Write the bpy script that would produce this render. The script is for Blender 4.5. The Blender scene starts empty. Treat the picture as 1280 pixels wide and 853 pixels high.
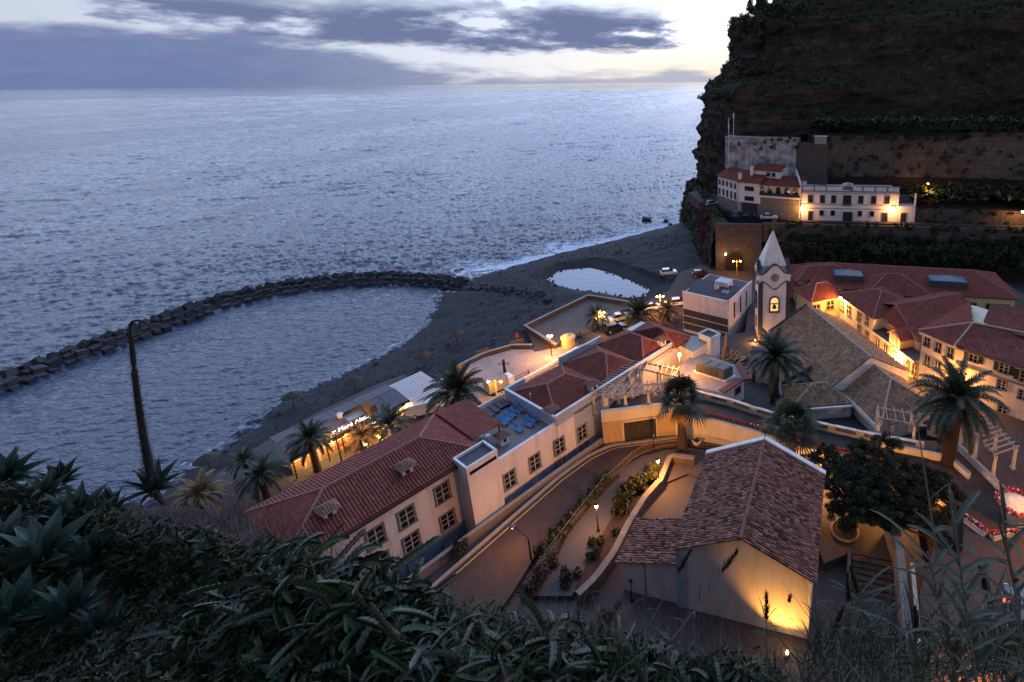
import bpy, math, random
import numpy as np
from mathutils import Matrix, Vector
R = math.radians
rnd = random.Random(7)
scene = bpy.context.scene
# ------------------------------------------------------------------ camera
CAM_H = 48.0                      # metres above the sea
FPX, CX, CY, PITCH, ROLL = 634.0, 897.0, 277.0, 0.2688, 0.0105
_cp, _sp = math.cos(PITCH), math.sin(PITCH)
_down = np.array([math.sin(ROLL)*_cp, math.cos(ROLL)*_cp, _sp])
_fwd = np.array([0, 0, 1.0]) - _sp*_down; _fwd /= np.linalg.norm(_fwd)
_right = np.cross(_down, _fwd)
CM = np.stack([_right, _fwd, -_down])
cam_data = bpy.data.cameras.new('camera'); cam = bpy.data.objects.new('camera', cam_data)
scene.collection.objects.link(cam); scene.camera = cam
cam_data.sensor_width = 36.0; cam_data.sensor_fit = 'HORIZONTAL'
cam_data.lens = FPX/1280*36.0
cam_data.shift_x = (640.0-CX)/1280.0
cam_data.shift_y = -(426.5-CY)/1280.0
cam_data.clip_start = 0.2; cam_data.clip_end = 120000
_m = Matrix.Identity(4)
for i in range(3):
    _m[i][0] = CM[i, 0]; _m[i][1] = -CM[i, 1]; _m[i][2] = -CM[i, 2]
_m[0][3], _m[1][3], _m[2][3] = 0, 0, CAM_H
cam.matrix_world = _m
# ------------------------------------------------------------------ sky, sun, exposure
SUN_AZ, SUN_EL = R(14), R(2.0)     # afterglow over the headland, west of the frame centre
world = bpy.data.worlds.new('World'); scene.world = world; world.use_nodes = True
def sky_nodes():
    nt = world.node_tree; nt.nodes.clear(); N = nt.nodes.new; Lk = nt.links.new
    def math_(op, a, b=None, c=None, clamp=False):
        n = N('ShaderNodeMath'); n.operation = op; n.use_clamp = clamp
        for i, v in enumerate((a, b, c)):
            if v is None: continue
            if isinstance(v, (int, float)): n.inputs[i].default_value = v
            else: Lk(v, n.inputs[i])
        return n.outputs[0]
    def mr(v, a, b, c, d, smooth=True):
        n = N('ShaderNodeMapRange'); n.interpolation_type = 'SMOOTHSTEP' if smooth else 'LINEAR'
        Lk(v, n.inputs['Value'])
        for k, x in zip(('From Min', 'From Max', 'To Min', 'To Max'), (a, b, c, d)): n.inputs[k].default_value = x
        return n.outputs[0]
    def mix(f, a, b):
        n = N('ShaderNodeMix'); n.data_type = 'RGBA'
        Lk(f, n.inputs[0])
        for s, v in ((n.inputs[6], a), (n.inputs[7], b)):
            if isinstance(v, tuple): s.default_value = (*v, 1)
            else: Lk(v, s)
        return n.outputs[2]
    def noise(vec, scale, det=8, rough=.55, off=(0, 0, 0)):
        m = N('ShaderNodeMapping'); Lk(vec, m.inputs[0]); m.inputs['Scale'].default_value = scale
        m.inputs['Location'].default_value = off
        n = N('ShaderNodeTexNoise'); Lk(m.outputs[0], n.inputs['Vector'])
        n.inputs['Scale'].default_value = 1; n.inputs['Detail'].default_value = det; n.inputs['Roughness'].default_value = rough
        return n.outputs[0]
    tc = N('ShaderNodeTexCoord'); g = tc.outputs['Generated']
    sx = N('ShaderNodeSeparateXYZ'); Lk(g, sx.inputs[0]); X, Y, Z = sx.outputs
    sky = N('ShaderNodeTexSky'); sky.sky_type = 'NISHITA'; sky.sun_disc = False
    sky.sun_elevation = SUN_EL; sky.sun_rotation = SUN_AZ
    sky.air_density = 1.0; sky.dust_density = 1.6; sky.ozone_density = 3.0; sky.altitude = 50
    hs = N('ShaderNodeHueSaturation'); Lk(sky.outputs[0], hs.inputs['Color']); hs.inputs['Saturation'].default_value = SKY_SAT
    base = N('ShaderNodeVectorMath'); base.operation = 'SCALE'; Lk(hs.outputs[0], base.inputs[0]); base.inputs['Scale'].default_value = SKY_GAIN
    # thin bright veil of high haze toward the afterglow
    veil0 = mix(mr(Z, 0.0, 0.95, .9, .35), base.outputs[0], SKY_VEIL)
    # the afterglow fades from the western sea round to the dark east
    fade = N('ShaderNodeVectorMath'); fade.operation = 'SCALE'; Lk(veil0, fade.inputs[0]); Lk(math_('MULTIPLY', mr(Y, -.30, .88, .19, 1.0), mr(X, -.65, .15, .92, 1.40)), fade.inputs['Scale'])
    lift = N('ShaderNodeVectorMath'); lift.operation = 'MULTIPLY'; Lk(fade.outputs[0], lift.inputs[0]); lv = N('ShaderNodeCombineXYZ')
    for i_, k_ in enumerate((2.2, 2.55, 3.2)): Lk(mr(Z, .09, .36, 1.0, k_), lv.inputs[i_])
    Lk(lv.outputs[0], lift.inputs[1]); veil = lift.outputs[0]
    # upper broken stratocumulus
    nb = noise(g, (4.0, 4.0, 17), 10, .60, (5.7, 2.4, .6))
    ns = noise(g, (16, 16, 60), 6, .62, (1.2, 5.4, .3))
    nn = math_('ADD', nb, math_('MULTIPLY', math_('SUBTRACT', ns, .5), .35))
    wob = noise(g, (7, 7, 34), 9, .62, (7.3, 2.2, 0))
    Zw = math_('ADD', Z, math_('MULTIPLY', math_('SUBTRACT', wob, .5), .075))
    cover = math_('ADD', mr(X, -.86, -.62, .0, .085), mr(X, -.30, .10, 0, -.16))
    band = math_('MULTIPLY', mr(Zw, .050, .066, 0, 1), mr(Zw, .105, .150, 1, .0))
    d2 = math_('MULTIPLY', mr(math_('ADD', nn, cover), .47, .55, 0, 1), band)
    # low bank standing over the sea, tallest in the south (left)
    top = math_('ADD', math_('ADD', mr(X, -.62, -.42, .034, 0), mr(X, -.80, -.30, .048, .024)), math_('MULTIPLY', math_('SUBTRACT', wob, .5), .085))
    d1 = mr(math_('SUBTRACT', top, Z), -.004, .022, 0, 1)
    c2 = mix(mr(math_('ADD', nn, cover), .51, .62, 0, 1), CLOUD_EDGE, CLOUD_DARK)
    c1 = mix(math_('ADD', mr(Z, .01, .12, 0, .7), math_('MULTIPLY', math_('SUBTRACT', ns, .45), 1.6), clamp=True), BANK_LOW, BANK_HIGH)
    c1b = mix(mr(X, -.75, -.1, 0, 1), c1, BANK_WARM)
    glow = mix(math_('MULTIPLY', mr(Z, .0, .12, 1, 0), mr(X, -.6, .1, 0, .95)), veil, SKY_GLOW)
    a = mix(d2, glow, c2)
    b = mix(d1, a, c1b)
    bg = N('ShaderNodeBackground'); Lk(b, bg.inputs[0]); bg.inputs[1].default_value = 1.0
    out = N('ShaderNodeOutputWorld'); Lk(bg.outputs[0], out.inputs[0])
SKY_SAT, SKY_GAIN = 1.0, .30
SKY_VEIL = (.66, .72, .86); SKY_GLOW = (.86, .73, .52)
CLOUD_EDGE = (.33, .36, .52); CLOUD_DARK = (.135, .165, .295)
BANK_LOW = (.13, .175, .33); BANK_HIGH = (.19, .23, .385); BANK_WARM = (.40, .41, .50)
sky_nodes()
sd = bpy.data.lights.new('sun', 'SUN'); sd.energy = .05; sd.angle = R(25); sd.color = (1.0, .82, .74)
sun = bpy.data.objects.new('sun', sd); scene.collection.objects.link(sun)
_d = Vector((math.sin(SUN_AZ)*math.cos(R(12)), math.cos(SUN_AZ)*math.cos(R(12)), math.sin(R(12))))
sun.rotation_euler = _d.to_track_quat('Z', 'Y').to_euler()
scene.view_settings.view_transform = 'Standard'; scene.view_settings.look = 'None'
scene.view_settings.exposure = 0.3; scene.view_settings.gamma = 1.0; scene.view_settings.use_curve_mapping = False
scene.cycles.use_denoising = True
scene.cycles.max_bounces = 5; scene.cycles.diffuse_bounces = 2; scene.cycles.glossy_bounces = 3
scene.cycles.transmission_bounces = 3; scene.cycles.transparent_max_bounces = 6
scene.cycles.sample_clamp_indirect = 4.0; scene.cycles.caustics_reflective = False; scene.cycles.caustics_refractive = False
# ------------------------------------------------------------------ helpers
COL = scene.collection
def ray(x, y): return CM @ np.array([(x-CX)/FPX, (y-CY)/FPX, 1.0])
def G(x, y, z=0.0):
    """survey: the point of the horizontal level z that is sighted at (x, y) of the photograph"""
    d = ray(x, y); t = (z-CAM_H)/d[2]; return (float(t*d[0]), float(t*d[1]), z)
def D(x, y, Y):
    """survey: the point at forward distance Y"""
    d = ray(x, y); t = Y/d[1]; return (float(t*d[0]), Y, CAM_H+float(t*d[2]))
class Frame:
    """local building axes: u along (yaw from north), v to its right"""
    def __init__(s, ox, oy, yaw):
        s.o = (ox, oy); s.yaw = yaw
        s.u = (math.sin(yaw), math.cos(yaw)); s.v = (math.cos(yaw), -math.sin(yaw))
    def w(s, u, v, z): return (s.o[0]+u*s.u[0]+v*s.v[0], s.o[1]+u*s.u[1]+v*s.v[1], z)
    def loc(s, p):
        dx, dy = p[0]-s.o[0], p[1]-s.o[1]
        return (dx*s.u[0]+dy*s.u[1], dx*s.v[0]+dy*s.v[1])
ID = Frame(0, 0, 0)               # u = Y, v = X
def setp(o, label=None, cat=None, group=None, kind=None):
    if label: o['label'] = label
    if cat: o['category'] = cat
    if group: o['group'] = group
    if kind: o['kind'] = kind
    return o
def thing(name, label, cat, loc=(0, 0, 0), group=None, rz=0):
    o = bpy.data.objects.new(name, None); COL.objects.link(o); o.empty_display_size = .3
    o.location = loc; o.rotation_euler = (0, 0, rz)
    return setp(o, label, cat, group)
def wloc(o):
    p = np.zeros(3)
    while o is not None:
        p += np.array(o.location); o = o.parent
    return p
class MB:
    def __init__(s): s.v = []; s.f = []; s.t = []; s.cur = 1.0; s.sm = False
    def add(s, vs, fs):
        n = len(s.v); s.v += [tuple(map(float, p)) for p in vs]; s.f += [tuple(i+n for i in f) for f in fs]; s.t += [s.cur]*len(fs); return s
    def hexa(s, b, t):
        """b, t: four bottom / top points in ring order"""
        return s.add(list(b)+list(t), [(3, 2, 1, 0), (4, 5, 6, 7), (0, 1, 5, 4), (1, 2, 6, 5), (2, 3, 7, 6), (3, 0, 4, 7)])
    def box(s, fr, u0, u1, v0, v1, z0, z1):
        q = [(u0, v0), (u1, v0), (u1, v1), (u0, v1)]
        return s.hexa([fr.w(a, b, z0) for a, b in q], [fr.w(a, b, z1) for a, b in q])
    def cbox(s, x, y, z, sx, sy, sz, rz=0):
        """box centred at x, y standing on z"""
        c, n = math.cos(rz), math.sin(rz)
        q = [(x+a*c-b*n, y+a*n+b*c) for a, b in ((-sx/2, -sy/2), (sx/2, -sy/2), (sx/2, sy/2), (-sx/2, sy/2))]
        return s.hexa([(a, b, z) for a, b in q], [(a, b, z+sz) for a, b in q])
    def prism(s, poly, z0, z1):
        n = len(poly); z0s = z0 if hasattr(z0, '__len__') else [z0]*n; z1s = z1 if hasattr(z1, '__len__') else [z1]*n
        vs = [(p[0], p[1], z0s[i]) for i, p in enumerate(poly)]+[(p[0], p[1], z1s[i]) for i, p in enumerate(poly)]
        fs = [tuple(range(n-1, -1, -1)), tuple(range(n, 2*n))]+[(i, (i+1) % n, n+(i+1) % n, n+i) for i in range(n)]
        return s.add(vs, fs)
    def poly(s, pts): return s.add(pts, [tuple(range(len(pts)))])
    def tube(s, pts, r, n=6, cap=True):
        rs = r if hasattr(r, '__len__') else [r]*len(pts)
        vs = []; P = [Vector(p) for p in pts]
        ref = Vector((0, 0, 1))
        for i, p in enumerate(P):
            d = (P[min(i+1, len(P)-1)]-P[max(i-1, 0)]).normalized()
            rf = ref if abs(d.z) < .95 else Vector((1, 0, 0))
            a = d.cross(rf).normalized(); b = d.cross(a).normalized()
            for k in range(n):
                t = 2*math.pi*k/n; vs.append(tuple(p+(a*math.cos(t)+b*math.sin(t))*rs[i]))
        fs = []
        for i in range(len(P)-1):
            for k in range(n):
                k2 = (k+1) % n; fs.append((i*n+k, i*n+k2, (i+1)*n+k2, (i+1)*n+k))
        if cap: fs += [tuple(range(n-1, -1, -1)), tuple((len(P)-1)*n+k for k in range(n))]
        return s.add(vs, fs)
    def ball(s, c, r, n=8, m=6, sz=1.0):
        vs = [(c[0], c[1], c[2]-r*sz)]
        for i in range(1, m):
            t = -math.pi/2+math.pi*i/m
            for k in range(n):
                a = 2*math.pi*k/n; vs.append((c[0]+r*math.cos(t)*math.cos(a), c[1]+r*math.cos(t)*math.sin(a), c[2]+r*sz*math.sin(t)))
        vs.append((c[0], c[1], c[2]+r*sz)); fs = []
        for k in range(n): fs.append((0, 1+(k+1) % n, 1+k))
        for i in range(m-2):
            for k in range(n): fs.append((1+i*n+k, 1+i*n+(k+1) % n, 1+(i+1)*n+(k+1) % n, 1+(i+1)*n+k))
        T = len(vs)-1
        for k in range(n): fs.append((1+(m-2)*n+k, 1+(m-2)*n+(k+1) % n, T))
        return s.add(vs, fs)
    def lathe(s, c, prof, n=12, fr=None):
        """prof: list of (radius, z) from bottom to top round the vertical through c"""
        vs = [(c[0]+r*math.cos(2*math.pi*k/n), c[1]+r*math.sin(2*math.pi*k/n), c[2]+z) for r, z in prof for k in range(n)]
        fs = [(i*n+k, i*n+(k+1) % n, (i+1)*n+(k+1) % n, (i+1)*n+k) for i in range(len(prof)-1) for k in range(n)]
        fs += [tuple(range(n-1, -1, -1)), tuple((len(prof)-1)*n+k for k in range(n))]
        return s.add(vs, fs)
    def mesh(s, name, mat, off=(0, 0, 0)):
        me = bpy.data.meshes.new(name)
        off = np.array(off); V_ = np.array(s.v, dtype=float).reshape(-1, 3)-off
        me.from_pydata(V_.tolist(), [], s.f); me.update()
        if mat is not None: me.materials.append(mat)
        tone_attr(me, s.t)
        if s.sm: me.polygons.foreach_set('use_smooth', [True]*len(me.polygons))
        return me
    def build(s, name, mat, parent=None, label=None, cat=None, group=None, kind=None, origin=None):
        if parent is not None: off = wloc(parent); 
        elif origin is not None: off = np.array(origin)
        else: off = np.zeros(3)
        o = bpy.data.objects.new(name, s.mesh(name, mat, off)); COL.objects.link(o)
        if parent is not None: o.parent = parent
        elif origin is not None: o.location = origin
        return setp(o, label, cat, group, kind)
def tone_attr(me, tones):
    a = me.attributes.new('tone', 'FLOAT', 'FACE'); a.data.foreach_set('value', np.array(tones, dtype=np.float32))
def link(name, me, parent=None, loc=(0, 0, 0), rot=(0, 0, 0), sc=1.0, **kw):
    o = bpy.data.objects.new(name, me); COL.objects.link(o); o.parent = parent
    o.location = loc; o.rotation_euler = rot; o.scale = (sc, sc, sc) if not hasattr(sc, '__len__') else sc
    return setp(o, **kw)
def copy_tree(o, parent=None):
    c = o.copy(); COL.objects.link(c); c.parent = parent
    for ch in list(o.children): copy_tree(ch, c)
    return c
def npmesh(name, V, F, mat, tone=None, smooth=False):
    me = bpy.data.meshes.new(name); V = np.asarray(V, dtype=np.float32); F = np.asarray(F, dtype=np.int32)
    k = F.shape[1]; me.vertices.add(len(V)); me.vertices.foreach_set('co', V.ravel())
    me.loops.add(F.size); me.loops.foreach_set('vertex_index', F.ravel())
    me.polygons.add(len(F)); me.polygons.foreach_set('loop_start', np.arange(0, F.size, k, dtype=np.int32))
    me.polygons.foreach_set('loop_total', np.full(len(F), k, dtype=np.int32))
    me.update(calc_edges=True); me.validate()
    if mat is not None: me.materials.append(mat)
    tone_attr(me, tone if tone is not None else np.ones(len(F)))
    me.polygons.foreach_set('use_smooth', np.full(len(F), smooth))
    return me
def pip(poly, x, y):
    inside = np.zeros(np.shape(x), bool); n = len(poly)
    for i in range(n):
        x0, y0 = poly[i][:2]; x1, y1 = poly[(i+1) % n][:2]
        c = ((y0 > y) != (y1 > y)) & (x < (x1-x0)*(y-y0)/((y1-y0) if y1 != y0 else 1e-9)+x0)
        inside ^= c
    return inside
def seg_dist(pl, x, y):
    d = np.full(np.shape(x), 1e9)
    for (x0, y0), (x1, y1) in zip(pl[:-1], pl[1:]):
        dx, dy = x1-x0, y1-y0; t = np.clip(((x-x0)*dx+(y-y0)*dy)/(dx*dx+dy*dy+1e-12), 0, 1)
        d = np.minimum(d, np.hypot(x-x0-t*dx, y-y0-t*dy))
    return d
def vnoise(x, y, seed=0):
    """smooth value noise"""
    xi = np.floor(x).astype(np.int64); yi = np.floor(y).astype(np.int64); fx = x-xi; fy = y-yi
    def h(a, b):
        n = (a*374761393+b*668265263+seed*974711) & 0xffffffff
        n = ((n ^ (n >> 13))*1274126177) & 0xffffffff
        return ((n ^ (n >> 16)) & 0xffff)/65535.0
    fx = fx*fx*(3-2*fx); fy = fy*fy*(3-2*fy)
    return (h(xi, yi)*(1-fx)+h(xi+1, yi)*fx)*(1-fy)+(h(xi, yi+1)*(1-fx)+h(xi+1, yi+1)*fx)*fy
def fbm(x, y, seed=0, o=4):
    a, s, r = 1.0, 0.0, 0.0
    for i in range(o):
        r = r+a*vnoise(x*2**i, y*2**i, seed+i*17); s += a; a *= .5
    return r/s
# ------------------------------------------------------------------ materials
def new_mat(name):
    m = bpy.data.materials.new(name); m.use_nodes = True; nt = m.node_tree
    return m, nt, nt.nodes['Principled BSDF']
def mat(name, col, rough=.8, var=.25, scale=1.5, bump=0.0, bscale=20.0, spec=.3, metal=0.0, col2=None, stretch=None, tone=False, stain=0.0, coat=0.0):
    m, nt, b = new_mat(name); N = nt.nodes.new; Lk = nt.links.new
    geo = N('ShaderNodeTexCoord'); src = geo.outputs['Object']
    if stretch:
        mp = N('ShaderNodeMapping'); mp.inputs['Scale'].default_value = stretch; Lk(src, mp.inputs[0]); src = mp.outputs[0]
    n = N('ShaderNodeTexNoise'); n.inputs['Scale'].default_value = scale; n.inputs['Detail'].default_value = 7; n.inputs['Roughness'].default_value = .62
    Lk(src, n.inputs['Vector'])
    c2 = col2 or tuple(c*(1-var) for c in col); c1 = col if col2 else tuple(min(1, c*(1+var*.6)) for c in col)
    mx = N('ShaderNodeMix'); mx.data_type = 'RGBA'; mx.inputs[6].default_value = (*c2, 1); mx.inputs[7].default_value = (*c1, 1)
    mr = N('ShaderNodeMapRange'); mr.inputs['From Min'].default_value = .32; mr.inputs['From Max'].default_value = .68; Lk(n.outputs[0], mr.inputs[0])
    Lk(mr.outputs[0], mx.inputs[0]); out = mx.outputs[2]
    if stain:
        n2 = N('ShaderNodeTexNoise'); n2.inputs['Scale'].default_value = .6; n2.inputs['Detail'].default_value = 9; n2.inputs['Roughness'].default_value = .7
        mp2 = N('ShaderNodeMapping'); mp2.inputs['Scale'].default_value = (2.2, 2.2, .35); Lk(geo.outputs['Object'], mp2.inputs[0]); Lk(mp2.outputs[0], n2.inputs['Vector'])
        r2 = N('ShaderNodeMapRange'); r2.inputs['From Min'].default_value = .46; r2.inputs['From Max'].default_value = .72; r2.inputs['To Max'].default_value = stain; Lk(n2.outputs[0], r2.inputs[0])
        m2 = N('ShaderNodeMix'); m2.data_type = 'RGBA'; m2.inputs[7].default_value = (col[0]*.45, col[1]*.43, col[2]*.4, 1)
        Lk(r2.outputs[0], m2.inputs[0]); Lk(out, m2.inputs[6]); out = m2.outputs[2]
    if tone:
        at = N('ShaderNodeAttribute'); at.attribute_name = 'tone'
        m3 = N('ShaderNodeVectorMath'); m3.operation = 'SCALE'; Lk(out, m3.inputs[0]); Lk(at.outputs['Fac'], m3.inputs['Scale']); out = m3.outputs[0]
    Lk(out, b.inputs['Base Color']); b.inputs['Roughness'].default_value = rough
    b.inputs['Specular IOR Level'].default_value = spec; b.inputs['Metallic'].default_value = metal
    if coat: b.inputs['Coat Weight'].default_value = coat; b.inputs['Coat Roughness'].default_value = .1
    if bump:
        nb = N('ShaderNodeTexNoise'); nb.inputs['Scale'].default_value = bscale; nb.inputs['Detail'].default_value = 5; Lk(src, nb.inputs['Vector'])
        bp = N('ShaderNodeBump'); bp.inputs['Strength'].default_value = bump; bp.inputs['Distance'].default_value = .05
        Lk(nb.outputs[0], bp.inputs['Height']); Lk(bp.outputs[0], b.inputs['Normal'])
    return m
def emit(name, col, strength):
    m, nt, b = new_mat(name); b.inputs['Base Color'].default_value = (*col, 1)
    b.inputs['Emission Color'].default_value = (*col, 1); b.inputs['Emission Strength'].default_value = strength; return m
def glassy(name, col, rough=.08):
    m, nt, b = new_mat(name); b.inputs['Base Color'].default_value = (*col, 1); b.inputs['Roughness'].default_value = rough; b.inputs['Specular IOR Level'].default_value = .6; return m
def leaf_mat(name, c1, c2, rough=.5, trans=.12, edge=None):
    m, nt, b = new_mat(name); N = nt.nodes.new; Lk = nt.links.new
    oi = N('ShaderNodeObjectInfo'); at = N('ShaderNodeAttribute'); at.attribute_name = 'tone'
    tcn = N('ShaderNodeTexCoord'); n = N('ShaderNodeTexNoise'); n.inputs['Scale'].default_value = 2.0; n.inputs['Detail'].default_value = 3; Lk(tcn.outputs['Object'], n.inputs['Vector'])
    mx = N('ShaderNodeMix'); mx.data_type = 'RGBA'; mx.inputs[6].default_value = (*c1, 1); mx.inputs[7].default_value = (*c2, 1); Lk(n.outputs[0], mx.inputs[0])
    sc = N('ShaderNodeVectorMath'); sc.operation = 'SCALE'; Lk(mx.outputs[2], sc.inputs[0]); Lk(at.outputs['Fac'], sc.inputs['Scale'])
    Lk(sc.outputs[0], b.inputs['Base Color']); b.inputs['Roughness'].default_value = rough; b.inputs['Specular IOR Level'].default_value = .35
    if trans: b.inputs['Subsurface Weight'].default_value = 0.0
    return m
M = {}
def mats():
    M['white'] = mat('white_render', (.78, .76, .74), .85, .08, .5, .15, 30, stain=.5)
    M['cream'] = mat('cream_render', (.76, .66, .50), .85, .08, .5, .15, 30, stain=.42)
    M['pink_white'] = mat('pinkish_white_render', (.80, .70, .66), .85, .07, .5, .15, 30, stain=.42)
    M['yellow'] = mat('yellow_render', (.70, .52, .26), .85, .08, .5, .15, 30, stain=.42)
    M['ochre'] = mat('ochre_render', (.62, .42, .22), .85, .08, .6, .2, 25, stain=.42)
    M['blue_wall'] = mat('blue_grey_render', (.40, .44, .52), .85, .06, .6, .15, 25, stain=.2)
    M['plinth'] = mat('blue_plinth_paint', (.20, .24, .36), .85, .1, .6, .15, 25, stain=.2)
    M['stone_trim'] = mat('grey_brown_stone', (.22, .18, .16), .85, .2, 3, .3, 15)
    M['dark_stone'] = mat('dark_basalt_quoin', (.07, .06, .065), .85, .25, 4, .4, 12)
    M['stone'] = mat('basalt_wall_stone', (.105, .082, .070), .95, .35, 1.2, .6, 8, tone=True)
    M['mortar'] = mat('wall_mortar', (.085, .070, .062), .95, .3, 2, .4, 14)
    M['concrete'] = mat('weathered_concrete', (.32, .30, .28), .9, .18, .8, .3, 12, stain=.5)
    M['concrete_dk'] = mat('dark_sea_concrete', (.052, .050, .055), .9, .35, .7, .7, 6, tone=True)
    M['asphalt'] = mat('asphalt', (.060, .052, .050), .85, .2, .7, .35, 60, stain=.42)
    M['asphalt_red'] = mat('red_brown_asphalt', (.085, .055, .045), .85, .2, .5, .35, 60, stain=.42)
    M['cobble'] = mat('basalt_paving', (.085, .072, .072), .85, .35, 9, .5, 22)
    M['paving'] = mat('pale_plaza_paving', (.34, .29, .27), .85, .18, .6, .2, 20, stain=.42)
    M['kerb'] = mat('kerb_stone', (.40, .33, .27), .85, .15, 2, .2, 20)
    M['tile'] = mat('clay_tile_red', (.24, .064, .044), .8, .3, 1.2, .15, 30, tone=True)
    M['tile_old'] = mat('old_clay_tile', (.20, .092, .064), .85, .4, 2.2, .3, 30, tone=True)
    M['tile_church'] = mat('lichened_pale_tile', (.31, .20, .125), .88, .28, .9, .25, 26, tone=True)
    M['tile_ridge'] = mat('mortared_ridge_tile', (.27, .14, .11), .85, .2, 3, .2, 20)
    M['ridge_pale'] = mat('pale_mortar_ridge', (.40, .34, .28), .85, .25, 3, .2, 20)
    M['slate'] = mat('dark_roof_felt', (.085, .075, .085), .8, .2, 1.2, .2, 18)
    M['roof_grey'] = mat('grey_restaurant_roofing', (.095, .088, .10), .6, .25, 1.0, .2, 10)
    M['deck_tile'] = mat('terrace_floor_tile', (.20, .165, .16), .8, .15, 1.6, .1, 30)
    M['wood'] = mat('brown_wood', (.16, .085, .04), .7, .3, 4, .2, 20, stretch=(1, 1, 6))
    M['wood_pale'] = mat('pale_timber', (.42, .24, .10), .75, .25, 4, .2, 20)
    M['pergola'] = mat('pale_painted_timber', (.40, .34, .30), .75, .15, 3, .1, 20)
    M['frame_w'] = mat('white_window_frame', (.66, .60, .50), .6, .06, 3)
    M['frame_d'] = mat('dark_window_frame', (.10, .075, .06), .6, .2, 4)
    M['shutter'] = mat('black_green_shutter', (.022, .028, .026), .6, .2, 4)
    M['glass'] = glassy('dark_window_glass', (.014, .016, .02), .06)
    M['glass_blue'] = glassy('skylight_glass', (.16, .22, .27), .15)
    M['lit'] = emit('lit_room_window', (1.0, .62, .22), .75)
    M['metal_d'] = mat('black_iron', (.025, .024, .026), .55, .15, 6, 0, metal=.3)
    M['metal_g'] = mat('grey_green_metal', (.10, .125, .115), .5, .12, 3, .05, 10, metal=.2)
    M['metal_w'] = mat('pale_metal', (.6, .6, .62), .45, .06, 3)
    M['yellow_pole'] = mat('yellow_painted_pole', (.72, .48, .05), .5, .1, 3)
    M['sodium'] = emit('sodium_lamp', (1.0, .62, .20), 60)
    M['sodium_dim'] = emit('sodium_lamp_dim', (1.0, .55, .16), 14)
    M['warm'] = emit('warm_lamp', (1.0, .66, .26), 60)
    M['lamp_off'] = glassy('unlit_lantern_glass', (.14, .22, .30), .15)
    M['sign'] = emit('lit_sign_letters', (.92, .95, 1.0), 1.6)
    M['red_flower'] = mat('red_flowers', (.42, .035, .03), .7, .4, 8, .3, 20, tone=True)
    M['white_flower'] = mat('white_flowers', (.75, .70, .66), .7, .2, 8)
    M['soil'] = mat('dark_soil', (.045, .032, .024), .95, .3, 3, .5, 12)
    M['soil_red'] = mat('red_brown_earth', (.040, .024, .018), .95, .35, 1.2, .6, 8)
    M['palm'] = leaf_mat('palm_frond', (.017, .028, .014), (.036, .050, .023), .5)
    M['palm_blue'] = leaf_mat('bluish_palm_frond', (.045, .070, .058), (.075, .10, .080), .5)
    M['palm_dry_lit'] = leaf_mat('dry_and_lamplit_frond', (.15, .10, .05), (.22, .15, .07), .7)  # brown of dead fan fronds, also lamplight put into the lit palms' colour
    M['trunk'] = mat('palm_trunk', (.055, .036, .025), .95, .35, 5, .8, 9, stretch=(1, 1, 4))
    M['bark'] = mat('tree_bark', (.085, .055, .038), .95, .35, 6, .8, 9)
    M['tree_leaf'] = leaf_mat('dark_tree_leaf', (.015, .023, .011), (.034, .044, .018), .55)
    M['shrub'] = leaf_mat('shrub_leaf', (.030, .043, .018), (.066, .075, .027), .6)
    M['under'] = leaf_mat('undergrowth_leaf', (.018, .028, .012), (.042, .050, .019), .6)
    M['step'] = mat('brown_stair_stone', (.11, .075, .055), .9, .3, 2, .3, 12)
    M['shrub_dk'] = leaf_mat('cliff_shrub_leaf', (.022, .032, .014), (.045, .055, .022), .65)
    M['shrub_dry'] = leaf_mat('dry_brown_brush', (.075, .052, .038), (.13, .088, .06), .8)
    M['banana'] = leaf_mat('banana_leaf', (.035, .055, .022), (.065, .090, .035), .5)
    M['bougain'] = leaf_mat('bougainvillea', (.10, .02, .035), (.16, .03, .06), .7)
    M['agave'] = leaf_mat('agave_leaf', (.020, .042, .028), (.038, .066, .042), .42)
    M['cactus'] = leaf_mat('climbing_cactus_stem', (.009, .021, .008), (.021, .038, .013), .45)
    M['reed'] = leaf_mat('reed_leaf', (.026, .034, .018), (.055, .058, .030), .6)
    M['straw'] = leaf_mat('dry_straw', (.13, .10, .075), (.20, .16, .12), .8)
    M['twig'] = leaf_mat('purple_grey_twig', (.036, .029, .028), (.068, .053, .049), .8)
    M['lounger'] = mat('blue_lounger_mat', (.035, .14, .33), .7, .1, 3)
    M['plastic_w'] = mat('white_plastic', (.75, .75, .76), .5, .05, 3)
    M['tarp_r'] = mat('red_cloth', (.45, .05, .04), .8, .2, 3)
    M['skin'] = mat('skin', (.45, .27, .19), .6, .05, 3)
    M['cloth_dk'] = mat('dark_clothes', (.04, .05, .08), .9, .2, 5)
    for n, c in dict(white=(.70, .70, .72), silver=(.42, .44, .48), dark=(.02, .025, .04), red=(.10, .02, .02), blue=(.06, .09, .16)).items():
        M['car_'+n] = mat('car_paint_'+n, c, .3, .03, 2, coat=.8)
    M['thatch'] = mat('grey_thatch', (.07, .055, .045), .95, .4, 4, .6, 14)
    M['coping_dk'] = mat('lichened_coping', (.19, .165, .15), .9, .3, 1.5, .4, 12)
    M['rubble'] = mat('grey_rubble_masonry', (.20, .18, .165), .95, .4, 1.6, .8, 5)
    M['straw_dk'] = leaf_mat('withered_stem', (.022, .017, .011), (.04, .031, .019), .85)
    M['rubber'] = mat('tyre_rubber', (.015, .015, .016), .9, .1, 5)
    M['tail'] = emit('red_light', (1.0, .05, .03), 5)
mats()
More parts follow.
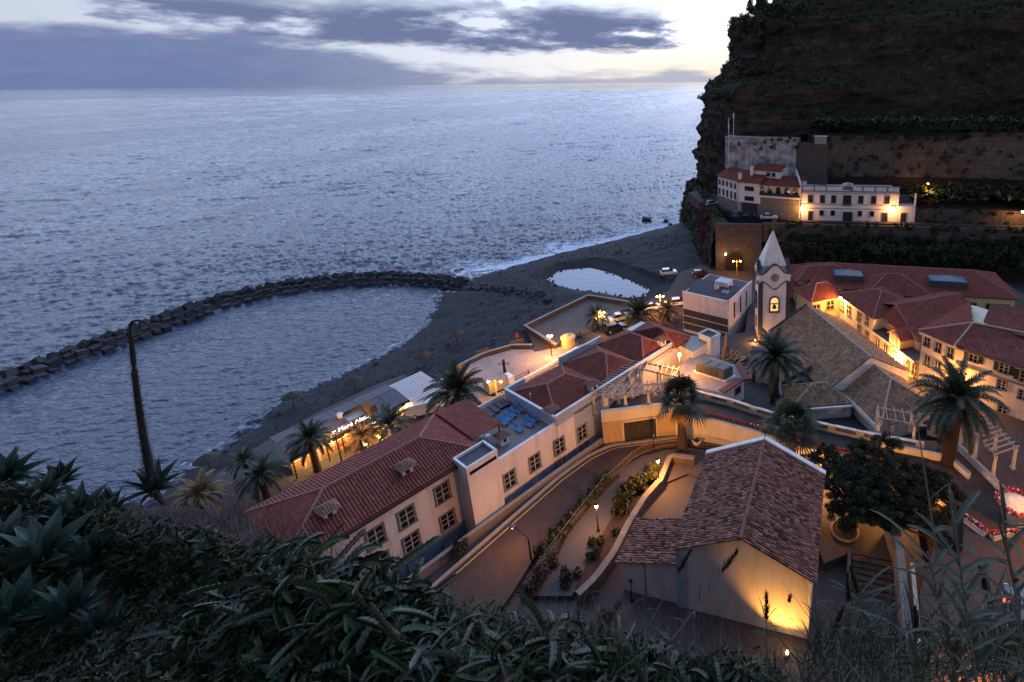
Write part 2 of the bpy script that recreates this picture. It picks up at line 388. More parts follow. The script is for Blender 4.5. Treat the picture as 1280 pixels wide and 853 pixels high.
# ------------------------------------------------------------------ sea, beach, breakwater
def sea_material(name, near, big, gain):
    m, nt, b = new_mat(name); N = nt.nodes.new; Lk = nt.links.new
    b.inputs['Base Color'].default_value = (.030, .045, .085, 1); b.inputs['Roughness'].default_value = .16
    b.inputs['IOR'].default_value = 1.45; b.inputs['Specular IOR Level'].default_value = .5
    tc = N('ShaderNodeTexCoord')
    def nz(scale, rot, st, det=4, dist=0):
        mp = N('ShaderNodeMapping'); mp.inputs['Rotation'].default_value = (0, 0, R(rot)); mp.inputs['Scale'].default_value = st; Lk(tc.outputs['Object'], mp.inputs[0])
        n = N('ShaderNodeTexNoise'); n.inputs['Scale'].default_value = scale; n.inputs['Detail'].default_value = det; n.inputs['Roughness'].default_value = .6; n.inputs['Distortion'].default_value = dist
        Lk(mp.outputs[0], n.inputs['Vector']); return n.outputs[0]
    def scl(a, k):
        n = N('ShaderNodeMath'); n.operation = 'MULTIPLY'; Lk(a, n.inputs[0]); n.inputs[1].default_value = k; return n.outputs[0]
    def add(a, c):
        n = N('ShaderNodeMath'); n.operation = 'ADD'; Lk(a, n.inputs[0]); Lk(c, n.inputs[1]); return n.outputs[0]
    h = add(scl(nz(near, 22, (1, 2.1, 1), 5, .6), 1.0*gain), scl(nz(near*.28, 30, (1, 2.4, 1), 3, .4), 2.6*gain))
    h = add(h, scl(nz(big, 18, (1, 2.6, 1), 3, .3), 5.0*gain))
    bp = N('ShaderNodeBump'); bp.inputs['Strength'].default_value = 1.0; bp.inputs['Distance'].default_value = 1.0
    Lk(h, bp.inputs['Height']); Lk(bp.outputs[0], b.inputs['Normal'])
    # wind lanes: patches of slightly rougher water
    w = nz(.006, 84, (1, .16, 1), 4, .5); mr = N('ShaderNodeMapRange'); Lk(w, mr.inputs[0])
    for k, x in zip(('From Min', 'From Max', 'To Min', 'To Max'), (.4, .62, .05, .16)): mr.inputs[k].default_value = x
    Lk(mr.outputs[0], b.inputs['Roughness'])
    return m
M['sea'] = sea_material('sea_water', 1.6, .30, .10)
M['lagoon'] = sea_material('lagoon_water', .8, .12, .12)
M['pond'] = sea_material('still_pool_water', 1.2, .3, .010)
# shoreline at sea level
SHORE_OUT = [G(*q, 0)[:2] for q in ((930, 255), (885, 268), (858, 276), (835, 283), (805, 291), (770, 300), (720, 312), (680, 322), (640, 333), (605, 343), (585, 350))]
SHORE_IN = [G(*q, 0)[:2] for q in ((572, 364), (547, 366), (545, 380), (534, 406), (512, 424), (470, 449), (420, 472), (375, 493), (340, 511), (300, 540), (262, 570), (215, 602), (150, 660), (40, 720))]
SHORE = SHORE_OUT+SHORE_IN
land_poly = SHORE+[(-120, 5), (200, 5), (200, 190), (30, 190)]
POND = [G(*q, 1.1)[:2] for q in ((683, 350), (700, 338), (738, 335), (765, 342), (790, 352), (812, 362), (806, 373), (780, 372), (750, 366), (722, 363), (700, 358))]
def build_beach():
    xs = np.arange(-76, 46, .62); ys = np.arange(40, 176, .62); X, Y = np.meshgrid(xs, ys)
    d = seg_dist(SHORE, X, Y); ins = pip(land_poly, X, Y); sd_ = np.where(ins, d, -d)
    Z = np.where(sd_ > 0, 2.9*(1-np.exp(-np.maximum(sd_, 0)/9.0)), np.maximum(sd_*.16, -2.5))
    Z += (fbm(X*.35, Y*.35, 3)-.5)*.7*np.clip(sd_/3+.3, 0, 1)+(fbm(X*1.3, Y*1.3, 9, 3)-.5)*.26
    dp = seg_dist(POND+[POND[0]], X, Y); pin = pip(POND, X, Y)
    Z = np.where(pin, .95-np.minimum(dp, 4)*.25, np.where((dp < 4) & (sd_ > 0), np.minimum(Z, 1.12+dp*.30)+0*Z, Z))
    Z = np.where(pin, Z, np.where((dp < 3) & (sd_ > 0), np.maximum(Z, 1.12+dp*.06), Z))
    ny, nx = X.shape; V = np.stack([X.ravel(), Y.ravel(), Z.ravel()], 1)
    i = np.arange((ny-1)*(nx-1)); r = i//(nx-1); c = i % (nx-1); a = r*nx+c
    F = np.stack([a, a+1, a+nx+1, a+nx], 1)
    keep = (sd_.ravel()[F] > -6).any(1)
    m = mat('black_pebble_beach', (.014, .0135, .017), .85, .45, 1.1, .9, 9, spec=.4)
    o = link('beach', npmesh('beach', V, F[keep], m, smooth=True), kind='structure')
    # loose cobbles on the beach: uncountable
    rg = np.random.default_rng(5); n = 26000
    px = rg.uniform(-74, 30, n); py = rg.uniform(44, 150, n)
    k = pip(land_poly, px, py); px, py = px[k], py[k]
    dd = seg_dist(SHORE, px, py); k = (dd < 26) & ~pip(POND, px, py); px, py, dd = px[k], py[k], dd[k]
    ix = np.clip(((px+76)/.62).astype(int), 0, nx-1); iy = np.clip(((py-40)/.62).astype(int), 0, ny-1); pz = Z[iy, ix]
    base = np.array([(1, 0, 0), (.3, .95, .1), (-.8, .6, -.1), (-.8, -.6, .1), (.3, -.95, 0), (0, 0, .7), (0, 0, -.6)])
    fc = np.array([(0, 1, 5), (1, 2, 5), (2, 3, 5), (3, 4, 5), (4, 0, 5)])
    s = .07+.16*rg.random(len(px))**2.2+.35*(rg.random(len(px)) > .985)
    an = rg.uniform(0, 6.28, len(px)); ca, sa = np.cos(an), np.sin(an)
    bx = base[None]*s[:, None, None]*rg.uniform(.7, 1.3, (len(px), 7, 1))
    vx = bx[..., 0]*ca[:, None]-bx[..., 1]*sa[:, None]+px[:, None]; vy = bx[..., 0]*sa[:, None]+bx[..., 1]*ca[:, None]+py[:, None]; vz = bx[..., 2]+pz[:, None]+.02
    V = np.stack([vx, vy, vz], -1).reshape(-1, 3); F = (fc[None]+7*np.arange(len(px))[:, None, None]).reshape(-1, 3)
    tn = np.repeat(.5+1.1*rg.random(len(px))**1.5, 5)
    mm = mat('basalt_cobble', (.034, .032, .037), .75, .3, 3, .4, 10, tone=True, spec=.4)
    link('beach_cobbles', npmesh('beach_cobbles', V, F, mm, tone=tn), label='loose dark basalt cobbles covering the black beach', cat='cobbles', kind='stuff')
    return lambda x, y: float(Z[min(max(int((y-40)/.62), 0), ny-1), min(max(int((x+76)/.62), 0), nx-1)])
beach_z = build_beach()
BW_IN = [G(*q, 0)[:2] for q in ((-60, 524), (0, 497), (60, 470), (130, 444), (200, 417), (280, 387), (350, 371), (420, 361), (490, 357), (555, 361), (585, 366))]
BW_OUT = [G(*q, 0)[:2] for q in ((-60, 504), (0, 478), (60, 453), (130, 427), (200, 401), (280, 373), (350, 358), (420, 348.5), (490, 345), (555, 351), (590, 357))]
def build_sea():
    """one sheet to the horizon; wind waves are real geometry where the photograph resolves them"""
    def waves(X, Y):
        c, n = math.cos(R(20)), math.sin(R(20)); U, V_ = X*c+Y*n, -X*n+Y*c
        wx, wy = (fbm(U*.03, V_*.03, 61, 2)-.5)*14, (fbm(U*.03+9, V_*.03, 67, 2)-.5)*14; U, V_ = U+wx, V_+wy
        rid = lambda sx, sy, sd: 1-np.abs(2*fbm(U*sx, V_*sy, sd, 2)-1)*2.2
        gust = .55+.9*fbm(X*.012, Y*.03, 91, 3)
        near = .5*(fbm(U*.06, V_*.16, 31, 2)-.5)*1.6+.30*rid(.20, .52, 33)+.30*rid(.56, 1.4, 37)+.17*rid(1.4, 3.2, 39)
        D_ = np.hypot(X, Y); sm = lambda a, b: np.clip((np.log(D_)-math.log(a))/(math.log(b)-math.log(a)), 0, 1)
        far = sm(180, 420)*(1-sm(900, 1900))*.55*rid(.045, .13, 41)+sm(420, 1000)*(1-sm(2400, 5000))*1.25*rid(.018, .052, 43)+sm(1000, 2500)*3.0*rid(.006, .018, 47)
        return near*gust*(1-sm(500, 2400))+far*gust
    def sheet(rr, th):
        RR, TH = np.meshgrid(rr, th); X = RR*np.sin(TH); Y = RR*np.cos(TH)
        lag = pip([tuple(p) for p in BW_IN]+SHORE_IN[::1][1:]+[(-140, 20)], X, Y)
        Z = waves(X, Y)*np.clip(1.3-RR/9000, .25, 1)*np.where(lag, .32, 1.0)-.16
        n0, n1 = X.shape; i = np.arange((n0-1)*(n1-1)); a = (i//(n1-1))*n1+i % (n1-1); F = np.stack([a+1, a+n1+1, a+n1, a], 1)
        mx, my = X.ravel()[F].mean(1), Y.ravel()[F].mean(1); keep = ~(pip([(-60, 40), (-30, 95), (0, 150), (120, 150), (120, -40), (-60, -40)], mx, my))
        return np.stack([X.ravel(), Y.ravel(), Z.ravel()], 1), F[keep]
    V1, F1 = sheet(np.geomspace(48, 3600, 1000), np.radians(np.linspace(-66, 6, 520)))
    V2, F2 = sheet(np.geomspace(3600, 80000, 160), np.radians(np.linspace(-66, 6, 260)))
    V3, F3 = sheet(np.geomspace(48, 80000, 90), np.radians(np.linspace(-150, -66, 60))); V4, F4 = sheet(np.geomspace(48, 80000, 90), np.radians(np.linspace(6, 80, 60)))
    V = []; F = []; k = 0
    for v, f in ((V1, F1), (V2, F2), (V3, F3), (V4, F4)): V.append(v); F.append(f+k); k += len(v)
    link('sea', npmesh('sea', np.concatenate(V), np.concatenate(F), M['sea'], smooth=True), kind='structure')
    b = MB(); b.prism([p for p in POND], 1.02, 1.1); o = b.build('tidal_pool', M['pond'], kind='structure')
build_sea()
def resample(pl, step):
    pl = np.array(pl); d = np.r_[0, np.cumsum(np.hypot(*np.diff(pl, axis=0).T))]; n = max(2, int(d[-1]/step)+1)
    t = np.linspace(0, d[-1], n); return np.stack([np.interp(t, d, pl[:, 0]), np.interp(t, d, pl[:, 1])], 1)
def rock_mesh(name, seed, m, cut=.28, sub=1):
    """angular concrete cube / boulder with knocked corners"""
    import bmesh
    bm = bmesh.new(); bmesh.ops.create_cube(bm, size=1.0); rg = random.Random(seed)
    bmesh.ops.bevel(bm, geom=bm.edges[:], offset=cut*.18, segments=1, affect='EDGES')
    for v in bm.verts: v.co += Vector((rg.uniform(-1, 1), rg.uniform(-1, 1), rg.uniform(-1, 1)))*cut*.22
    me = bpy.data.meshes.new(name); bm.to_mesh(me); bm.free(); me.materials.append(m); tone_attr(me, [rg.uniform(.7, 1.35)]*len(me.polygons)); return me
BLK = [rock_mesh('block', s, M['concrete_dk']) for s in range(7)]
def build_breakwater():
    a = resample(BW_IN, 1.75); o_ = np.array(BW_OUT)
    t = np.linspace(0, 1, len(a)); ob = resample(BW_OUT, .5); ob = ob[(t*(len(ob)-1)).astype(int)]
    root = thing('breakwater', 'curved breakwater of dark concrete blocks enclosing the lagoon', 'breakwater', (float(a[len(a)//2][0]), float(a[len(a)//2][1]), -1.0))
    L0 = wloc(root)
    b = MB()
    for i in range(len(a)-1):
        p, q, r_, s_ = a[i], a[i+1], ob[i+1], ob[i]; f = lambda P, Q, k: (P[0]+(Q[0]-P[0])*k, P[1]+(Q[1]-P[1])*k)
        b.hexa([(*f(p, s_, .12), -1.2), (*f(q, r_, .12), -1.2), (*f(q, r_, .95), -1.2), (*f(p, s_, .95), -1.2)], [(*f(p, s_, .3), .7), (*f(q, r_, .3), 1.0), (*f(q, r_, .8), 1.3), (*f(p, s_, .8), 1.3)])
    b.build('core', M['concrete_dk'], root)
    n = 0
    for i in range(len(a)-1):
        p, q = a[i], ob[i]; d = np.array(a[i+1])-a[i]; ang = math.atan2(d[1], d[0]); w = math.hypot(*(q-p))
        for row, (k, z, sz) in enumerate(((.10, .2, 1.25), (.36, .95, 1.35), (.64, 1.45, 1.45), (.92, .6, 1.4))):
            if n >= 300: continue
            P = p+(q-p)*(k+rnd.uniform(-.04, .04))+d*rnd.uniform(-.1, .25); tilt = (.22, .30, .75, .8)[row]
            s = sz*rnd.uniform(.62, 1.16)
            link('block', BLK[rnd.randrange(7)], root, (P[0]-L0[0], P[1]-L0[1], z-L0[2]+rnd.uniform(-.18, .22)),
                 (rnd.uniform(-tilt, tilt), rnd.uniform(-tilt, tilt), ang+rnd.uniform(-.15, .15)+(row == 3)*rnd.uniform(-.5, .5)), (s*1.12, s, s*(.95 if row < 2 else 1.1))); n += 1
build_breakwater()
# foam where the swell breaks on the outer beach and thin wash lines
def foam_mat(name, lo, hi, sc):
    m, nt, b = new_mat(name); N = nt.nodes.new; Lk = nt.links.new
    b.inputs['Base Color'].default_value = (.62, .66, .76, 1); b.inputs['Roughness'].default_value = .9
    tc = N('ShaderNodeTexCoord'); mp = N('ShaderNodeMapping'); Lk(tc.outputs['Object'], mp.inputs[0]); mp.inputs['Scale'].default_value = (1, 1, 1)
    n = N('ShaderNodeTexNoise'); n.inputs['Scale'].default_value = sc; n.inputs['Detail'].default_value = 8; n.inputs['Roughness'].default_value = .68; n.inputs['Distortion'].default_value = .8; Lk(mp.outputs[0], n.inputs['Vector'])
    at = N('ShaderNodeAttribute'); at.attribute_name = 'tone'
    ad = N('ShaderNodeMath'); ad.operation = 'ADD'; Lk(n.outputs[0], ad.inputs[0]); Lk(at.outputs['Fac'], ad.inputs[1])
    mr = N('ShaderNodeMapRange'); Lk(ad.outputs[0], mr.inputs[0]); mr.inputs['From Min'].default_value = lo; mr.inputs['From Max'].default_value = hi
    Lk(mr.outputs[0], b.inputs['Alpha']); return m
def strip(name, pl, prof, z, m, **kw):
    """sheet along a polyline; prof = [(offset to the left, tone)]; tone fades the foam"""
    P = resample(pl, 1.5); T = np.gradient(P, axis=0); T /= np.linalg.norm(T, axis=1)[:, None]; Nn = np.stack([-T[:, 1], T[:, 0]], 1)
    k = len(prof); V = []; F = []; tn = []
    for i in range(len(P)):
        wv = 1+.45*math.sin(i*.37)+.3*math.sin(i*.83+1)
        for o, t in prof: V.append((P[i, 0]+Nn[i, 0]*o*wv, P[i, 1]+Nn[i, 1]*o*wv, z+.02*math.sin(i)))
    for i in range(len(P)-1):
        for j in range(k-1): F.append((i*k+j, i*k+j+1, (i+1)*k+j+1, (i+1)*k+j)); tn.append((prof[j][1]+prof[j+1][1])/2)
    return link(name, npmesh(name, V, F, m, tone=tn), **kw)
fm = foam_mat('surf_foam', .58, .80, .55)
strip('surf_foam', SHORE_OUT[1:], [(5.0, .0), (3, .2), (1.0, .38), (-.5, .38), (-2.5, .27), (-5.5, .17), (-9, .09), (-14, .03), (-19, -.05)], .34, fm, label='white surf foam along the outer black beach', cat='foam', kind='stuff')
strip('wash_line', SHORE_IN[1:], [(.8, .0), (.2, .10), (-.5, .13), (-1.2, -.02)], .10, fm, label='thin pale wash line along the lagoon shore', cat='foam', kind='stuff')
def boulder(x, y, z, s, label, name='boulder', group=None):
    o = link(name, BLK[rnd.randrange(7)], None, (x, y, z), (rnd.uniform(-.6, .6), rnd.uniform(-.6, .6), rnd.uniform(0, 3)), (s*rnd.uniform(.9, 1.4), s, s*.8))
    return setp(o, label, 'boulder', group)
for (px, py, s), lab in zip(((808, 277, 2.6), (832, 279, 1.5), (838, 283, 1.2)), ('largest dark boulder standing alone in the surf near the headland', 'middle dark boulder in the surf between its two neighbours', 'small dark boulder in the surf nearest the headland')):
    x, y, _ = G(px, py, 0); boulder(x, y, .3, s, lab)
bl = 0
for i in range(46):
    t = i/45; px = 568+t*120; py = 352+t*28+rnd.uniform(-5, 6); x, y, _ = G(px, py, 1.2); boulder(x, y, beach_z(x, y)+.1, rnd.uniform(.5, 1.3), 'dark boulder in the line of rocks at the breakwater root', group='rocks at the breakwater root')
for i in range(60):
    P0, P1 = POND[i % len(POND)], POND[(i+1) % len(POND)]; t = rnd.random(); x = P0[0]+(P1[0]-P0[0])*t+rnd.uniform(-.7, .7); y = P0[1]+(P1[1]-P0[1])*t+rnd.uniform(-.7, .9)
    boulder(x, y, 1.12, rnd.uniform(.2, .5), 'dark rock on the rim of the tidal pool', group='rocks round the tidal pool')
# ------------------------------------------------------------------ ground, roads, walls
def gpoly(px, z): return [G(x, y, z)[:2] for x, y in px]
def slab(name, poly, z0, z1, m, **kw):
    b = MB(); b.prism(poly, z0, z1); kw.setdefault('kind', 'structure'); return b.build(name, m, **kw)
HF = Frame(-23.60, 39.73, .62)      # the seafront hotel: u along the street, v toward the street
CF = Frame(7.04, 29.45, .256)       # the chapel below the camera
NF = Frame(17.0, 66.0, -.336)       # the parish church nave
# town base
tg = gpoly(((120, 722), (232, 618), (332, 552), (400, 514), (470, 481), (505, 468), (530, 492), (546, 476), (576, 456), (605, 443), (640, 433), (668, 434), (656, 409), (735, 371), (800, 380), (835, 364), (850, 340), (875, 332)), 3.6)
slab('town_ground', tg+[(6, 118), (60, 116), (95, 100), (95, 20), (15, 14), (-8, 22), (-30, 30)], 0, 3.6, M['cobble'])
# promenade road behind the hotel, along the beach and to the tunnel
slab('promenade_road', gpoly(((470, 575), (560, 528), (640, 488), (725, 437), (770, 412), (800, 398), (832, 383), (855, 352), (872, 341), (905, 340), (925, 345), (880, 362), (868, 395), (845, 412), (760, 455), (640, 540), (500, 600)), 3.66), 3.0, 3.66, M['asphalt_red'])
slab('plaza', gpoly(((540, 494), (552, 478), (578, 460), (605, 447), (640, 437), (665, 437), (668, 440), (700, 434), (722, 429), (733, 434), (690, 462), (640, 487), (608, 505), (575, 512), (548, 508)), 3.85), 3.0, 3.85, M['paving'])
slab('sports_court', gpoly(((662, 409), (736, 374), (795, 383), (772, 398), (735, 415), (700, 428), (690, 431)), 3.8), 3.0, 3.8, mat('grey_brown_court', (.13, .11, .105), .9, .2, .5, .3, 20, stain=.3))
# ground behind the hotel street, carrying chapel, path and street
street_edge = [HF.w(-16, .35, 0)[:2], HF.w(10, .35, 0)[:2], HF.w(16.2, .55, 0)[:2]]
slab('upper_ground', street_edge+[(-7.5, 54.2), (-3.0, 54.6), (8, 48), (19.5, 41), (18.0, 34), (15, 26), (4, 19), (-14, 22), (-28, 27)], 3.0, 5.5, M['cobble'])
st_l = gpoly(((470, 800), (548, 728), (600, 683), (640, 648), (700, 596), (735, 571), (762, 558), (800, 553), (850, 547), (900, 548), (960, 566)), 5.9)
st_r = gpoly(((958, 584), (900, 561), (860, 556), (830, 558), (795, 567), (765, 588), (735, 615), (700, 652), (672, 690), (640, 742), (560, 850)), 5.9)
slab('street', st_l+st_r, 5.0, 5.9, M['asphalt_red'])
pa_l = gpoly(((652, 745), (682, 695), (708, 655), (742, 618), (772, 590), (800, 571), (832, 562), (862, 560), (900, 566)), 6.0)
pa_r = gpoly(((890, 600), (860, 592), (826, 606), (795, 610), (760, 655), (735, 700), (715, 745)), 6.0)
slab('lamp_lit_path', pa_l+pa_r, 5.0, 6.0, M['cobble'])
def ribbon(name, pl, w, z0, z1, m, **kw):
    """upright band of width w along a polyline: kerbs, low walls, copings"""
    P = np.array(pl, float); T = np.gradient(P, axis=0); T /= np.linalg.norm(T, axis=1)[:, None]; Nn = np.stack([-T[:, 1], T[:, 0]], 1)
    n = len(P); z0s = z0 if hasattr(z0, '__len__') else [z0]*n; z1s = z1 if hasattr(z1, '__len__') else [z1]*n
    b = MB(); V = []; F = []
    for i in range(n):
        for s, z in ((-.5, z0s[i]), (.5, z0s[i]), (.5, z1s[i]), (-.5, z1s[i])): V.append((P[i, 0]+Nn[i, 0]*w*s, P[i, 1]+Nn[i, 1]*w*s, z))
    for i in range(n-1):
        for k in range(4): F.append((i*4+k, i*4+(k+1) % 4, i*4+4+(k+1) % 4, i*4+4+k))
    F += [(3, 2, 1, 0), tuple((n-1)*4+k for k in range(4))]
    b.add(V, F); return b.build(name, m, **kw)
ribbon('street_kerb', [tuple(p) for p in resample(st_l[:9], 1.0)], .30, 5.3, 6.08, M['kerb'], kind='structure')
ribbon('street_line', [(p[0]+.62*HF.v[0], p[1]+.62*HF.v[1]) for p in resample(st_l[:9], 1.0)], .13, 5.80, 5.905, mat('worn_yellow_line', (.62, .45, .16), .8, .35, 6), kind='structure')
# low wall with coping between street and hotel light well
t = thing('street_parapet', 'low wall with pale coping between street and hotel light well', 'wall', (*HF.w(0, .4, 0)[:2], 5.0))
pl = [tuple(p) for p in resample([HF.w(-16, .1, 0)[:2], HF.w(4, .12, 0)[:2], HF.w(10, .2, 0)[:2], HF.w(15.6, .35, 0)[:2]], 1.2)]
ribbon('wall', pl, .26, 3.6, 6.45, M['stone_trim'], parent=t); ribbon('coping', pl, .38, 6.45, 6.55, M['kerb'], parent=t)
# viaduct deck, right-hand road
deck = [(-14.2, 52.6), (-5.6, 53.6), (-4.4, 53.0)]+gpoly(((895, 527), (940, 539), (985, 555), (1030, 566), (1095, 570), (1150, 585)), 9.0)
deckr = gpoly(((1175, 560), (1140, 552), (1095, 545), (1040, 534), (960, 517), (900, 503), (862, 493)), 9.0)
slab('viaduct_road', deck+deckr+[(-8.5, 58.0), (-13.4, 56.2)], 8.0, 9.0, M['asphalt'])
rr = gpoly(((1095, 568), (1130, 590), (1165, 620), (1178, 640), (1165, 690), (1150, 740), (1150, 800), (1150, 853)), 8.9)
rl = gpoly(((1290, 853), (1290, 700), (1300, 560), (1240, 545), (1175, 552), (1140, 549)), 8.9)
slab('hillside_road', rr+rl, 3.0, 8.9, M['asphalt_red'])
# church quarter base
slab('church_square', [(-8, 59), (3, 57), (20, 48), (30, 46), (50, 48), (60, 60), (60, 105), (14, 112), (7, 100), (4.5, 78), (-1, 76)], 3.0, 7.0, M['cobble'])
slab('upper_street', [(24, 50), (27, 48.5), (60, 45), (60, 62), (42, 60), (30, 67)], 6.0, 8.3, M['cobble'])
slab('upper_road', [(-9, 154), (-5, 141), (2, 131), (10, 124), (20, 119.0), (50, 115.0), (120, 104), (120, 116), (60, 124), (20, 128), (6, 138), (0, 150), (-5, 158)], 12.0, 15.0, M['asphalt'])
# ------------------------------------------------------------------ headland cliff
def cliff_material(name, c1, c2, c3):
    m, nt, b = new_mat(name); N = nt.nodes.new; Lk = nt.links.new
    tc = N('ShaderNodeTexCoord'); mp = N('ShaderNodeMapping'); Lk(tc.outputs['Object'], mp.inputs[0]); mp.inputs['Scale'].default_value = (1, 1, 3.2); mp.inputs['Rotation'].default_value = (R(4), R(5), 0)
    n1 = N('ShaderNodeTexNoise'); n1.inputs['Scale'].default_value = .10; n1.inputs['Detail'].default_value = 10; n1.inputs['Roughness'].default_value = .68; Lk(mp.outputs[0], n1.inputs['Vector'])
    n2 = N('ShaderNodeTexNoise'); n2.inputs['Scale'].default_value = .55; n2.inputs['Detail'].default_value = 10; n2.inputs['Roughness'].default_value = .7; Lk(mp.outputs[0], n2.inputs['Vector'])
    r = N('ShaderNodeValToRGB'); Lk(n1.outputs[0], r.inputs[0]); e = r.color_ramp.elements
    e[0].position = .34; e[0].color = (*c1, 1); e[1].position = .66; e[1].color = (*c2, 1)
    geo = N('ShaderNodeNewGeometry'); sx = N('ShaderNodeSeparateXYZ'); Lk(geo.outputs['Normal'], sx.inputs[0])
    ad = N('ShaderNodeMath'); ad.operation = 'ADD'; Lk(sx.outputs[2], ad.inputs[0]); Lk(n2.outputs[0], ad.inputs[1])
    mr = N('ShaderNodeMapRange'); Lk(ad.outputs[0], mr.inputs[0]); mr.inputs['From Min'].default_value = .80; mr.inputs['From Max'].default_value = 1.15
    mx = N('ShaderNodeMix'); mx.data_type = 'RGBA'; Lk(mr.outputs[0], mx.inputs[0]); Lk(r.outputs[0], mx.inputs[6]); mx.inputs[7].default_value = (*c3, 1)
    n3 = N('ShaderNodeTexNoise'); n3.inputs['Scale'].default_value = 2.2; n3.inputs['Detail'].default_value = 6; n3.inputs['Roughness'].default_value = .75; Lk(mp.outputs[0], n3.inputs['Vector'])
    r3 = N('ShaderNodeMapRange'); Lk(n3.outputs[0], r3.inputs[0]); r3.inputs['From Min'].default_value = .35; r3.inputs['From Max'].default_value = .65; r3.inputs['To Min'].default_value = .25; r3.inputs['To Max'].default_value = 1.9
    s3 = N('ShaderNodeVectorMath'); s3.operation = 'SCALE'; Lk(mx.outputs[2], s3.inputs[0]); Lk(r3.outputs[0], s3.inputs['Scale'])
    Lk(s3.outputs[0], b.inputs['Base Color']); b.inputs['Roughness'].default_value = .95; b.inputs['Specular IOR Level'].default_value = .15
    bp = N('ShaderNodeBump'); bp.inputs['Strength'].default_value = 1; bp.inputs['Distance'].default_value = 2.2; Lk(n2.outputs[0], bp.inputs['Height']); Lk(bp.outputs[0], b.inputs['Normal'])
    return m
M['cliff'] = cliff_material('cliff_rock', (.022, .016, .016), (.150, .105, .088), (.042, .046, .020))
CLIFF_PTS = {}
def cliff(name, plan, prof, step=1.1, nz=70, amp=1.8, seed=3, m=None, kind='structure', strata=0):
    P = resample(plan, step); T = np.gradient(P, axis=0); T /= np.linalg.norm(T, axis=1)[:, None]; Nn = np.stack([-T[:, 1], T[:, 0]], 1)
    zz = np.array([p[0] for p in prof]); sb = np.array([p[1] for p in prof]); tt = np.linspace(0, 1, nz)
    cum = np.r_[0, np.cumsum(np.hypot(np.diff(zz), np.diff(sb)))]; cum /= cum[-1]
    zs = np.interp(tt, cum, zz); ss = np.interp(tt, cum, sb)
    arc = np.arange(len(P))*step; A, ZZ = np.meshgrid(arc, zs, indexing='ij'); _, SS = np.meshgrid(arc, ss, indexing='ij')
    dip = (A-arc[-1]*.4)*.05                                  # strata dip gently
    lay = fbm(A*.02+3, (ZZ-dip)*.30, seed, 4)-.5; big = fbm(A*.055, ZZ*.045, seed+5, 4)-.5; fine = fbm(A*.5, ZZ*.8, seed+9, 3)-.5
    off = SS+lay*amp*1.6+big*amp*3.2+fine*amp*1.0
    if strata:
        t_ = (ZZ-dip+big*13+fbm(A*.2, ZZ*.1, seed+31, 2)*3)/strata; d_ = t_-np.floor(t_); off = off+1.5*(np.floor(t_)+np.clip((d_-.72)/.28, 0, 1)-t_)
    dz = (fbm(A*.08, ZZ*.2, seed+2, 2)-.5)*1.6
    w = np.clip((ZZ-zz[0])/3, 0, 1)
    X = P[:, 0][:, None]+Nn[:, 0][:, None]*off; Y = P[:, 1][:, None]+Nn[:, 1][:, None]*off; Z = ZZ+dz*w
    n0, n1 = X.shape; V = np.stack([X.ravel(), Y.ravel(), Z.ravel()], 1)
    i = np.arange((n0-1)*(n1-1)); a = (i//(n1-1))*n1+i % (n1-1); F = np.stack([a, a+n1, a+n1+1, a+1], 1)
    CLIFF_PTS[name] = (X, Y, Z)
    return link(name, npmesh(name, V, F, m or M['cliff'], smooth=False), kind=kind)
# lower tier: beach level up to the upper road
cliff('lower_cliff', [(-12, 175), (-9, 160), (-7, 149), (-6, 140), (-4, 130), (-1.5, 121), (-1.0, 117.3)], [(-1, -2.0), (4, -.8), (9, .2), (12, .6), (14.9, 1.4), (15.1, 4)], .8, 40, .8, 11)
# upper tier: the headland
cliff('headland_cliff', [(22, 300), (6, 240), (-3, 200), (-4.5, 178), (-3.5, 164), (-.5, 154), (4, 145.5), (10, 139), (20, 136.5), (34, 136.5), (60, 133.5), (95, 125.5), (130, 114), (190, 108)],
      [(0, -2), (15, 0), (19, .5), (25, -1.2), (26.2, -.4), (33, .2), (38, .4), (39, 1.6), (46, 2.2), (48.5, 6.2), (52, 8.6), (58, 9.8), (64.5, 11.2), (66, 16.5), (73, 26), (74, 30), (90, 42), (120, 80)], 1.0, 190, 2.2, 23, strata=5.0)
# vegetated bank under the upper road on the right
slab('terrace_bank', [(16, 118.6), (18, 112), (60, 108), (120, 96), (120, 104), (50, 114.8), (20, 118.8)], 3.0, 11.5, M['soil_red'])
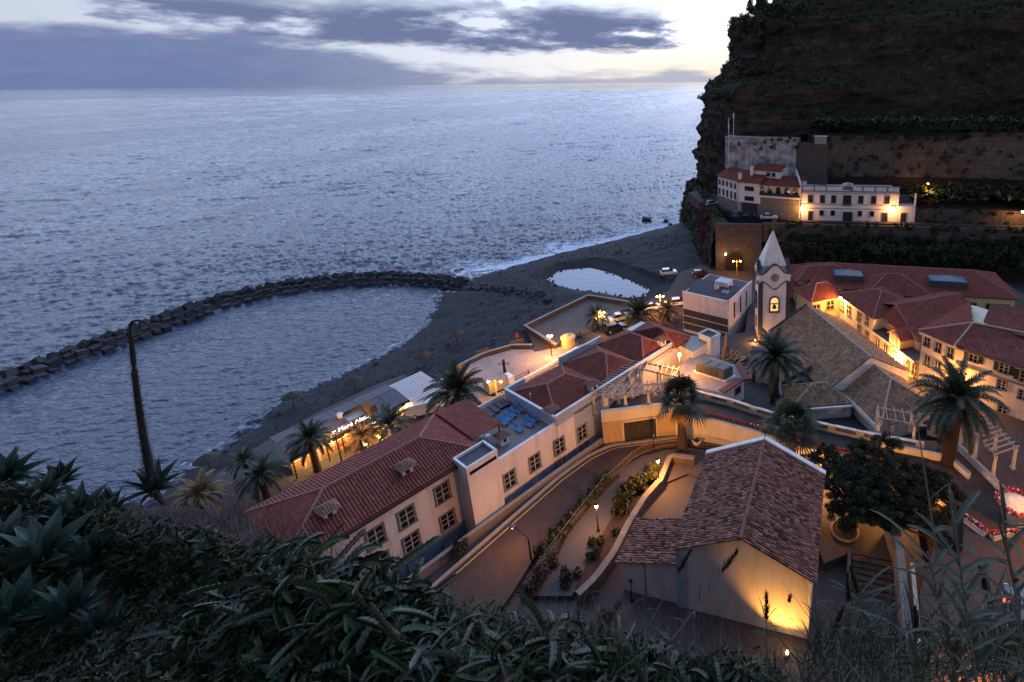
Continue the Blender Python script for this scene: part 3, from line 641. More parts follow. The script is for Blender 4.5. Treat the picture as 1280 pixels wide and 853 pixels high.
# ------------------------------------------------------------------ free-standing and retaining walls with stones picked out
def stone_wall(name, p0, p1, z0, z1, th, label, sx=1.2, sy=.6, m='stone', limit=300, parent=None, proud=.02):
    """mortar core with individually set blocks on the face toward the camera"""
    t = thing(name, label, 'wall', (p0[0], p0[1], z0)) if parent is None else parent
    d = np.array([p1[0]-p0[0], p1[1]-p0[1]]); L = math.hypot(*d); d /= L; n = np.array([d[1], -d[0]])
    if n@np.array([-p0[0], -p0[1]]) < 0: n = -n
    yaw = math.atan2(d[1], d[0])
    b = MB(); c = [(p0[0], p0[1]), (p1[0], p1[1]), (p1[0]-n[0]*th, p1[1]-n[1]*th), (p0[0]-n[0]*th, p0[1]-n[1]*th)]
    b.prism(c, z0, z1); b.build('core', M['mortar'], t)
    rows = max(1, round((z1-z0)/sy)); h = (z1-z0)/rows; nn = 0; base = wloc(t)
    me = []
    for k in range(5):
        q = MB(); q.cur = rnd.uniform(.85, 1.18); f = .48
        q.hexa([(-f, -.5, -f), (f, -.5, -f), (f, .5, -f), (-f, .5, -f)], [(-f+.03, -.5, f), (f-.04, -.5, f), (f-.03, .5, f-.03), (-f+.02, .5, f)])
        me.append(q.mesh('stone', M[m]))
    for r in range(rows):
        x = -(r % 2)*sx*.45
        while x < L:
            w = sx*rnd.uniform(.7, 1.35); x0, x1 = max(x, 0), min(x+w, L); x += w
            if x1-x0 < .2 or nn >= limit: continue
            cx = (x0+x1)/2; dd = proud*rnd.uniform(.3, 1.4)
            P = (p0[0]+d[0]*cx+n[0]*dd*.5-base[0], p0[1]+d[1]*cx+n[1]*dd*.5-base[1], z0+h*(r+.5)-base[2])
            link('stone', me[rnd.randrange(5)], t, P, (0, 0, yaw), (x1-x0-.03, dd+.06, h-.03)); nn += 1
    return t
t = stone_wall('retaining_wall', G(888, 300, 4)[:2] and (-.6, 116.6), (10.5, 115.2), 3.6, 15.3, 1.2, 'dark stone retaining wall under the upper road above the tunnel', 1.5, .85)
# ------------------------------------------------------------------ building helpers
class WP:
    """a wall plane from p0 to p1 (plan); a along it, d outward (toward the camera side)"""
    def __init__(s, p0, p1, flip=False):
        s.p = np.array(p0[:2], float); d = np.array(p1[:2], float)-s.p; s.L = math.hypot(*d); s.d = d/s.L
        s.n = np.array([s.d[1], -s.d[0]])
        if s.n@(-s.p) < 0: s.n = -s.n
        if flip: s.n = -s.n
    def w(s, a, z, d=0): return (float(s.p[0]+s.d[0]*a+s.n[0]*d), float(s.p[1]+s.d[1]*a+s.n[1]*d), z)
    def at(s, x, y, d=0):
        """(a, z) of the point of this wall sighted at (x, y)"""
        r = ray(x, y); q = s.p+s.n*d; t = (s.n@q)/(s.n@r[:2]); P = r*t
        return float((P[:2]-q)@s.d), CAM_H+float(P[2])
    def box(s, b, a0, a1, z0, z1, d0, d1):
        q = [(a0, d0), (a1, d0), (a1, d1), (a0, d1)]
        return b.hexa([s.w(a, z0, d) for a, d in q], [s.w(a, z1, d) for a, d in q])
def window(par, wp, a, z, w, h, trim='stone_trim', frame='frame_w', cols=2, rows=2, lit=False, shut=None, tw=.13, name='window', arch=False, sill=True, pane=None, deep=.10):
    """stone surround > pane, casement bars, shutters; (a, z) is its middle"""
    b = MB(); a0, a1, z0, z1 = a-w/2, a+w/2, z-h/2, z+h/2
    if arch:
        n = 9; ring = [(a0, z0), (a0, z1-w/2)]+[(a-w/2*math.cos(math.pi*k/n), z1-w/2+w/2*math.sin(math.pi*k/n)) for k in range(1, n)]+[(a1, z1-w/2), (a1, z0)]
        for (p, q), (p2, q2) in zip(ring[:-1], ring[1:]):
            def o(pp, qq): return (pp+(pp-a)*tw*2/w, qq+(tw if qq > z1-w/2+.01 else 0)*(qq-(z1-w/2))/(w/2))
            (A, B), (A2, B2) = o(p, q), o(p2, q2)
            b.hexa([wp.w(p, q, -.02), wp.w(p2, q2, -.02), wp.w(A2, B2, -.02), wp.w(A, B, -.02)], [wp.w(p, q, deep), wp.w(p2, q2, deep), wp.w(A2, B2, deep), wp.w(A, B, deep)])
        wp.box(b, a0-tw, a1+tw, z0-tw, z0, -.02, deep+.05)
    else:
        wp.box(b, a0-tw, a0, z0, z1, -.02, deep); wp.box(b, a1, a1+tw, z0, z1, -.02, deep); wp.box(b, a0-tw, a1+tw, z1, z1+tw, -.02, deep+.01)
        wp.box(b, a0-tw-(.05 if sill else 0), a1+tw+(.05 if sill else 0), z0-tw, z0, -.02, deep+(.08 if sill else .01))
    o = b.build(name, M[trim], par)
    g = MB()
    if arch: g.add([wp.w(p, q, .02) for p, q in ring], [tuple(range(len(ring)))])
    else: wp.box(g, a0+.005, a1-.005, z0+.005, z1-.005, -.01, .02)
    g.build('pane', M['lit' if lit else (pane or 'glass')], o)
    if cols+rows > 2 or cols > 1:
        f = MB(); e = .05
        wp.box(f, a0+.006, a0+e, z0+.006, z1-.006, .02, .06); wp.box(f, a1-e, a1-.006, z0+.006, z1-.006, .02, .06)
        for c in range(1, cols): x = a0+w*c/cols; wp.box(f, x-.035, x+.035, z0+.01, z1-(.3*w if arch else .01), .02, .058)
        for r_ in range(1, rows): y = z0+h*r_/rows; wp.box(f, a0+e, a1-e, y-.025, y+.025, .02, .05)
        f.build('casement', M[frame], o)
    if shut:
        for s in (-1, 1):
            f = MB(); x0 = a0-tw-w*.5 if s < 0 else a1+tw; wp.box(f, x0, x0+w*.5, z0, z1, .0, .07); f.build('shutter', M[shut], o)
    return o
def door(par, wp, a, z0, w, h, m='wood', trim='stone_trim', tw=.12, lit=False):
    b = MB(); wp.box(b, a-w/2-tw, a-w/2, z0, z0+h, -.02, .09); wp.box(b, a+w/2, a+w/2+tw, z0, z0+h, -.02, .09); wp.box(b, a-w/2-tw, a+w/2+tw, z0+h, z0+h+tw, -.02, .10)
    o = b.build('door', M[trim], par); g = MB()
    for s in range(2): wp.box(g, a-w/2+s*w/2+.01, a-w/2+(s+1)*w/2-.01, z0+.01, z0+h-.01, -.01, .04)
    g.build('door_leaf', M[m], o); return o
def tiles(facets, m, parent, w=.24, l=.40, name='roof_tiles', spread=.22, jit=.012, sheet=True):
    """half-round clay tiles laid over planar facets, joined as one roof skin"""
    rg = np.random.default_rng(len(facets)*13+int(w*1000)); AV = []; AF = []; AT = []; nv = 0; off = wloc(parent)
    sv, sf = [], []
    for poly in facets:
        P = np.array(poly, float); n = np.zeros(3)
        for i in range(len(P)):
            q = P[(i+1) % len(P)]; n += np.cross(P[i], q)
        n /= np.linalg.norm(n)
        if n[2] < 0: n = -n
        s = np.array([n[0]*n[2], n[1]*n[2], -(n[0]**2+n[1]**2)]); s /= np.linalg.norm(s); a = np.cross(n, s)
        o = P[0]; ua = (P-o)@a; us = (P-o)@s; q2 = np.stack([ua, us], 1)
        A_, S_ = np.meshgrid(np.arange(ua.min()+w/2, ua.max(), w), np.arange(us.min()+l*.5, us.max()+.02, l)); A_, S_ = A_.ravel(), S_.ravel()
        k = pip([tuple(x) for x in q2], A_, S_); A_, S_ = A_[k], S_[k]
        if len(A_) == 0: continue
        A_ = A_+rg.normal(0, jit*.6, len(A_)); S_ = S_+rg.normal(0, jit, len(S_)); Hh = rg.normal(0, jit*.6, len(A_))
        ang = np.radians([0, 55, 125, 180]); pr = np.stack([-np.cos(ang)*w*.5, np.sin(ang)*w*.40], 1)
        vv = np.zeros((len(A_), 8, 3))
        for e, (ds, dh) in enumerate(((-l*.55, .005), (l*.58, .035))):
            for j in range(4):
                sc = 1.0 if e else .88
                vv[:, e*4+j] = o+(A_[:, None]+pr[j, 0]*sc)*a+(S_[:, None]+ds)*s+(Hh[:, None]+dh+pr[j, 1]*sc)*n
        ff = np.array([(0, 1, 5, 4), (1, 2, 6, 5), (2, 3, 7, 6)])
        AV.append(vv.reshape(-1, 3)); AF.append((ff[None]+8*np.arange(len(A_))[:, None, None]).reshape(-1, 4)+nv); nv += 8*len(A_)
        tn = np.clip(rg.normal(1, spread, len(A_)), .35, 1.9); AT.append(np.repeat(tn, 3))
        if sheet: sv.append([tuple(p+n*.0) for p in P]); 
    V = np.concatenate(AV)-off; o = link(name, npmesh(name, V, np.concatenate(AF), M[m], tone=np.concatenate(AT)), parent, kind='stuff')
    if sheet:
        b = MB(); b.cur = .55
        for p in sv: b.poly(p)
        b.build('roof_deck', M[m], parent)
    return o
def hip(fr, u0, u1, v0, v1, ze, ur0, ur1, vr0, vr1, zr):
    c = [fr.w(u0, v0, ze), fr.w(u1, v0, ze), fr.w(u1, v1, ze), fr.w(u0, v1, ze)]; r0, r1 = fr.w(ur0, vr0, zr), fr.w(ur1, vr1, zr)
    along_u = abs(ur1-ur0) >= abs(vr1-vr0)
    if along_u: F = [[c[0], c[1], r1, r0], [c[1], c[2], r1], [c[2], c[3], r0, r1], [c[3], c[0], r0]]; H = [(c[0], r0), (c[1], r1), (c[2], r1), (c[3], r0), (r0, r1)]
    else: F = [[c[0], c[1], r0], [c[1], c[2], r1, r0], [c[2], c[3], r1], [c[3], c[0], r0, r1]]; H = [(c[0], r0), (c[1], r0), (c[2], r1), (c[3], r1), (r0, r1)]
    return F, H
def ridges(par, lines, m='tile_ridge', r=.12, name='ridge_cap', up=.06):
    for p, q in lines:
        if math.dist(p, q) < .2: continue
        n = max(2, int(math.dist(p, q)/.4)+1)
        b = MB(); pts = [tuple(p[k]+(q[k]-p[k])*i/(n-1)+(up if k == 2 else 0) for k in range(3)) for i in range(n)]
        b.tube(pts, [r*(1.0 if i % 2 else 1.14) for i in range(n)], 6); b.build(name, M[m], par)
def walls(par, fr, u0, u1, v0, v1, z0, z1, m, name='wall'):
    b = MB(); b.box(fr, u0, u1, v0, v1, z0, z1); return b.build(name, M[m], par)
def eaves(par, fr, u0, u1, v0, v1, z, m='stone_trim', h=.14, name='eave'):
    b = MB(); b.box(fr, u0, u1, v0, v1, z-h, z-.004); return b.build(name, M[m], par)
def vent(label, p, z, yaw, s=1.0, h=1.15, group='tile-capped roof vents'):
    t = thing('roof_vent', label, 'vent', (p[0], p[1], z), group); f = Frame(p[0], p[1], yaw)
    walls(t, f, -.45*s, .45*s, -.45*s, .45*s, z-.3, z+h*.8, 'white', 'shaft')
    w = WP(f.w(-.45*s, .45*s, 0), f.w(.45*s, .45*s, 0)); b = MB(); w.box(b, .28*s, .62*s, z+.25, z+.62, -.01, .02); b.build('opening', M['glass'], t)
    F, H = hip(f, -.68*s, .68*s, -.68*s, .68*s, z+h*.8, -.2*s, .2*s, 0, 0, z+h*.8+.34)
    eaves(t, f, -.64*s, .64*s, -.64*s, .64*s, z+h*.8, 'white', .08); tiles(F, 'tile_ridge', t, .2, .3); return t
# ------------------------------------------------------------------ seafront hotel
hot = thing('hotel', 'long white seafront hotel with hipped red roof and street windows', 'hotel', HF.w(-5, -2.6, 3.6))
walls(hot, HF, -13.6, 2.5, -11.8, -2.6, 3.4, 12.3, 'pink_white')
eaves(hot, HF, -13.95, 2.7, -12.1, -2.25, 12.42, 'stone_trim', .16)
b = MB(); b.box(HF, -14.0, 2.74, -2.26, -2.10, 12.28, 12.44); b.build('gutter', M['metal_d'], hot)
b = MB(); b.box(HF, -14.0, 2.74, -12.28, -12.12, 12.28, 12.44); b.build('gutter', M['metal_d'], hot)
F, H = hip(HF, -14.0, 2.75, -12.15, -2.2, 12.45, -9.0, -.95, -7.2, -7.2, 14.05)
tiles(F, 'tile', hot, .26, .42, spread=.10); ridges(hot, H)
b = MB(); b.box(HF, -13.7, -.05, -2.6, -2.56, 3.5, 5.9); b.build('plinth', M['plinth'], hot)
wf = WP(HF.w(-13.6, -2.6, 0), HF.w(2.5, -2.6, 0))
for x, y, lit, h in ((470, 671, 0, 1.75), (508.5, 646, 0, 1.75), (553, 616, 0, 1.75), (514.7, 677, 0, 1.6), (559.7, 650, 0, 1.6), (476, 704, 0, 1.6), (520.3, 704, 1, 1.1), (563.4, 678, 0, 1.1)):
    a, z = wf.at(x, y); window(hot, wf, a, z, 1.25, h, lit=bool(lit), cols=2, rows=3)
# stair tower
tw_ = thing('stair_tower', 'plain white stair tower with flat dark top beside hotel street wall', 'tower', HF.w(1.6, -1.6, 4))
walls(tw_, HF, 0, 3.15, -2.85, -.45, 3.4, 12.75, 'pink_white')
for q in ((0, 3.15, -2.85, -2.69), (0, 3.15, -.61, -.45), (0, .16, -2.69, -.61), (2.99, 3.15, -2.69, -.61)):
    b = MB(); b.box(HF, q[0]-.02, q[1]+.02, q[2]-.02, q[3]+.02, 12.75, 13.08); b.build('parapet', M['white'], tw_)
b = MB(); b.box(HF, .16, 2.99, -2.69, -.61, 12.76, 12.80); b.build('roof', M['slate'], tw_)
b = MB(); b.box(HF, .25, 3.0, -.47, -.425, 12.1, 12.45); b.build('slot', M['glass'], tw_)
b = MB(); b.box(HF, -.03, 3.18, -.44, -.405, 3.5, 5.9); b.build('plinth', M['plinth'], tw_)
b = MB(); b.tube([HF.w(3.22, -1.1, 12.6), HF.w(3.22, -1.1, 6)], .05); b.build('drainpipe', M['metal_w'], tw_)
# terrace block
ter = thing('terrace_block', 'pink hotel wing carrying a roof terrace of sun loungers', 'building', HF.w(7, -1.3, 3.6))
walls(ter, HF, 3.15, 10.7, -12.0, -1.35, 3.4, 10.15, 'pink_white')
b = MB(); b.box(HF, 2.75, 10.7, -11.8, -1.6, 10.16, 10.22); b.build('terrace_floor', M['deck_tile'], ter)
b = MB(); b.box(HF, 3.2, 10.7, -1.62, -1.33, 10.15, 11.0); b.box(HF, 3.2, 10.7, -12.02, -11.8, 10.15, 10.75); b.build('parapet', M['pink_white'], ter)
b = MB(); b.box(HF, 3.2, 13.1, -1.66, -1.29, 11.0, 11.06); b.build('coping', M['white'], ter)
b = MB(); b.box(HF, 3.2, 10.7, -1.352, -1.31, 3.5, 6.3); b.build('plinth', M['plinth'], ter)
wt = WP(HF.w(3.2, -1.35, 0), HF.w(17, -1.35, 0))
for x, y, lit, h in ((637, 599.4, 0, 1.75), (668.4, 577.8, 0, 1.75), (639.4, 624.7, 1, 1.0), (671, 600, 0, .9)):
    a, z = wt.at(x, y); window(ter, wt, a, z, 1.2, h, lit=bool(lit), cols=2, rows=3)
# canopy of red tile at the terrace edge
can = thing('terrace_canopy', 'low red tiled canopy shading the hotel terrace edge', 'canopy', HF.w(4.5, -8, 10.22))
cu = [HF.w(2.8, -12.0, 12.75), HF.w(6.3, -12.0, 12.45), HF.w(6.3, -4.6, 12.45), HF.w(2.8, -4.4, 12.75)]
tiles([cu], 'tile', can, .26, .42, spread=.10)
b = MB(); b.hexa([(x, y, z-.14) for x, y, z in cu], [(x, y, z-.01) for x, y, z in cu]); b.build('edge_board', M['wood'], can)
for v in (-11.6, -8.2, -4.9):
    b = MB(); b.tube([HF.w(6.0, v, 10.2), HF.w(6.0, v, 12.4)], .08); b.build('post', M['metal_d'], can)
# pavilion roofs
pav = thing('pavilion_wing', 'hotel wing under a row of red hipped pavilion roofs with parapets', 'building', HF.w(22, -1.2, 3.6))
walls(pav, HF, 10.7, 34.5, -10.9, -1.25, 3.4, 11.1, 'pink_white')
FF, HH = [], []
for a in ((10.9, 18.7, -10.6, -1.5, 11.3, 13.0, 15.6, -5.75, -5.75, 13.1), (18.7, 24.9, -10.6, -1.5, 11.3, 21.9, 21.9, -6.2, -5.2, 13.1), (24.9, 30.8, -10.6, -1.2, 11.3, 27.9, 27.9, -6.6, -4.4, 13.15), (30.8, 35.0, -9.5, -.6, 11.2, 31.6, 31.6, -4.6, -3.6, 13.1)):
    F, H = hip(HF, *a); FF += F; HH += H
tiles(FF, 'tile', pav, .26, .42, spread=.10); ridges(pav, HH)
for k, q in enumerate(((10.7, 30.8, -1.4, -1.2, 11.95), (10.62, 10.85, -11.2, -1.2, 11.75), (10.7, 13.4, -11.2, -10.95, 11.8), (18.6, 26.0, -11.0, -10.8, 12.2))):
    b = MB(); b.box(HF, q[0], q[1], q[2], q[3], 10.6, q[4]); b.build('parapet', M['blue_wall' if k in (0, 1, 2, 3) else 'white'], pav)
    b = MB(); b.box(HF, q[0]-.04, q[1]+.04, q[2]-.05, q[3]+.05, q[4], q[4]+.07); b.build('coping', M['white'], pav)
b = MB(); b.box(HF, 10.72, 13.0, -1.352, -1.22, 6.3, 11.0); b.build('wall', M['pink_white'], pav)
b = MB(); b.box(HF, 13.0, 17.2, -1.35, -1.2, 3.5, 11.0); b.build('wall', M['blue_wall'], pav)
b = MB(); b.box(HF, 10.72, 13.0, -1.353, -1.205, 3.5, 6.3); b.build('plinth', M['plinth'], pav)
for x, y, h in ((698.4, 556.6, 1.75), (726.6, 539.7, 1.75), (701, 577, .9), (729, 558, .9)):
    a, z = wt.at(x, y); window(pav, WP(HF.w(3.2, -1.21, 0), HF.w(17, -1.21, 0)), a, z, 1.2, h, cols=2, rows=3)
def loc_z(x, y, z): return G(x, y, z)
for lab, (x, y), z, yaw in (('white roof vent with tiled cap half way up the hotel roof', (508, 592), 12.95, .62), ('white roof vent nearest the foreground plants on the hotel roof', (412, 646), 12.9, .62), ('white vent hut standing on the sun terrace floor', (629, 553), 10.3, .62), ('white vent hut at the corner of terrace and pavilion roof', (690, 520), 11.0, .62), ('white roof vent behind the pergola on the pavilion roofs', (741, 487), 11.7, .62), ('white roof vent on the farthest pavilion roof near the glass roof', (827, 431), 11.9, .62)):
    vent(lab, G(x, y, z), z, yaw)
# ------------------------------------------------------------------ glass roof, white lift box, plant roof
gl = thing('glass_roof_lobby', 'small lobby with sloping glass roof beside a white lift box', 'building', (*G(866, 440, 7)[:2], 7.0))
q = [G(848, 431, 10.8), G(866, 419, 11.6), G(889, 425, 11.6), G(866, 440, 10.8)]
b = MB(); b.hexa([(x, y, 3.6) for x, y, z in q], [(x, y, z-.12) for x, y, z in q]); b.build('wall', M['white'], gl)
for i in range(5):
    for j in range(2):
        def lerp(s, t_): return tuple((q[0][k]*(1-s)+q[3][k]*s)*(1-t_)+(q[1][k]*(1-s)+q[2][k]*s)*t_ for k in range(3))
        b = MB(); s0, s1, t0, t1 = i/5+.012, (i+1)/5-.012, j/2+.012, (j+1)/2-.012
        P = [lerp(s0, t0), lerp(s1, t0), lerp(s1, t1), lerp(s0, t1)]; b.hexa([(x, y, z-.06) for x, y, z in P], P); b.build('glass_pane', M['glass_blue'], gl)
b = MB(); b.hexa([(x, y, z-.11) for x, y, z in q], [(x, y, z-.07) for x, y, z in q]); b.build('roof_frame', M['metal_w'], gl)
lb = thing('lift_box', 'white box-shaped lift tower with dark recessed top by the glass roof', 'building', (*G(888, 450, 7)[:2], 7.0))
q = [G(873, 417, 12.3)[:2], G(885, 411, 12.3)[:2], G(900, 417, 12.3)[:2], G(888, 423, 12.3)[:2]]
b = MB(); b.prism(q, 3.6, 12.0); b.build('wall', M['white'], lb)
for i in range(4):
    p0, p1 = q[i], q[(i+1) % 4]; b = MB(); w = WP(p0, p1); w.box(b, -.1, w.L+.1, 12.0, 12.35, -.1, .1); b.build('parapet', M['white'], lb)
b = MB(); c = np.mean(q, 0); b.prism([tuple(c+(np.array(p)-c)*.9) for p in q], 12.0, 12.05); b.build('roof', M['slate'], lb)
pr_ = thing('plant_roof_building', 'low building whose flat roof carries a green air-conditioning plant', 'building', (*G(900, 490, 7)[:2], 7.0))
q = [G(835, 470, 9.8)[:2], G(861, 482, 9.8)[:2], G(905, 492, 9.8)[:2], G(930, 476, 9.8)[:2], G(919, 456, 9.8)[:2], G(870, 440, 9.8)[:2]]
b = MB(); b.prism(q, 3.6, 9.75); b.build('wall', M['white'], pr_)
b = MB(); b.prism(q, 9.752, 9.80); b.build('roof', M['paving'], pr_)
for i in (2, 3):
    w = WP(q[i], q[i+1]); b = MB(); w.box(b, 0, w.L, 9.75, 9.95, -.9, .03); b.build('border', mat('red_paving', (.20, .085, .075), .9, .2, 3), pr_)
w = WP(q[2], q[3]); a, z = w.at(922, 488); window(pr_, w, a, z, .9, .8, cols=1, rows=1)
ac = thing('air_conditioning_plant', 'grey-green air-conditioning unit on a white plinth on the flat roof', 'air conditioner', (*G(900, 472, 9.8)[:2], 9.8))
q = [G(870, 465, 9.9)[:2], G(905, 476, 9.9)[:2], G(916, 470, 9.9)[:2], G(881, 459, 9.9)[:2]]
c = np.mean(q, 0); b = MB(); b.prism([tuple(c+(np.array(p)-c)*1.18) for p in q], 9.8, 9.97); b.build('plinth', M['white'], ac)
b = MB(); b.prism(q, 9.97, 11.35); b.build('casing', M['metal_g'], ac)
w = WP(q[0], q[1])
for k in range(4):
    b = MB(); w.box(b, .12+w.L*.19*k, w.L*.19*(k+1)-.02, 10.1, 11.2, -.01, .03); b.build('grille', M['slate'], ac)
for k in range(3):
    b = MB(); p0, p1, p2, p3 = [np.array(p) for p in q]
    for j in range(1): 
        f = lambda s, t_: tuple((p0*(1-s)+p1*s)*(1-t_)+(p3*(1-s)+p2*s)*t_)
        b.prism([f(k/3+.03, .1), f((k+1)/3-.03, .1), f((k+1)/3-.03, .9), f(k/3+.03, .9)], 11.35, 11.42)
    b.build('fan_cover', M['metal_d' if k == 9 else 'metal_g'], ac)
# ------------------------------------------------------------------ chapel
ch = thing('chapel', 'old chapel with mottled clay tile gable roof and white walls', 'chapel', CF.w(5.5, -5.7, 5.4))
b = MB(); u0, u1, v0, v1 = .3, 11.1, -11.2, -.3
b.hexa([CF.w(u0, v0, 4.8), CF.w(u1, v0, 4.8), CF.w(u1, v1, 4.8), CF.w(u0, v1, 4.8)], [CF.w(u0, v0, 11.55), CF.w(u1, v0, 11.55), CF.w(u1, v1, 11.55), CF.w(u0, v1, 11.55)])
b.add([CF.w(u0, v0, 11.55), CF.w(u0, v1, 11.55), CF.w(u0, -5.75, 14.1), CF.w(u1, v0, 11.55), CF.w(u1, v1, 11.55), CF.w(u1, -5.75, 14.1)], [(0, 1, 2), (5, 4, 3), (0, 2, 5, 3), (1, 4, 5, 2)])
b.build('wall', M['pink_white'], ch)
Fc = [[CF.w(0, -11.65, 11.5), CF.w(11.5, -11.65, 11.5), CF.w(11.5, -5.75, 14.25), CF.w(0, -5.75, 14.25)], [CF.w(0, .1, 11.5), CF.w(11.5, .1, 11.5), CF.w(11.5, -5.75, 14.25), CF.w(0, -5.75, 14.25)]]
tiles(Fc, 'tile_old', ch, .235, .40, spread=.42, jit=.03)
ridges(ch, [(CF.w(0, -5.75, 14.28), CF.w(11.4, -5.75, 14.28))], 'tile_old', .15)
for s in (-11.75, .2):
    b = MB(); p, q = CF.w(11.45, s, 11.62), CF.w(11.45, -5.75, 14.5)
    b.hexa([CF.w(11.25, s, 11.4), CF.w(11.75, s, 11.4), CF.w(11.75, -5.75, 14.2), CF.w(11.25, -5.75, 14.2)], [CF.w(11.25, s, 11.72), CF.w(11.75, s, 11.72), CF.w(11.75, -5.75, 14.56), CF.w(11.25, -5.75, 14.56)]); b.build('gable_coping', M['white'], ch)
b = MB(); b.box(CF, 11.47, 11.53, -5.80, -5.70, 14.5, 15.5); b.box(CF, 11.47, 11.53, -6.08, -5.42, 15.1, 15.2); b.build('cross', M['metal_d'], ch)
b = MB(); b.box(CF, .26, .30, -11.2, -10.2, 4.9, 11.2); b.build('corner_band', M['blue_wall'], ch)
b = MB(); b.tube([CF.w(.2, -.35, 11.4), CF.w(.2, -.35, 5.4)], .05); b.build('drainpipe', M['metal_w'], ch)
b = MB(); b.box(CF, 8.4, 9.6, -12.0, -11.2, 8.2, 9.9); b.build('side_niche', M['white'], ch)
an = thing('chapel_annex', 'low white lean-to with clay tile roof against the chapel', 'building', CF.w(2.3, -13.8, 5.4))
b = MB(); b.hexa([CF.w(.5, -16.2, 4.8), CF.w(4.7, -16.2, 4.8), CF.w(4.7, -11.25, 4.8), CF.w(.5, -11.25, 4.8)], [CF.w(.5, -16.2, 8.55), CF.w(4.7, -16.2, 8.55), CF.w(4.7, -11.25, 9.75), CF.w(.5, -11.25, 9.75)]); b.build('wall', M['pink_white'], an)
tiles([[CF.w(.25, -16.6, 8.58), CF.w(5.0, -16.6, 8.58), CF.w(5.0, -11.22, 9.9), CF.w(.25, -11.22, 9.9)]], 'tile_old', an, .235, .40, spread=.42, jit=.03)
b = MB(); b.box(CF, .47, .50, -14.1, -14.05, 4.9, 8.9); b.build('conduit', M['metal_d'], an)
# courtyard and its thick curved wall left of the chapel
cw = [tuple(p) for p in resample([G(*q, 6.9)[:2] for q in ((868, 572), (838, 568), (826, 598), (806, 620), (786, 652), (768, 688), (745, 720), (722, 742))], .8)]
t = thing('courtyard_wall', 'thick pale wall curving round the chapel courtyard', 'wall', (*cw[len(cw)//2], 5.5))
ribbon('wall', cw, .5, 5.2, 6.8, M['mortar'], parent=t); ribbon('coping', cw, .6, 6.8, 6.9, M['coping_dk'], parent=t)
slab('courtyard', gpoly(((865, 575), (840, 575), (830, 600), (810, 625), (790, 655), (775, 690), (840, 700), (880, 620)), 5.7), 5.0, 5.7, M['cobble'])
# ------------------------------------------------------------------ viaduct wall with garage, parapets, pergolas
via = thing('viaduct_wall', 'orange-lit curved retaining wall with a garage door under the raised road', 'wall', (-9, 53.2, 5.9))
base_l = [(-14.1, 52.35), (-11.6, 52.75), (-7.8, 53.55), (-5.4, 53.7)]
pl = [tuple(p) for p in resample(base_l, .7)]
ribbon('wall', pl, .5, 3.6, 9.0, M['ochre'], parent=via)
ribbon('parapet', [(x, y-.16) for x, y in pl], .5, 9.0, 10.4, M['cream'], parent=via)
nr = [(-5.4, 53.55), (-4.0, 53.0)]+[tuple(p) for p in gpoly(((895, 525), (940, 537), (985, 553), (1030, 564), (1060, 570)), 9.1)]
plr = [tuple(p) for p in resample(nr, .9)]
ribbon('wall', plr, .4, 3.6, 9.1, M['cream'], parent=via)
w = WP((-11.75, 52.72), (-7.75, 53.56)); b = MB(); w.box(b, .1, w.L-.1, 5.9, 8.55, .2, .32); b.build('garage_dark_panel', mat('dark_garage_interior', (.05, .045, .035), .8, .3, 2), via)  # flat dark panel, the shade of the recessed garage painted as its colour
for a0, a1, z0, z1 in ((-.12, .12, 5.9, 8.75), (w.L-.12, w.L+.12, 5.9, 8.75), (-.12, w.L+.12, 8.55, 8.78)):
    b = MB(); w.box(b, a0, a1, z0, z1, .22, .36); b.build('door_frame', M['cream'], via)
# planter of flowers along the top
fl = thing('flower_trough', 'long trough of dark red flowers on the viaduct edge', 'planter', (*plr[len(plr)//2], 9.1))
P2 = [(x+.15, y+.42) for x, y in plr[2:]]
ribbon('trough', P2, .42, 9.0, 9.32, M['dark_stone'], parent=fl)
def flowers(parent, pts, n, r, h, seed, white=.12, name='flowers'):
    rg = random.Random(seed); 
    for mname, frac in (('red_flower', 1-white), ('white_flower', white)):
        b = MB()
        for i in range(int(n*frac)):
            p = pts[rg.randrange(len(pts))]; x, y, z = p[0]+rg.uniform(-r, r), p[1]+rg.uniform(-r, r), p[2]+rg.uniform(0, h); s = rg.uniform(.05, .12); b.cur = rg.uniform(.4, 1.5)
            for k in range(2):
                a = rg.uniform(0, 6.28); d = Vector((math.cos(a), math.sin(a), rg.uniform(-.4, .8)))*s; e = Vector((-math.sin(a), math.cos(a), rg.uniform(-.3, .6)))*s
                c = Vector((x, y, z)); b.poly([c-d, c-e, c+d, c+e])
        if b.v: b.build(name if mname == 'red_flower' else 'white_'+name, M[mname], parent, kind='stuff')
flowers(fl, [(x, y, 9.32) for x, y in resample(P2, .12)], 900, .16, .22, 3, .06)
# panelled parapet on the church side of the raised road
far = [tuple(p) for p in gpoly(((856, 486.5), (905, 497), (960, 515), (1000, 523.5), (1040, 532), (1095, 543.5), (1150, 553)), 9.9)]
vp = thing('panelled_parapet', 'pale parapet with recessed dark panels along the church side of the road', 'wall', (*far[2], 9.0))
P = resample(far, 3.1)
ribbon('base_wall', [tuple(p) for p in P], .28, 8.4, 9.35, M['cream'], parent=vp)
for i in range(len(P)):
    d = P[min(i+1, len(P)-1)]-P[max(i-1, 0)]; b = MB(); b.cbox(P[i][0], P[i][1], 9.35, .9, .30, .62, math.atan2(d[1], d[0])); b.build('pier', M['cream'], vp)
    if i+1 < len(P):
        b = MB(); c = (P[i]+P[i+1])/2; d = P[i+1]-P[i]; L = math.hypot(*d); b.cbox(c[0], c[1], 9.35, L-.9, .10, .52, math.atan2(d[1], d[0])); b.build('panel', M['stone_trim'], vp)
        b = MB(); b.cbox(c[0], c[1], 9.87, L-.9, .34, .12, math.atan2(d[1], d[0])); b.build('coping', M['white'], vp)
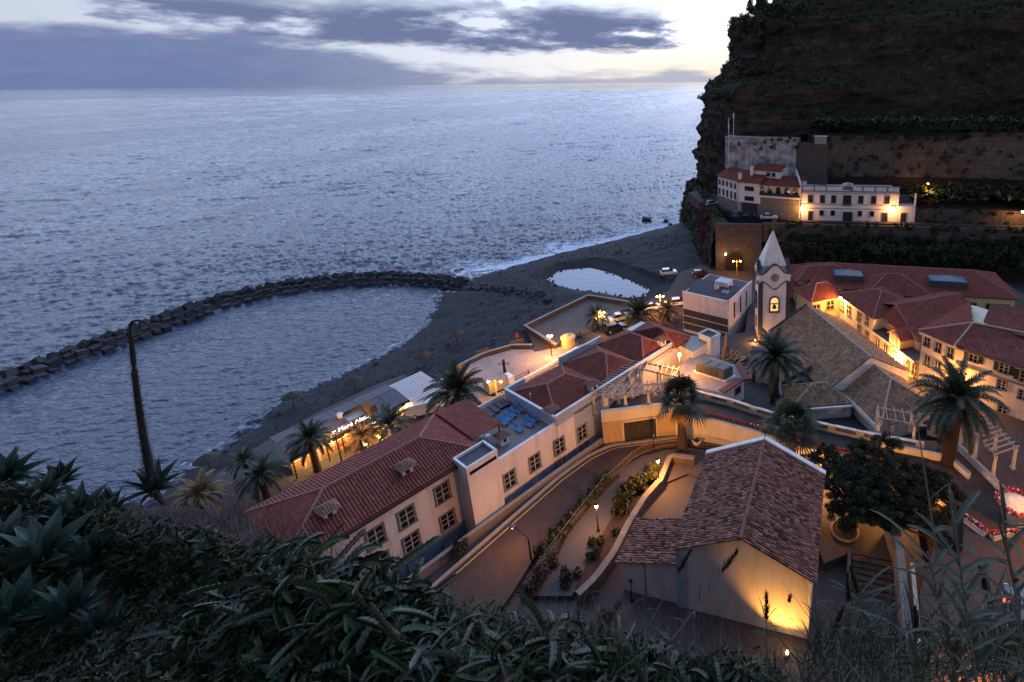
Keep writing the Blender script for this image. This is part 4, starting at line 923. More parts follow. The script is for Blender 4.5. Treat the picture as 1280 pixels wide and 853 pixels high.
near2 = [tuple(p) for p in gpoly(((1096, 553), (1135, 560), (1178, 568)), 9.75)]
np_ = thing('low_parapet', 'low pale parapet in front of the raised road beside the big palm', 'wall', (*near2[1], 8.4))
ribbon('wall', near2, .3, 7.0, 9.75, M['cream'], parent=np_)
def column(t, x, y, z0, h, r=.16):
    b = MB(); b.cbox(x, y, z0, r*3.0, r*3.0, .18); b.build('column_base', M['pergola'], t)
    b = MB(); b.lathe((x, y, z0+.18), [(r*1.15, 0), (r*1.12, .2), (r*.9, h-.35), (r*1.25, h-.3), (r*1.25, h-.2)], 10); b.build('column', M['cream'], t)
def pergola(label, rows, z, h, slat_step=.75, over=.5, zz=None):
    """rows: two polylines of column positions; slats span across them"""
    t = thing('pergola', label, 'pergola', (*rows[0][0], z))
    for r_ in rows:
        for (x, y) in r_: column(t, x, y, z, h)
        for p, q in zip(r_[:-1], r_[1:]):
            b = MB(); d = (q[0]-p[0], q[1]-p[1]); b.cbox((p[0]+q[0])/2, (p[1]+q[1])/2, z+h, math.hypot(*d)+.25, .14, .2, math.atan2(d[1], d[0])); b.build('beam', M['pergola'], t)
    A, B = resample(rows[0], slat_step), None; n = len(A); bb = resample(rows[1], .05); B = bb[(np.linspace(0, 1, n)*(len(bb)-1)).astype(int)]
    for i in range(n):
        d = B[i]-A[i]; L = math.hypot(*d); c = (A[i]+B[i])/2; b = MB(); b.cbox(c[0], c[1], z+h+.2, L+over*2, .08, .16, math.atan2(d[1], d[0])); b.build('slat', M['pergola'], t)
    return t
z = 9.0
ra = [G(*q, z+1.4)[:2] for q in ((756, 509), (782, 506.5), (811, 504), (839, 503))]
pergola('white pergola on the parapet above the garage door', [ra, [(x+.55, y+1.5) for x, y in ra]], z+1.35, 1.55, .6)
rb = [G(*q, z+2.6)[:2] for q in ((758, 497), (772, 482), (786, 468), (797, 455))]
pergola('white slatted pergola climbing beside the hotel pavilion roofs', [rb, [(x-1.7, y+.3) for x, y in rb]], z, 2.6, .55, .35)
rc = [G(*q, z+2.4)[:2] for q in ((800, 462), (822, 467), (845, 472))]
pergola('white pergola in front of the flat terrace behind the fan palm', [rc, [(x+.2, y+1.6) for x, y in rc]], z, 2.4, .7, .35)
rd = [G(*q, z+2.3)[:2] for q in ((1097, 512), (1140, 519), (1180, 524))]
pergola('white pergola before the grey tiled apse of the church', [rd, [(x-.4, y-1.9) for x, y in rd]], z, 2.4, .8, .35)
re_ = [G(*q, 9.0)[:2] for q in ((1224, 545), (1243, 562), (1266, 585))]
pergola('white pergola descending between big palm and shuttered house', [re_, [(x-2.6, y-1.0) for x, y in re_]], 8.9, 2.4, .62, .4)
# low zigzag walls under that pergola
for lab, px in (('white low wall sloping down under the right-hand pergola', ((1195, 552), (1232, 588), (1275, 630))), ('short white wall end with column near the big palm trunk', ((1193, 575), (1212, 592)))):
    q = [G(x, y, 9.6)[:2] for x, y in px]; t = thing('low_wall', lab, 'wall', (*q[0], 8.9)); ribbon('wall', q, .32, 8.6, 9.6, M['white'], parent=t); ribbon('coping', q, .4, 9.6, 9.67, M['ridge_pale'], parent=t)
# ------------------------------------------------------------------ parish church
chu = thing('church', 'parish church with broad pale tiled roofs and white walls', 'church', NF.w(0, 0, 7))
b = MB(); u0, u1, v0, v1, ze, zr = -8.0, 8.6, -6.1, 6.3, 9.9, 13.5
b.hexa([NF.w(u0, v0, 6.5), NF.w(u1, v0, 6.5), NF.w(u1, v1, 6.5), NF.w(u0, v1, 6.5)], [NF.w(u0, v0, ze), NF.w(u1, v0, ze), NF.w(u1, v1, ze), NF.w(u0, v1, ze)])
b.add([NF.w(u1, v0, ze), NF.w(u1, v1, ze), NF.w(u1, 0, zr-.1), NF.w(u0, v0, ze), NF.w(u0, v1, ze), NF.w(u0, 0, zr-.1)], [(0, 1, 2), (3, 5, 4), (0, 2, 5, 3), (1, 4, 5, 2)])
b.build('nave_wall', M['white'], chu)
tiles([[NF.w(u0, v0-.35, ze), NF.w(u1+.2, v0-.35, ze), NF.w(u1+.2, 0, zr), NF.w(u0, 0, zr)], [NF.w(u0, v1+.35, ze), NF.w(u1+.2, v1+.35, ze), NF.w(u1+.2, 0, zr), NF.w(u0, 0, zr)]], 'tile_church', chu, .25, .42, spread=.20)
ridges(chu, [(NF.w(u0, 0, zr), NF.w(u1+.2, 0, zr))], 'ridge_pale', .14)
b = MB(); b.hexa([NF.w(u1+.15, v0-.4, ze-.1), NF.w(u1+.45, v0-.4, ze-.1), NF.w(u1+.45, 0, zr-.1), NF.w(u1+.15, 0, zr-.1)], [NF.w(u1+.15, v0-.4, ze+.3), NF.w(u1+.45, v0-.4, ze+.3), NF.w(u1+.45, 0, zr+.3), NF.w(u1+.15, 0, zr+.3)]); b.build('gable_coping', M['dark_stone'], chu)
# chancel
b = MB(); b.box(NF, -15.2, -6.0, -3.4, 4.6, 6.5, 9.4); b.build('chancel_wall', M['white'], chu)
Fh, Hh = hip(NF, -15.7, -5.6, -3.9, 5.1, 9.4, -11.4, -5.6, .6, .6, 12.2); Fh[1] = None
tiles([f for f in Fh if f], 'tile_church', chu, .25, .42, spread=.20); ridges(chu, [Hh[0], Hh[3], Hh[4]], 'ridge_pale', .13)
b = MB(); b.hexa([NF.w(-5.9, -3.9, 9.2), NF.w(-5.5, -3.9, 9.2), NF.w(-5.5, .6, 12.1), NF.w(-5.9, .6, 12.1)], [NF.w(-5.9, -3.9, 9.75), NF.w(-5.5, -3.9, 9.75), NF.w(-5.5, .6, 12.5), NF.w(-5.9, .6, 12.5)]); b.build('gable_coping', M['dark_stone'], chu)
b = MB(); b.hexa([NF.w(-5.9, 5.1, 9.2), NF.w(-5.5, 5.1, 9.2), NF.w(-5.5, .6, 12.1), NF.w(-5.9, .6, 12.1)], [NF.w(-5.9, 5.1, 9.75), NF.w(-5.5, 5.1, 9.75), NF.w(-5.5, .6, 12.5), NF.w(-5.9, .6, 12.5)]); b.build('gable_coping', M['dark_stone'], chu)
b = MB(); b.box(NF, -15.4, -5.7, -4.15, -3.92, 8.9, 9.42); b.build('white_gutter', M['white'], chu)
# sacristy and side chapel
sc_ = thing('sacristy', 'small hip-roofed sacristy with white gutter beside the church', 'building', (*G(1020, 505, 7)[:2], 7))
SF = Frame(*G(1010, 495, 9)[:2], -.10)
b = MB(); b.box(SF, -2.1, 2.2, -2.6, 5.0, 6.5, 8.95); b.build('wall', M['white'], sc_)
Fh, Hh = hip(SF, -2.5, 2.5, -3.0, 5.3, 9.0, 0.2, .2, .6, 2.2, 10.6); tiles(Fh, 'tile_church', sc_, .25, .42, spread=.2); ridges(sc_, Hh, 'ridge_pale', .11)
b = MB(); b.box(SF, -2.75, -2.5, -3.0, 5.4, 8.8, 9.05); b.build('gutter', M['white'], sc_)
si = thing('side_chapel', 'flat-gabled side chapel with dark coping half way along the church', 'building', (*G(990, 455, 7)[:2], 7))
b = MB(); b.box(NF, -3.2, 2.2, -10.2, -6.05, 6.5, 9.1); b.build('wall', M['white'], si)
tiles([[NF.w(-3.3, -10.4, 9.1), NF.w(2.4, -10.4, 9.1), NF.w(2.4, -6.0, 10.6), NF.w(-3.3, -6.0, 10.6)]], 'tile_church', si, .25, .42, spread=.2)
b = MB(); b.hexa([NF.w(-3.55, -10.4, 8.9), NF.w(-3.25, -10.4, 8.9), NF.w(-3.25, -6.0, 10.5), NF.w(-3.55, -6.0, 10.5)], [NF.w(-3.55, -10.4, 9.4), NF.w(-3.25, -10.4, 9.4), NF.w(-3.25, -6.0, 10.95), NF.w(-3.55, -6.0, 10.95)]); b.build('gable_coping', M['dark_stone'], si)
w = WP(NF.w(-3.2, -10.2, 0), NF.w(-3.2, -6.0, 0)); window(si, w, 2.6, 8.1, .8, 1.2, cols=2, rows=2)
# churchyard wing: white walled precinct with dark corner buttress
cy = thing('church_side_wing', 'white church wing with dark stone corner next to the plaza palm', 'building', (*G(950, 500, 7)[:2], 7))
q = [G(936, 455, 9.4)[:2], G(943, 458, 9.4)[:2], G(1000, 470, 9.4)[:2], G(985, 440, 9.4)[:2], G(940, 432, 9.4)[:2]]
b = MB(); b.prism(q, 6.5, 9.3); b.build('wall', M['white'], cy)
b = MB(); b.prism(q, 9.302, 9.36); b.build('roof', M['slate'], cy)
w = WP(q[0], q[1]); b = MB(); w.box(b, w.L-.35, w.L+.1, 6.6, 9.4, -.1, .06); b.build('corner_stone', M['dark_stone'], cy)
# bell tower
TF = Frame(*G(948, 426, 7)[:2], -.06)
tow = thing('bell_tower', 'white church bell tower with dark corners, clock and pointed spire', 'tower', TF.w(2.5, 2.55, 7))
S = 5.0; zc = 18.6
b = MB(); b.box(TF, 0, S, 0, S, 6.5, zc); b.build('shaft', M['white'], tow)
for u, v in ((0, 0), (0, S), (S, 0), (S, S)):
    b = MB(); b.box(TF, u-.06 if u == 0 else u-.62, u+.62 if u == 0 else u+.06, v-.06 if v == 0 else v-.62, v+.62 if v == 0 else v+.06, 6.6, 17.2); b.build('quoin', M['dark_stone'], tow)
def curvy(n=18): return [(k/n, .5+.5*math.cos(2*math.pi*(k/n-.5))) for k in range(n+1)]
for side in range(4):
    c = [TF.w(0, 0, 0), TF.w(0, S, 0), TF.w(S, S, 0), TF.w(S, 0, 0)]; w = WP(c[side], c[(side+1) % 4], flip=side in (2, 3) and False)
    mid = np.mean([p[:2] for p in c], 0); 
    if w.n@(mid-w.p) > 0: w.n = -w.n
    b = MB()                                       # scalloped gable crest above the cornice
    cur = [(a*S, zc-.1+1.55*h_**1.6) for a, h_ in curvy()]
    for (a0, z0), (a1, z1) in zip(cur[:-1], cur[1:]): b.hexa([w.w(a0, zc-.4, -.35), w.w(a1, zc-.4, -.35), w.w(a1, zc-.4, .10), w.w(a0, zc-.4, .10)], [w.w(a0, z0, -.35), w.w(a1, z1, -.35), w.w(a1, z1, .10), w.w(a0, z0, .10)])
    b.build('crest', M['white'], tow)
    b = MB()
    for (a0, z0), (a1, z1) in zip(cur[:-1], cur[1:]): b.hexa([w.w(a0, z0, -.42), w.w(a1, z1, -.42), w.w(a1, z1, .20), w.w(a0, z0, .20)], [w.w(a0, z0+.16, -.42), w.w(a1, z1+.16, -.42), w.w(a1, z1+.16, .20), w.w(a0, z0+.16, .20)])
    b.build('crest_moulding', M['dark_stone'], tow)
    b = MB(); cu2 = [(a*S, 17.25-1.35*(h_**1.8)) for a, h_ in curvy()]
    for (a0, z0), (a1, z1) in zip(cu2[1:-2], cu2[2:-1]): b.hexa([w.w(a0, z0, 0), w.w(a1, z1, 0), w.w(a1, z1, .12), w.w(a0, z0, .12)], [w.w(a0, z0+.16, 0), w.w(a1, z1+.16, 0), w.w(a1, z1+.16, .12), w.w(a0, z0+.16, .12)])
    b.build('cornice', M['dark_stone'], tow)
    # clock
    for r_, d0, d1, mm in ((.66, .02, .14, 'stone_trim'), (.52, .14, .18, 'concrete')):
        b = MB(); ring = [(S/2+r_*math.cos(2*math.pi*k/20), 18.0+r_*math.sin(2*math.pi*k/20)) for k in range(20)]
        b.add([w.w(a, z, d0) for a, z in ring]+[w.w(a, z, d1) for a, z in ring], [tuple(range(19, -1, -1)), tuple(range(20, 40))]+[(k, (k+1) % 20, 20+(k+1) % 20, 20+k) for k in range(20)])
        o = b.build('clock_ring' if mm == 'stone_trim' else 'clock_face', M[mm], tow)
    for da, dz in ((.04, .42), (-.24, -.16)):
        b = MB(); b.tube([w.w(S/2, 18.0, .2), w.w(S/2+da, 18.0+dz, .2)], .035, 5); b.build('clock_hand', M['metal_d'], tow)
    if side in (0, 3):
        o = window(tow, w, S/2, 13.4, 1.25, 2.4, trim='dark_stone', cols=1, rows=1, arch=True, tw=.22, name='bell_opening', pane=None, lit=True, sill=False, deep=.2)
        b = MB(); b.lathe(w.w(S/2, 12.75, .10), [(.36, 0), (.30, .18), (.22, .5), (.10, .62)], 10); b.build('bell', M['metal_d'], o)
        b = MB(); w.box(b, S/2-.55, S/2+.55, 13.45, 13.6, .04, .18); b.build('bell_yoke', M['wood'], o)
w = WP(TF.w(0, 0, 0), TF.w(S, 0, 0)); w.n = np.array([-math.cos(-.06), math.sin(-.06)])
for z_ in (9.4,): window(tow, w, S/2, z_, .5, 1.6, cols=1, rows=1, trim='dark_stone', sill=False)
b = MB(); c = TF.w(S/2, S/2, 0); h_ = 1.75
b.add([TF.w(S/2-h_, S/2-h_, 18.4), TF.w(S/2+h_, S/2-h_, 18.4), TF.w(S/2+h_, S/2+h_, 18.4), TF.w(S/2-h_, S/2+h_, 18.4), TF.w(S/2-h_, S/2-h_, 19.7), TF.w(S/2+h_, S/2-h_, 19.7), TF.w(S/2+h_, S/2+h_, 19.7), TF.w(S/2-h_, S/2+h_, 19.7)], [(0, 1, 5, 4), (1, 2, 6, 5), (2, 3, 7, 6), (3, 0, 4, 7)]); b.build('spire_base', M['blue_wall'], tow)
b = MB(); b.add([TF.w(S/2-1.95, S/2-1.95, 19.7), TF.w(S/2+1.95, S/2-1.95, 19.7), TF.w(S/2+1.95, S/2+1.95, 19.7), TF.w(S/2-1.95, S/2+1.95, 19.7), TF.w(S/2, S/2, 25.2)], [(0, 1, 4), (1, 2, 4), (2, 3, 4), (3, 0, 4), (3, 2, 1, 0)]); b.build('spire', M['white'], tow)
b = MB(); b.lathe((c[0], c[1], 25.0), [(.10, 0), (.12, .35), (.22, .5), (.22, .65), (.08, .8), (.05, 1.1), (.15, 1.2), (.15, 1.35), (.04, 1.5), (.035, 2.1)], 8); b.build('finial', M['wood'], tow)
b = MB(); b.add([(c[0]-.1, c[1], 26.5), (c[0]+.55, c[1], 26.35), (c[0]+.6, c[1]+.04, 26.75), (c[0]+.1, c[1]+.04, 26.7)], [(0, 1, 2, 3)]); b.cbox(c[0], c[1], 26.5, .5, .05, .12); b.build('weather_vane', M['wood'], tow)
# yard with stacked timber between church and hotel
yd = [G(905, 470, 7.4)[:2], G(935, 480, 7.4)[:2], G(935, 440, 7.4)[:2], G(905, 430, 7.4)[:2]]
for i in range(16):
    x, y = G(rnd.uniform(906, 932), rnd.uniform(440, 482), 7.2)[:2]
    tp = thing('timber_stack', 'loose pile of pale planks in the yard beside the church wall', 'timber', (x, y, 7.0), 'planks heaped in the yard')
    for k in range(4):
        b = MB(); b.cbox(x+rnd.uniform(-.5, .5), y+rnd.uniform(-.4, .4), 7.0+k*.13, rnd.uniform(1.4, 2.6), .22, .1, rnd.uniform(-.6, .6)+k*.3); b.build('plank', M['wood_pale'], tp)
fe = thing('timber_fence', 'pale upright board fence beside the timber yard', 'fence', (*G(905, 455, 7)[:2], 7))
w = WP(G(902, 464, 7)[:2], G(908, 432, 7)[:2])
for k in range(12):
    b = MB(); w.box(b, k*w.L/12, (k+.85)*w.L/12, 6.9, 9.3+rnd.uniform(-.2, .3), -.05, .05); b.build('board', M['wood_pale'], fe)
# ------------------------------------------------------------------ pale house left of the tower
lh = thing('skylight_house', 'pale house with dark flat roof and slit windows left of the tower', 'house', (-2.3, 84.4, 5))
p = [np.array(G(*q, 11.6)[:2]) for q in ((853, 364), (911, 377), (940, 351))]; p.append(p[0]+p[2]-p[1])
b = MB(); b.prism([tuple(x) for x in p], 3.6, 11.2); b.build('wall', M['pink_white'], lh)
w0 = WP(p[0], p[1]); w1 = WP(p[1], p[2])
for w, L in ((w0, w0.L), (w1, w1.L)):
    b = MB(); w.box(b, -.05, L+.05, 11.2, 11.55, -.3, .05); b.build('parapet', M['pink_white'], lh)
for z0 in (4.2, 5.6, 7.0):
    b = MB(); w0.box(b, .1, w0.L-.2, z0, z0+1.2, 0, .06); b.build('stone_band', M['mortar'], lh)
c = np.mean(p, 0); b = MB(); b.prism([tuple(c+(x-c)*.93) for x in p], 11.21, 11.3); b.build('roof', mat('purple_grey_roof', (.12, .095, .10), .85, .2, 1, .2, 14), lh)
b = MB(); q = [c+(x-c)*.9 for x in p]; b.add([(*q[0], 11.32), (*q[1], 11.32), (*((q[1]+q[2])/2), 12.2), (*((q[0]+q[3])/2), 12.2)], [(0, 1, 2, 3)]); b.build('roof_slope', M['slate'], lh)
for a in (.22, .48, .74):
    _, z_ = w1.at(927, 385); window(lh, w1, w1.L*a, 9.0, .42, 3.0, cols=1, rows=1, tw=.05, sill=False, deep=.04)
bx_ = thing('roof_box', 'white box-shaped plant room on the pale house roof', 'roof box', (*G(905, 352, 12)[:2], 11.3)); b = MB(); x, y = G(905, 356, 12)[:2]; b.cbox(x, y, 11.3, 2.6, 2.0, 1.5, -.5); b.build('casing', M['white'], bx_); b = MB(); b.cbox(x, y, 12.8, 2.7, 2.1, .08, -.5); b.build('lid', M['metal_w'], bx_)
sk = thing('skylight', 'small tilted skylight in the pale house roof', 'skylight', (*G(907, 364, 12)[:2], 11.4)); b = MB(); x, y = G(907, 364, 12.)[:2]; b.cbox(x, y, 11.5, 1.1, .8, .5, -.5); b.build('frame', M['metal_w'], sk); b = MB(); b.cbox(x, y, 12.0, .9, .6, .03, -.5); b.build('pane', M['glass_blue'], sk)
cm = thing('chimney', 'short square chimney on the pale house roof', 'chimney', (*G(896, 357, 12)[:2], 11.3)); b = MB(); x, y = G(896, 360, 12)[:2]; b.cbox(x, y, 11.3, .7, .7, 1.4, -.5); b.build('stack', M['white'], cm); b = MB(); b.cbox(x, y, 12.7, .85, .85, .12, -.5); b.build('cap', M['concrete'], cm)
# ------------------------------------------------------------------ market hall and street row behind the church
MF = Frame(31.5, 91.2, 1.756)
mk = thing('market_hall', 'long ochre hall under wide red tiled roofs with glazed wells', 'building', MF.w(3, 6, 7))
walls(mk, MF, -13.6, 21.0, -3.8, 7.6, 6.5, 11.7, 'yellow')
F, H = hip(MF, -14.2, 21.6, -4.4, 8.2, 11.8, -10, 16, .8, .8, 14.0)
tiles(F, 'tile', mk, .3, .45, spread=.1); ridges(mk, H)
eaves(mk, MF, -14.1, 21.5, -4.3, 8.1, 11.78)
w = WP(MF.w(-13.6, 7.6, 0), MF.w(21.0, 7.6, 0))
for x, y in ((1191, 377), (1213, 381), (1240, 382), (1254, 383)):
    a, z = w.at(x, y); window(mk, w, a, 9.6, 1.8, 1.7, cols=1, rows=1, arch=False, tw=.16)
for lab, x0, x1, y in (('wide', 1160, 1206, 349), ('left', 1042, 1078, 342)):
    p0, p1 = MF.loc(G(x0, y, 13.4)), MF.loc(G(x1, y, 13.4)); um = (p0[0]+p1[0])/2; vm = (p0[1]+p1[1])/2+.4
    b = MB(); wd = abs(p1[0]-p0[0])/2; b.box(MF, um-wd, um+wd, vm-1.5, vm+1.5, 12.2, 13.62); fr_ = b.build('roof_well', M['slate'], mk)
    b = MB(); a = [MF.w(um-wd*.92, vm-1.3, 13.65), MF.w(um+wd*.92, vm-1.3, 13.65), MF.w(um+wd*.92, vm+1.3, 13.65), MF.w(um-wd*.92, vm+1.3, 13.65)]; tp = MF.w(um, vm, 14.35); b.add(a+[tp], [(0, 1, 4), (1, 2, 4), (2, 3, 4), (3, 0, 4)]); b.build('glazing', M['glass_blue'], fr_)
# front pavilion with its own hip
F1 = Frame(*G(1110, 352, 12.6)[:2], 1.62)
fp = thing('hall_pavilion', 'hip-roofed ochre pavilion standing before the market hall', 'building', F1.w(0, 0, 7))
walls(fp, F1, -4.6, 6.0, -3.2, 4.2, 6.5, 11.6, 'yellow')
F, H = hip(F1, -5.2, 6.6, -3.8, 4.8, 11.7, -.5, 1.8, .4, .4, 14.2); tiles(F, 'tile', fp, .3, .45, spread=.1); ridges(fp, H); eaves(fp, F1, -5.1, 6.5, -3.7, 4.7, 11.68)
F2 = Frame(*G(1030, 360, 11.6)[:2], 1.2)
lp = thing('corner_pavilion', 'small hipped pavilion with dark arched window next to the street lamp', 'building', F2.w(0, 0, 7))
walls(lp, F2, -4.2, 2.6, -2.4, 2.9, 6.5, 10.9, 'yellow')
F, H = hip(F2, -4.8, 3.2, -3.0, 3.5, 11.0, -1.8, .2, .2, .2, 12.8); tiles(F, 'tile', lp, .3, .45, spread=.1); ridges(lp, H); eaves(lp, F2, -4.7, 3.1, -2.9, 3.4, 10.98)
w = WP(F2.w(-4.2, 2.9, 0), F2.w(2.6, 2.9, 0)); a, z = w.at(1038, 377); window(lp, w, a, min(z, 9.5), 1.5, 1.6, cols=2, rows=2, tw=.15); a, z = w.at(1019, 372); window(lp, w, max(a, .9), 9.3, 1.3, 1.5, cols=2, rows=2, tw=.15)
F3 = Frame(*G(1000, 350, 11.6)[:2], 1.3)
co = thing('colonnade', 'open colonnade with red lean-to roof beside the tower', 'building', F3.w(0, 0, 7))
cu = [F3.w(-4, -3.4, 13.4), F3.w(5.2, -3.4, 13.4), F3.w(5.2, 3.0, 11.0), F3.w(-4, 3.0, 11.0)]
tiles([cu], 'tile', co, .3, .45, spread=.1); b = MB(); b.hexa([(x, y, z-.2) for x, y, z in cu], [(x, y, z-.02) for x, y, z in cu]); b.build('roof_board', M['wood'], co)
walls(co, F3, -4, 5.0, -3.2, -2.4, 6.5, 13.0, 'cream')
for u in (-3.6, -1.6, .4, 2.4, 4.6):
    b = MB(); b.box(F3, u-.25, u+.25, 2.3, 2.8, 6.6, 10.9); b.build('pillar', M['stone_trim'], co)
F4 = Frame(*G(1029, 338, 13)[:2], 1.5)
bk = thing('back_hall', 'red hipped roof block farthest back between tower and market hall', 'building', F4.w(0, 0, 7))
walls(bk, F4, -5.5, 5.0, -2.6, 3.0, 6.5, 12.2, 'yellow'); F, H = hip(F4, -6, 5.5, -3.1, 3.5, 12.3, -3, 2.4, .2, .2, 14.0); tiles(F, 'tile', bk, .3, .45, spread=.1); ridges(bk, H)
# street row
YF = Frame(24.4, 72.8, -.336)
ya = thing('street_house', 'cream street house with shuttered upper windows and slated red roof', 'house', YF.w(4, 0, 7))
walls(ya, YF, 0, 9.4, 0, 9, 6.5, 11.9, 'cream'); F, H = hip(YF, -.4, 9.9, -.4, 9.4, 12.0, 4.5, 5.5, 4.6, 4.6, 13.9); tiles(F, 'tile', ya, .28, .42, spread=.12); ridges(ya, H); eaves(ya, YF, -.35, 9.8, -.35, 9.35, 11.98)
wy = WP(YF.w(0, 0, 0), YF.w(9.4, 0, 0))
for x, y in ((1053, 381), (1061, 387), (1074, 396), (1084, 401), (1074, 412), (1084, 420)):
    a, z = wy.at(x, y); window(ya, wy, a, z, .95, 1.6, cols=2, rows=2, tw=.1)
yb = thing('gabled_street_house', 'yellow street house with arched gable window and deep red roof', 'house', YF.w(-4, 0, 7))
walls(yb, YF, -9.6, -.02, .01, 2.2, 6.5, 9.7, 'yellow'); walls(yb, YF, -7.4, -.02, 2.2, 16, 6.5, 11.4, 'cream')
b = MB(); b.box(YF, -9.7, -.05, -.12, 2.2, 9.7, 9.85); b.build('flat_roof', M['slate'], yb); b = MB(); b.box(YF, -9.7, -.05, -.2, -.02, 9.45, 9.75); b.build('cornice', M['white'], yb)
tiles([[YF.w(-8.0, 1.7, 11.4), YF.w(-8.0, 16, 11.4), YF.w(-.9, 16, 14.0), YF.w(-.9, 3.2, 14.0)], [YF.w(-8.0, 1.7, 11.4), YF.w(-.9, 3.2, 14.0), YF.w(.5, 1.7, 11.8)], [YF.w(-.9, 3.2, 14), YF.w(-.9, 16, 14), YF.w(2.4, 16, 12.9), YF.w(2.4, 3.2, 12.9)]], 'tile', yb, .28, .42, spread=.12); ridges(yb, [(YF.w(-.9, 3.2, 14), YF.w(-.9, 16, 14)), (YF.w(-8.0, 1.7, 11.45), YF.w(-.9, 3.2, 14))])
# gable dormer with arched window
b = MB(); gu = -5.3
b.add([YF.w(gu-1.2, -.1, 9.6), YF.w(gu+1.2, -.1, 9.6), YF.w(gu+1.2, -.1, 11.5), YF.w(gu, -.1, 12.6), YF.w(gu-1.2, -.1, 11.5), YF.w(gu-1.2, 3.2, 9.6), YF.w(gu+1.2, 3.2, 9.6), YF.w(gu+1.2, 3.2, 11.5), YF.w(gu, 3.2, 12.6), YF.w(gu-1.2, 3.2, 11.5)], [(0, 1, 2, 3, 4), (9, 8, 7, 6, 5), (1, 6, 7, 2), (5, 0, 4, 9), (2, 7, 8, 3), (3, 8, 9, 4)])
dg = b.build('gable', M['yellow'], yb)
w = WP(YF.w(-9.6, -.1, 0), YF.w(0, -.1, 0)); window(yb, w, 9.6+gu, 10.7, 1.0, 2.2, arch=True, cols=2, rows=3, trim='stone_trim', pane='glass_blue')
for s in (-1, 1):
    b = MB(); b.hexa([YF.w(gu, -.35, 12.55), YF.w(gu+s*1.5, -.35, 11.25), YF.w(gu+s*1.5, 3.2, 11.25), YF.w(gu, 3.2, 12.55)], [YF.w(gu, -.35, 12.8), YF.w(gu+s*1.5, -.35, 11.45), YF.w(gu+s*1.5, 3.2, 11.45), YF.w(gu, 3.2, 12.8)]); b.build('gable_roof', M['tile'], yb)
for x, y in ((1097, 424), (1107, 430), (1119, 434), (1133, 444), (1144, 451)):
    a, z = w.at(x, y); window(yb, WP(YF.w(-9.6, .0, 0), YF.w(0, .0, 0)), a, min(z, 8.4), 1.0, 1.7, cols=2, rows=2, tw=.1)
w = WP(YF.w(-7.4, 2.2, 0), YF.w(-7.4, 16, 0)); window(yb, w, 1.4, 10.6, 1.2, 1.0, cols=2, rows=1)
# shuttered corner house on the right
K = [np.array(p) for p in ((27.5, 61.9), (30.4, 57.9), (42.0, 47.5), (50, 57), (38, 70))]
sh = thing('shuttered_house', 'cream corner house with black shutters and red roofs above the pergola', 'house', (33.5, 63.9, 8.9))
b = MB(); b.prism([tuple(k) for k in K], 6.5, 15.3); b.build('wall', M['cream'], sh)
c = np.array([38.0, 60.0]); E_ = [k+(k-c)/np.linalg.norm(k-c)*.55 for k in K]; rp, rq = (33.4, 60.6, 17.1), (44, 54.5, 17.1)
P3 = lambda k: (float(k[0]), float(k[1]), 15.4)
tiles([[P3(E_[0]), P3(E_[1]), rp], [P3(E_[1]), P3(E_[2]), rq, rp], [P3(E_[4]), P3(E_[0]), rp]], 'tile', sh, .28, .42, spread=.12); ridges(sh, [(P3(E_[1]), rp), (rp, rq), (P3(E_[0]), rp)], 'ridge_pale')
wl, wr = WP(K[0], K[1]), WP(K[1], K[2])
b = MB(); wl.box(b, -.3, wl.L, 14.9, 15.35, -.1, .35); b.build('cornice', M['white'], sh)
b = MB(); wr.box(b, 0, wr.L, 15.05, 15.3, -.1, .45); b.build('eave', M['stone_trim'], sh); b = MB(); wr.box(b, 0, wr.L, 12.75, 13.0, 0, .12); b.build('string_course', M['stone_trim'], sh)
for x, y in ((1159, 427), (1173, 434), (1188, 441), (1159, 451), (1172, 458)):
    a, z = wl.at(x, y); window(sh, wl, a, z, .85, 1.4, cols=2, rows=2, tw=.1, frame='blue_wall')
for x, y, s, h in ((1217, 446, 1, 1.35), (1255, 460, 1, 1.35), (1281, 471, 1, 1.35), (1252, 481, 0, 1.1), (1279, 494, 0, 1.1), (1253, 514, 0, 1.5), (1212, 496, 0, 1.3)):
    a, z = wr.at(x, y); window(sh, wr, a, z, 1.0, h, cols=2, rows=3, shut='shutter' if s else None, tw=.12)
# roof storey with dark balcony
q = [np.array(G(*p, 16.9)[:2]) for p in ((1234, 405), (1300, 428), (1320, 405), (1240, 392))]
b = MB(); b.prism([tuple(x) for x in q], 15.3, 17.0); b.build('roof_storey', M['cream'], sh); w = WP(q[0], q[1]); door(sh, w, 4.2, 15.6, 2.0, 1.25, 'glass'); 
e = 1.12; cc = np.mean(q, 0); tiles([[(*(cc+(q[0]-cc)*e), 17.05), (*(cc+(q[1]-cc)*e), 17.05), (*(cc+(q[2]-cc)*e), 18.2), (*(cc+(q[3]-cc)*e), 18.2)]], 'tile', sh, .28, .42, spread=.12)
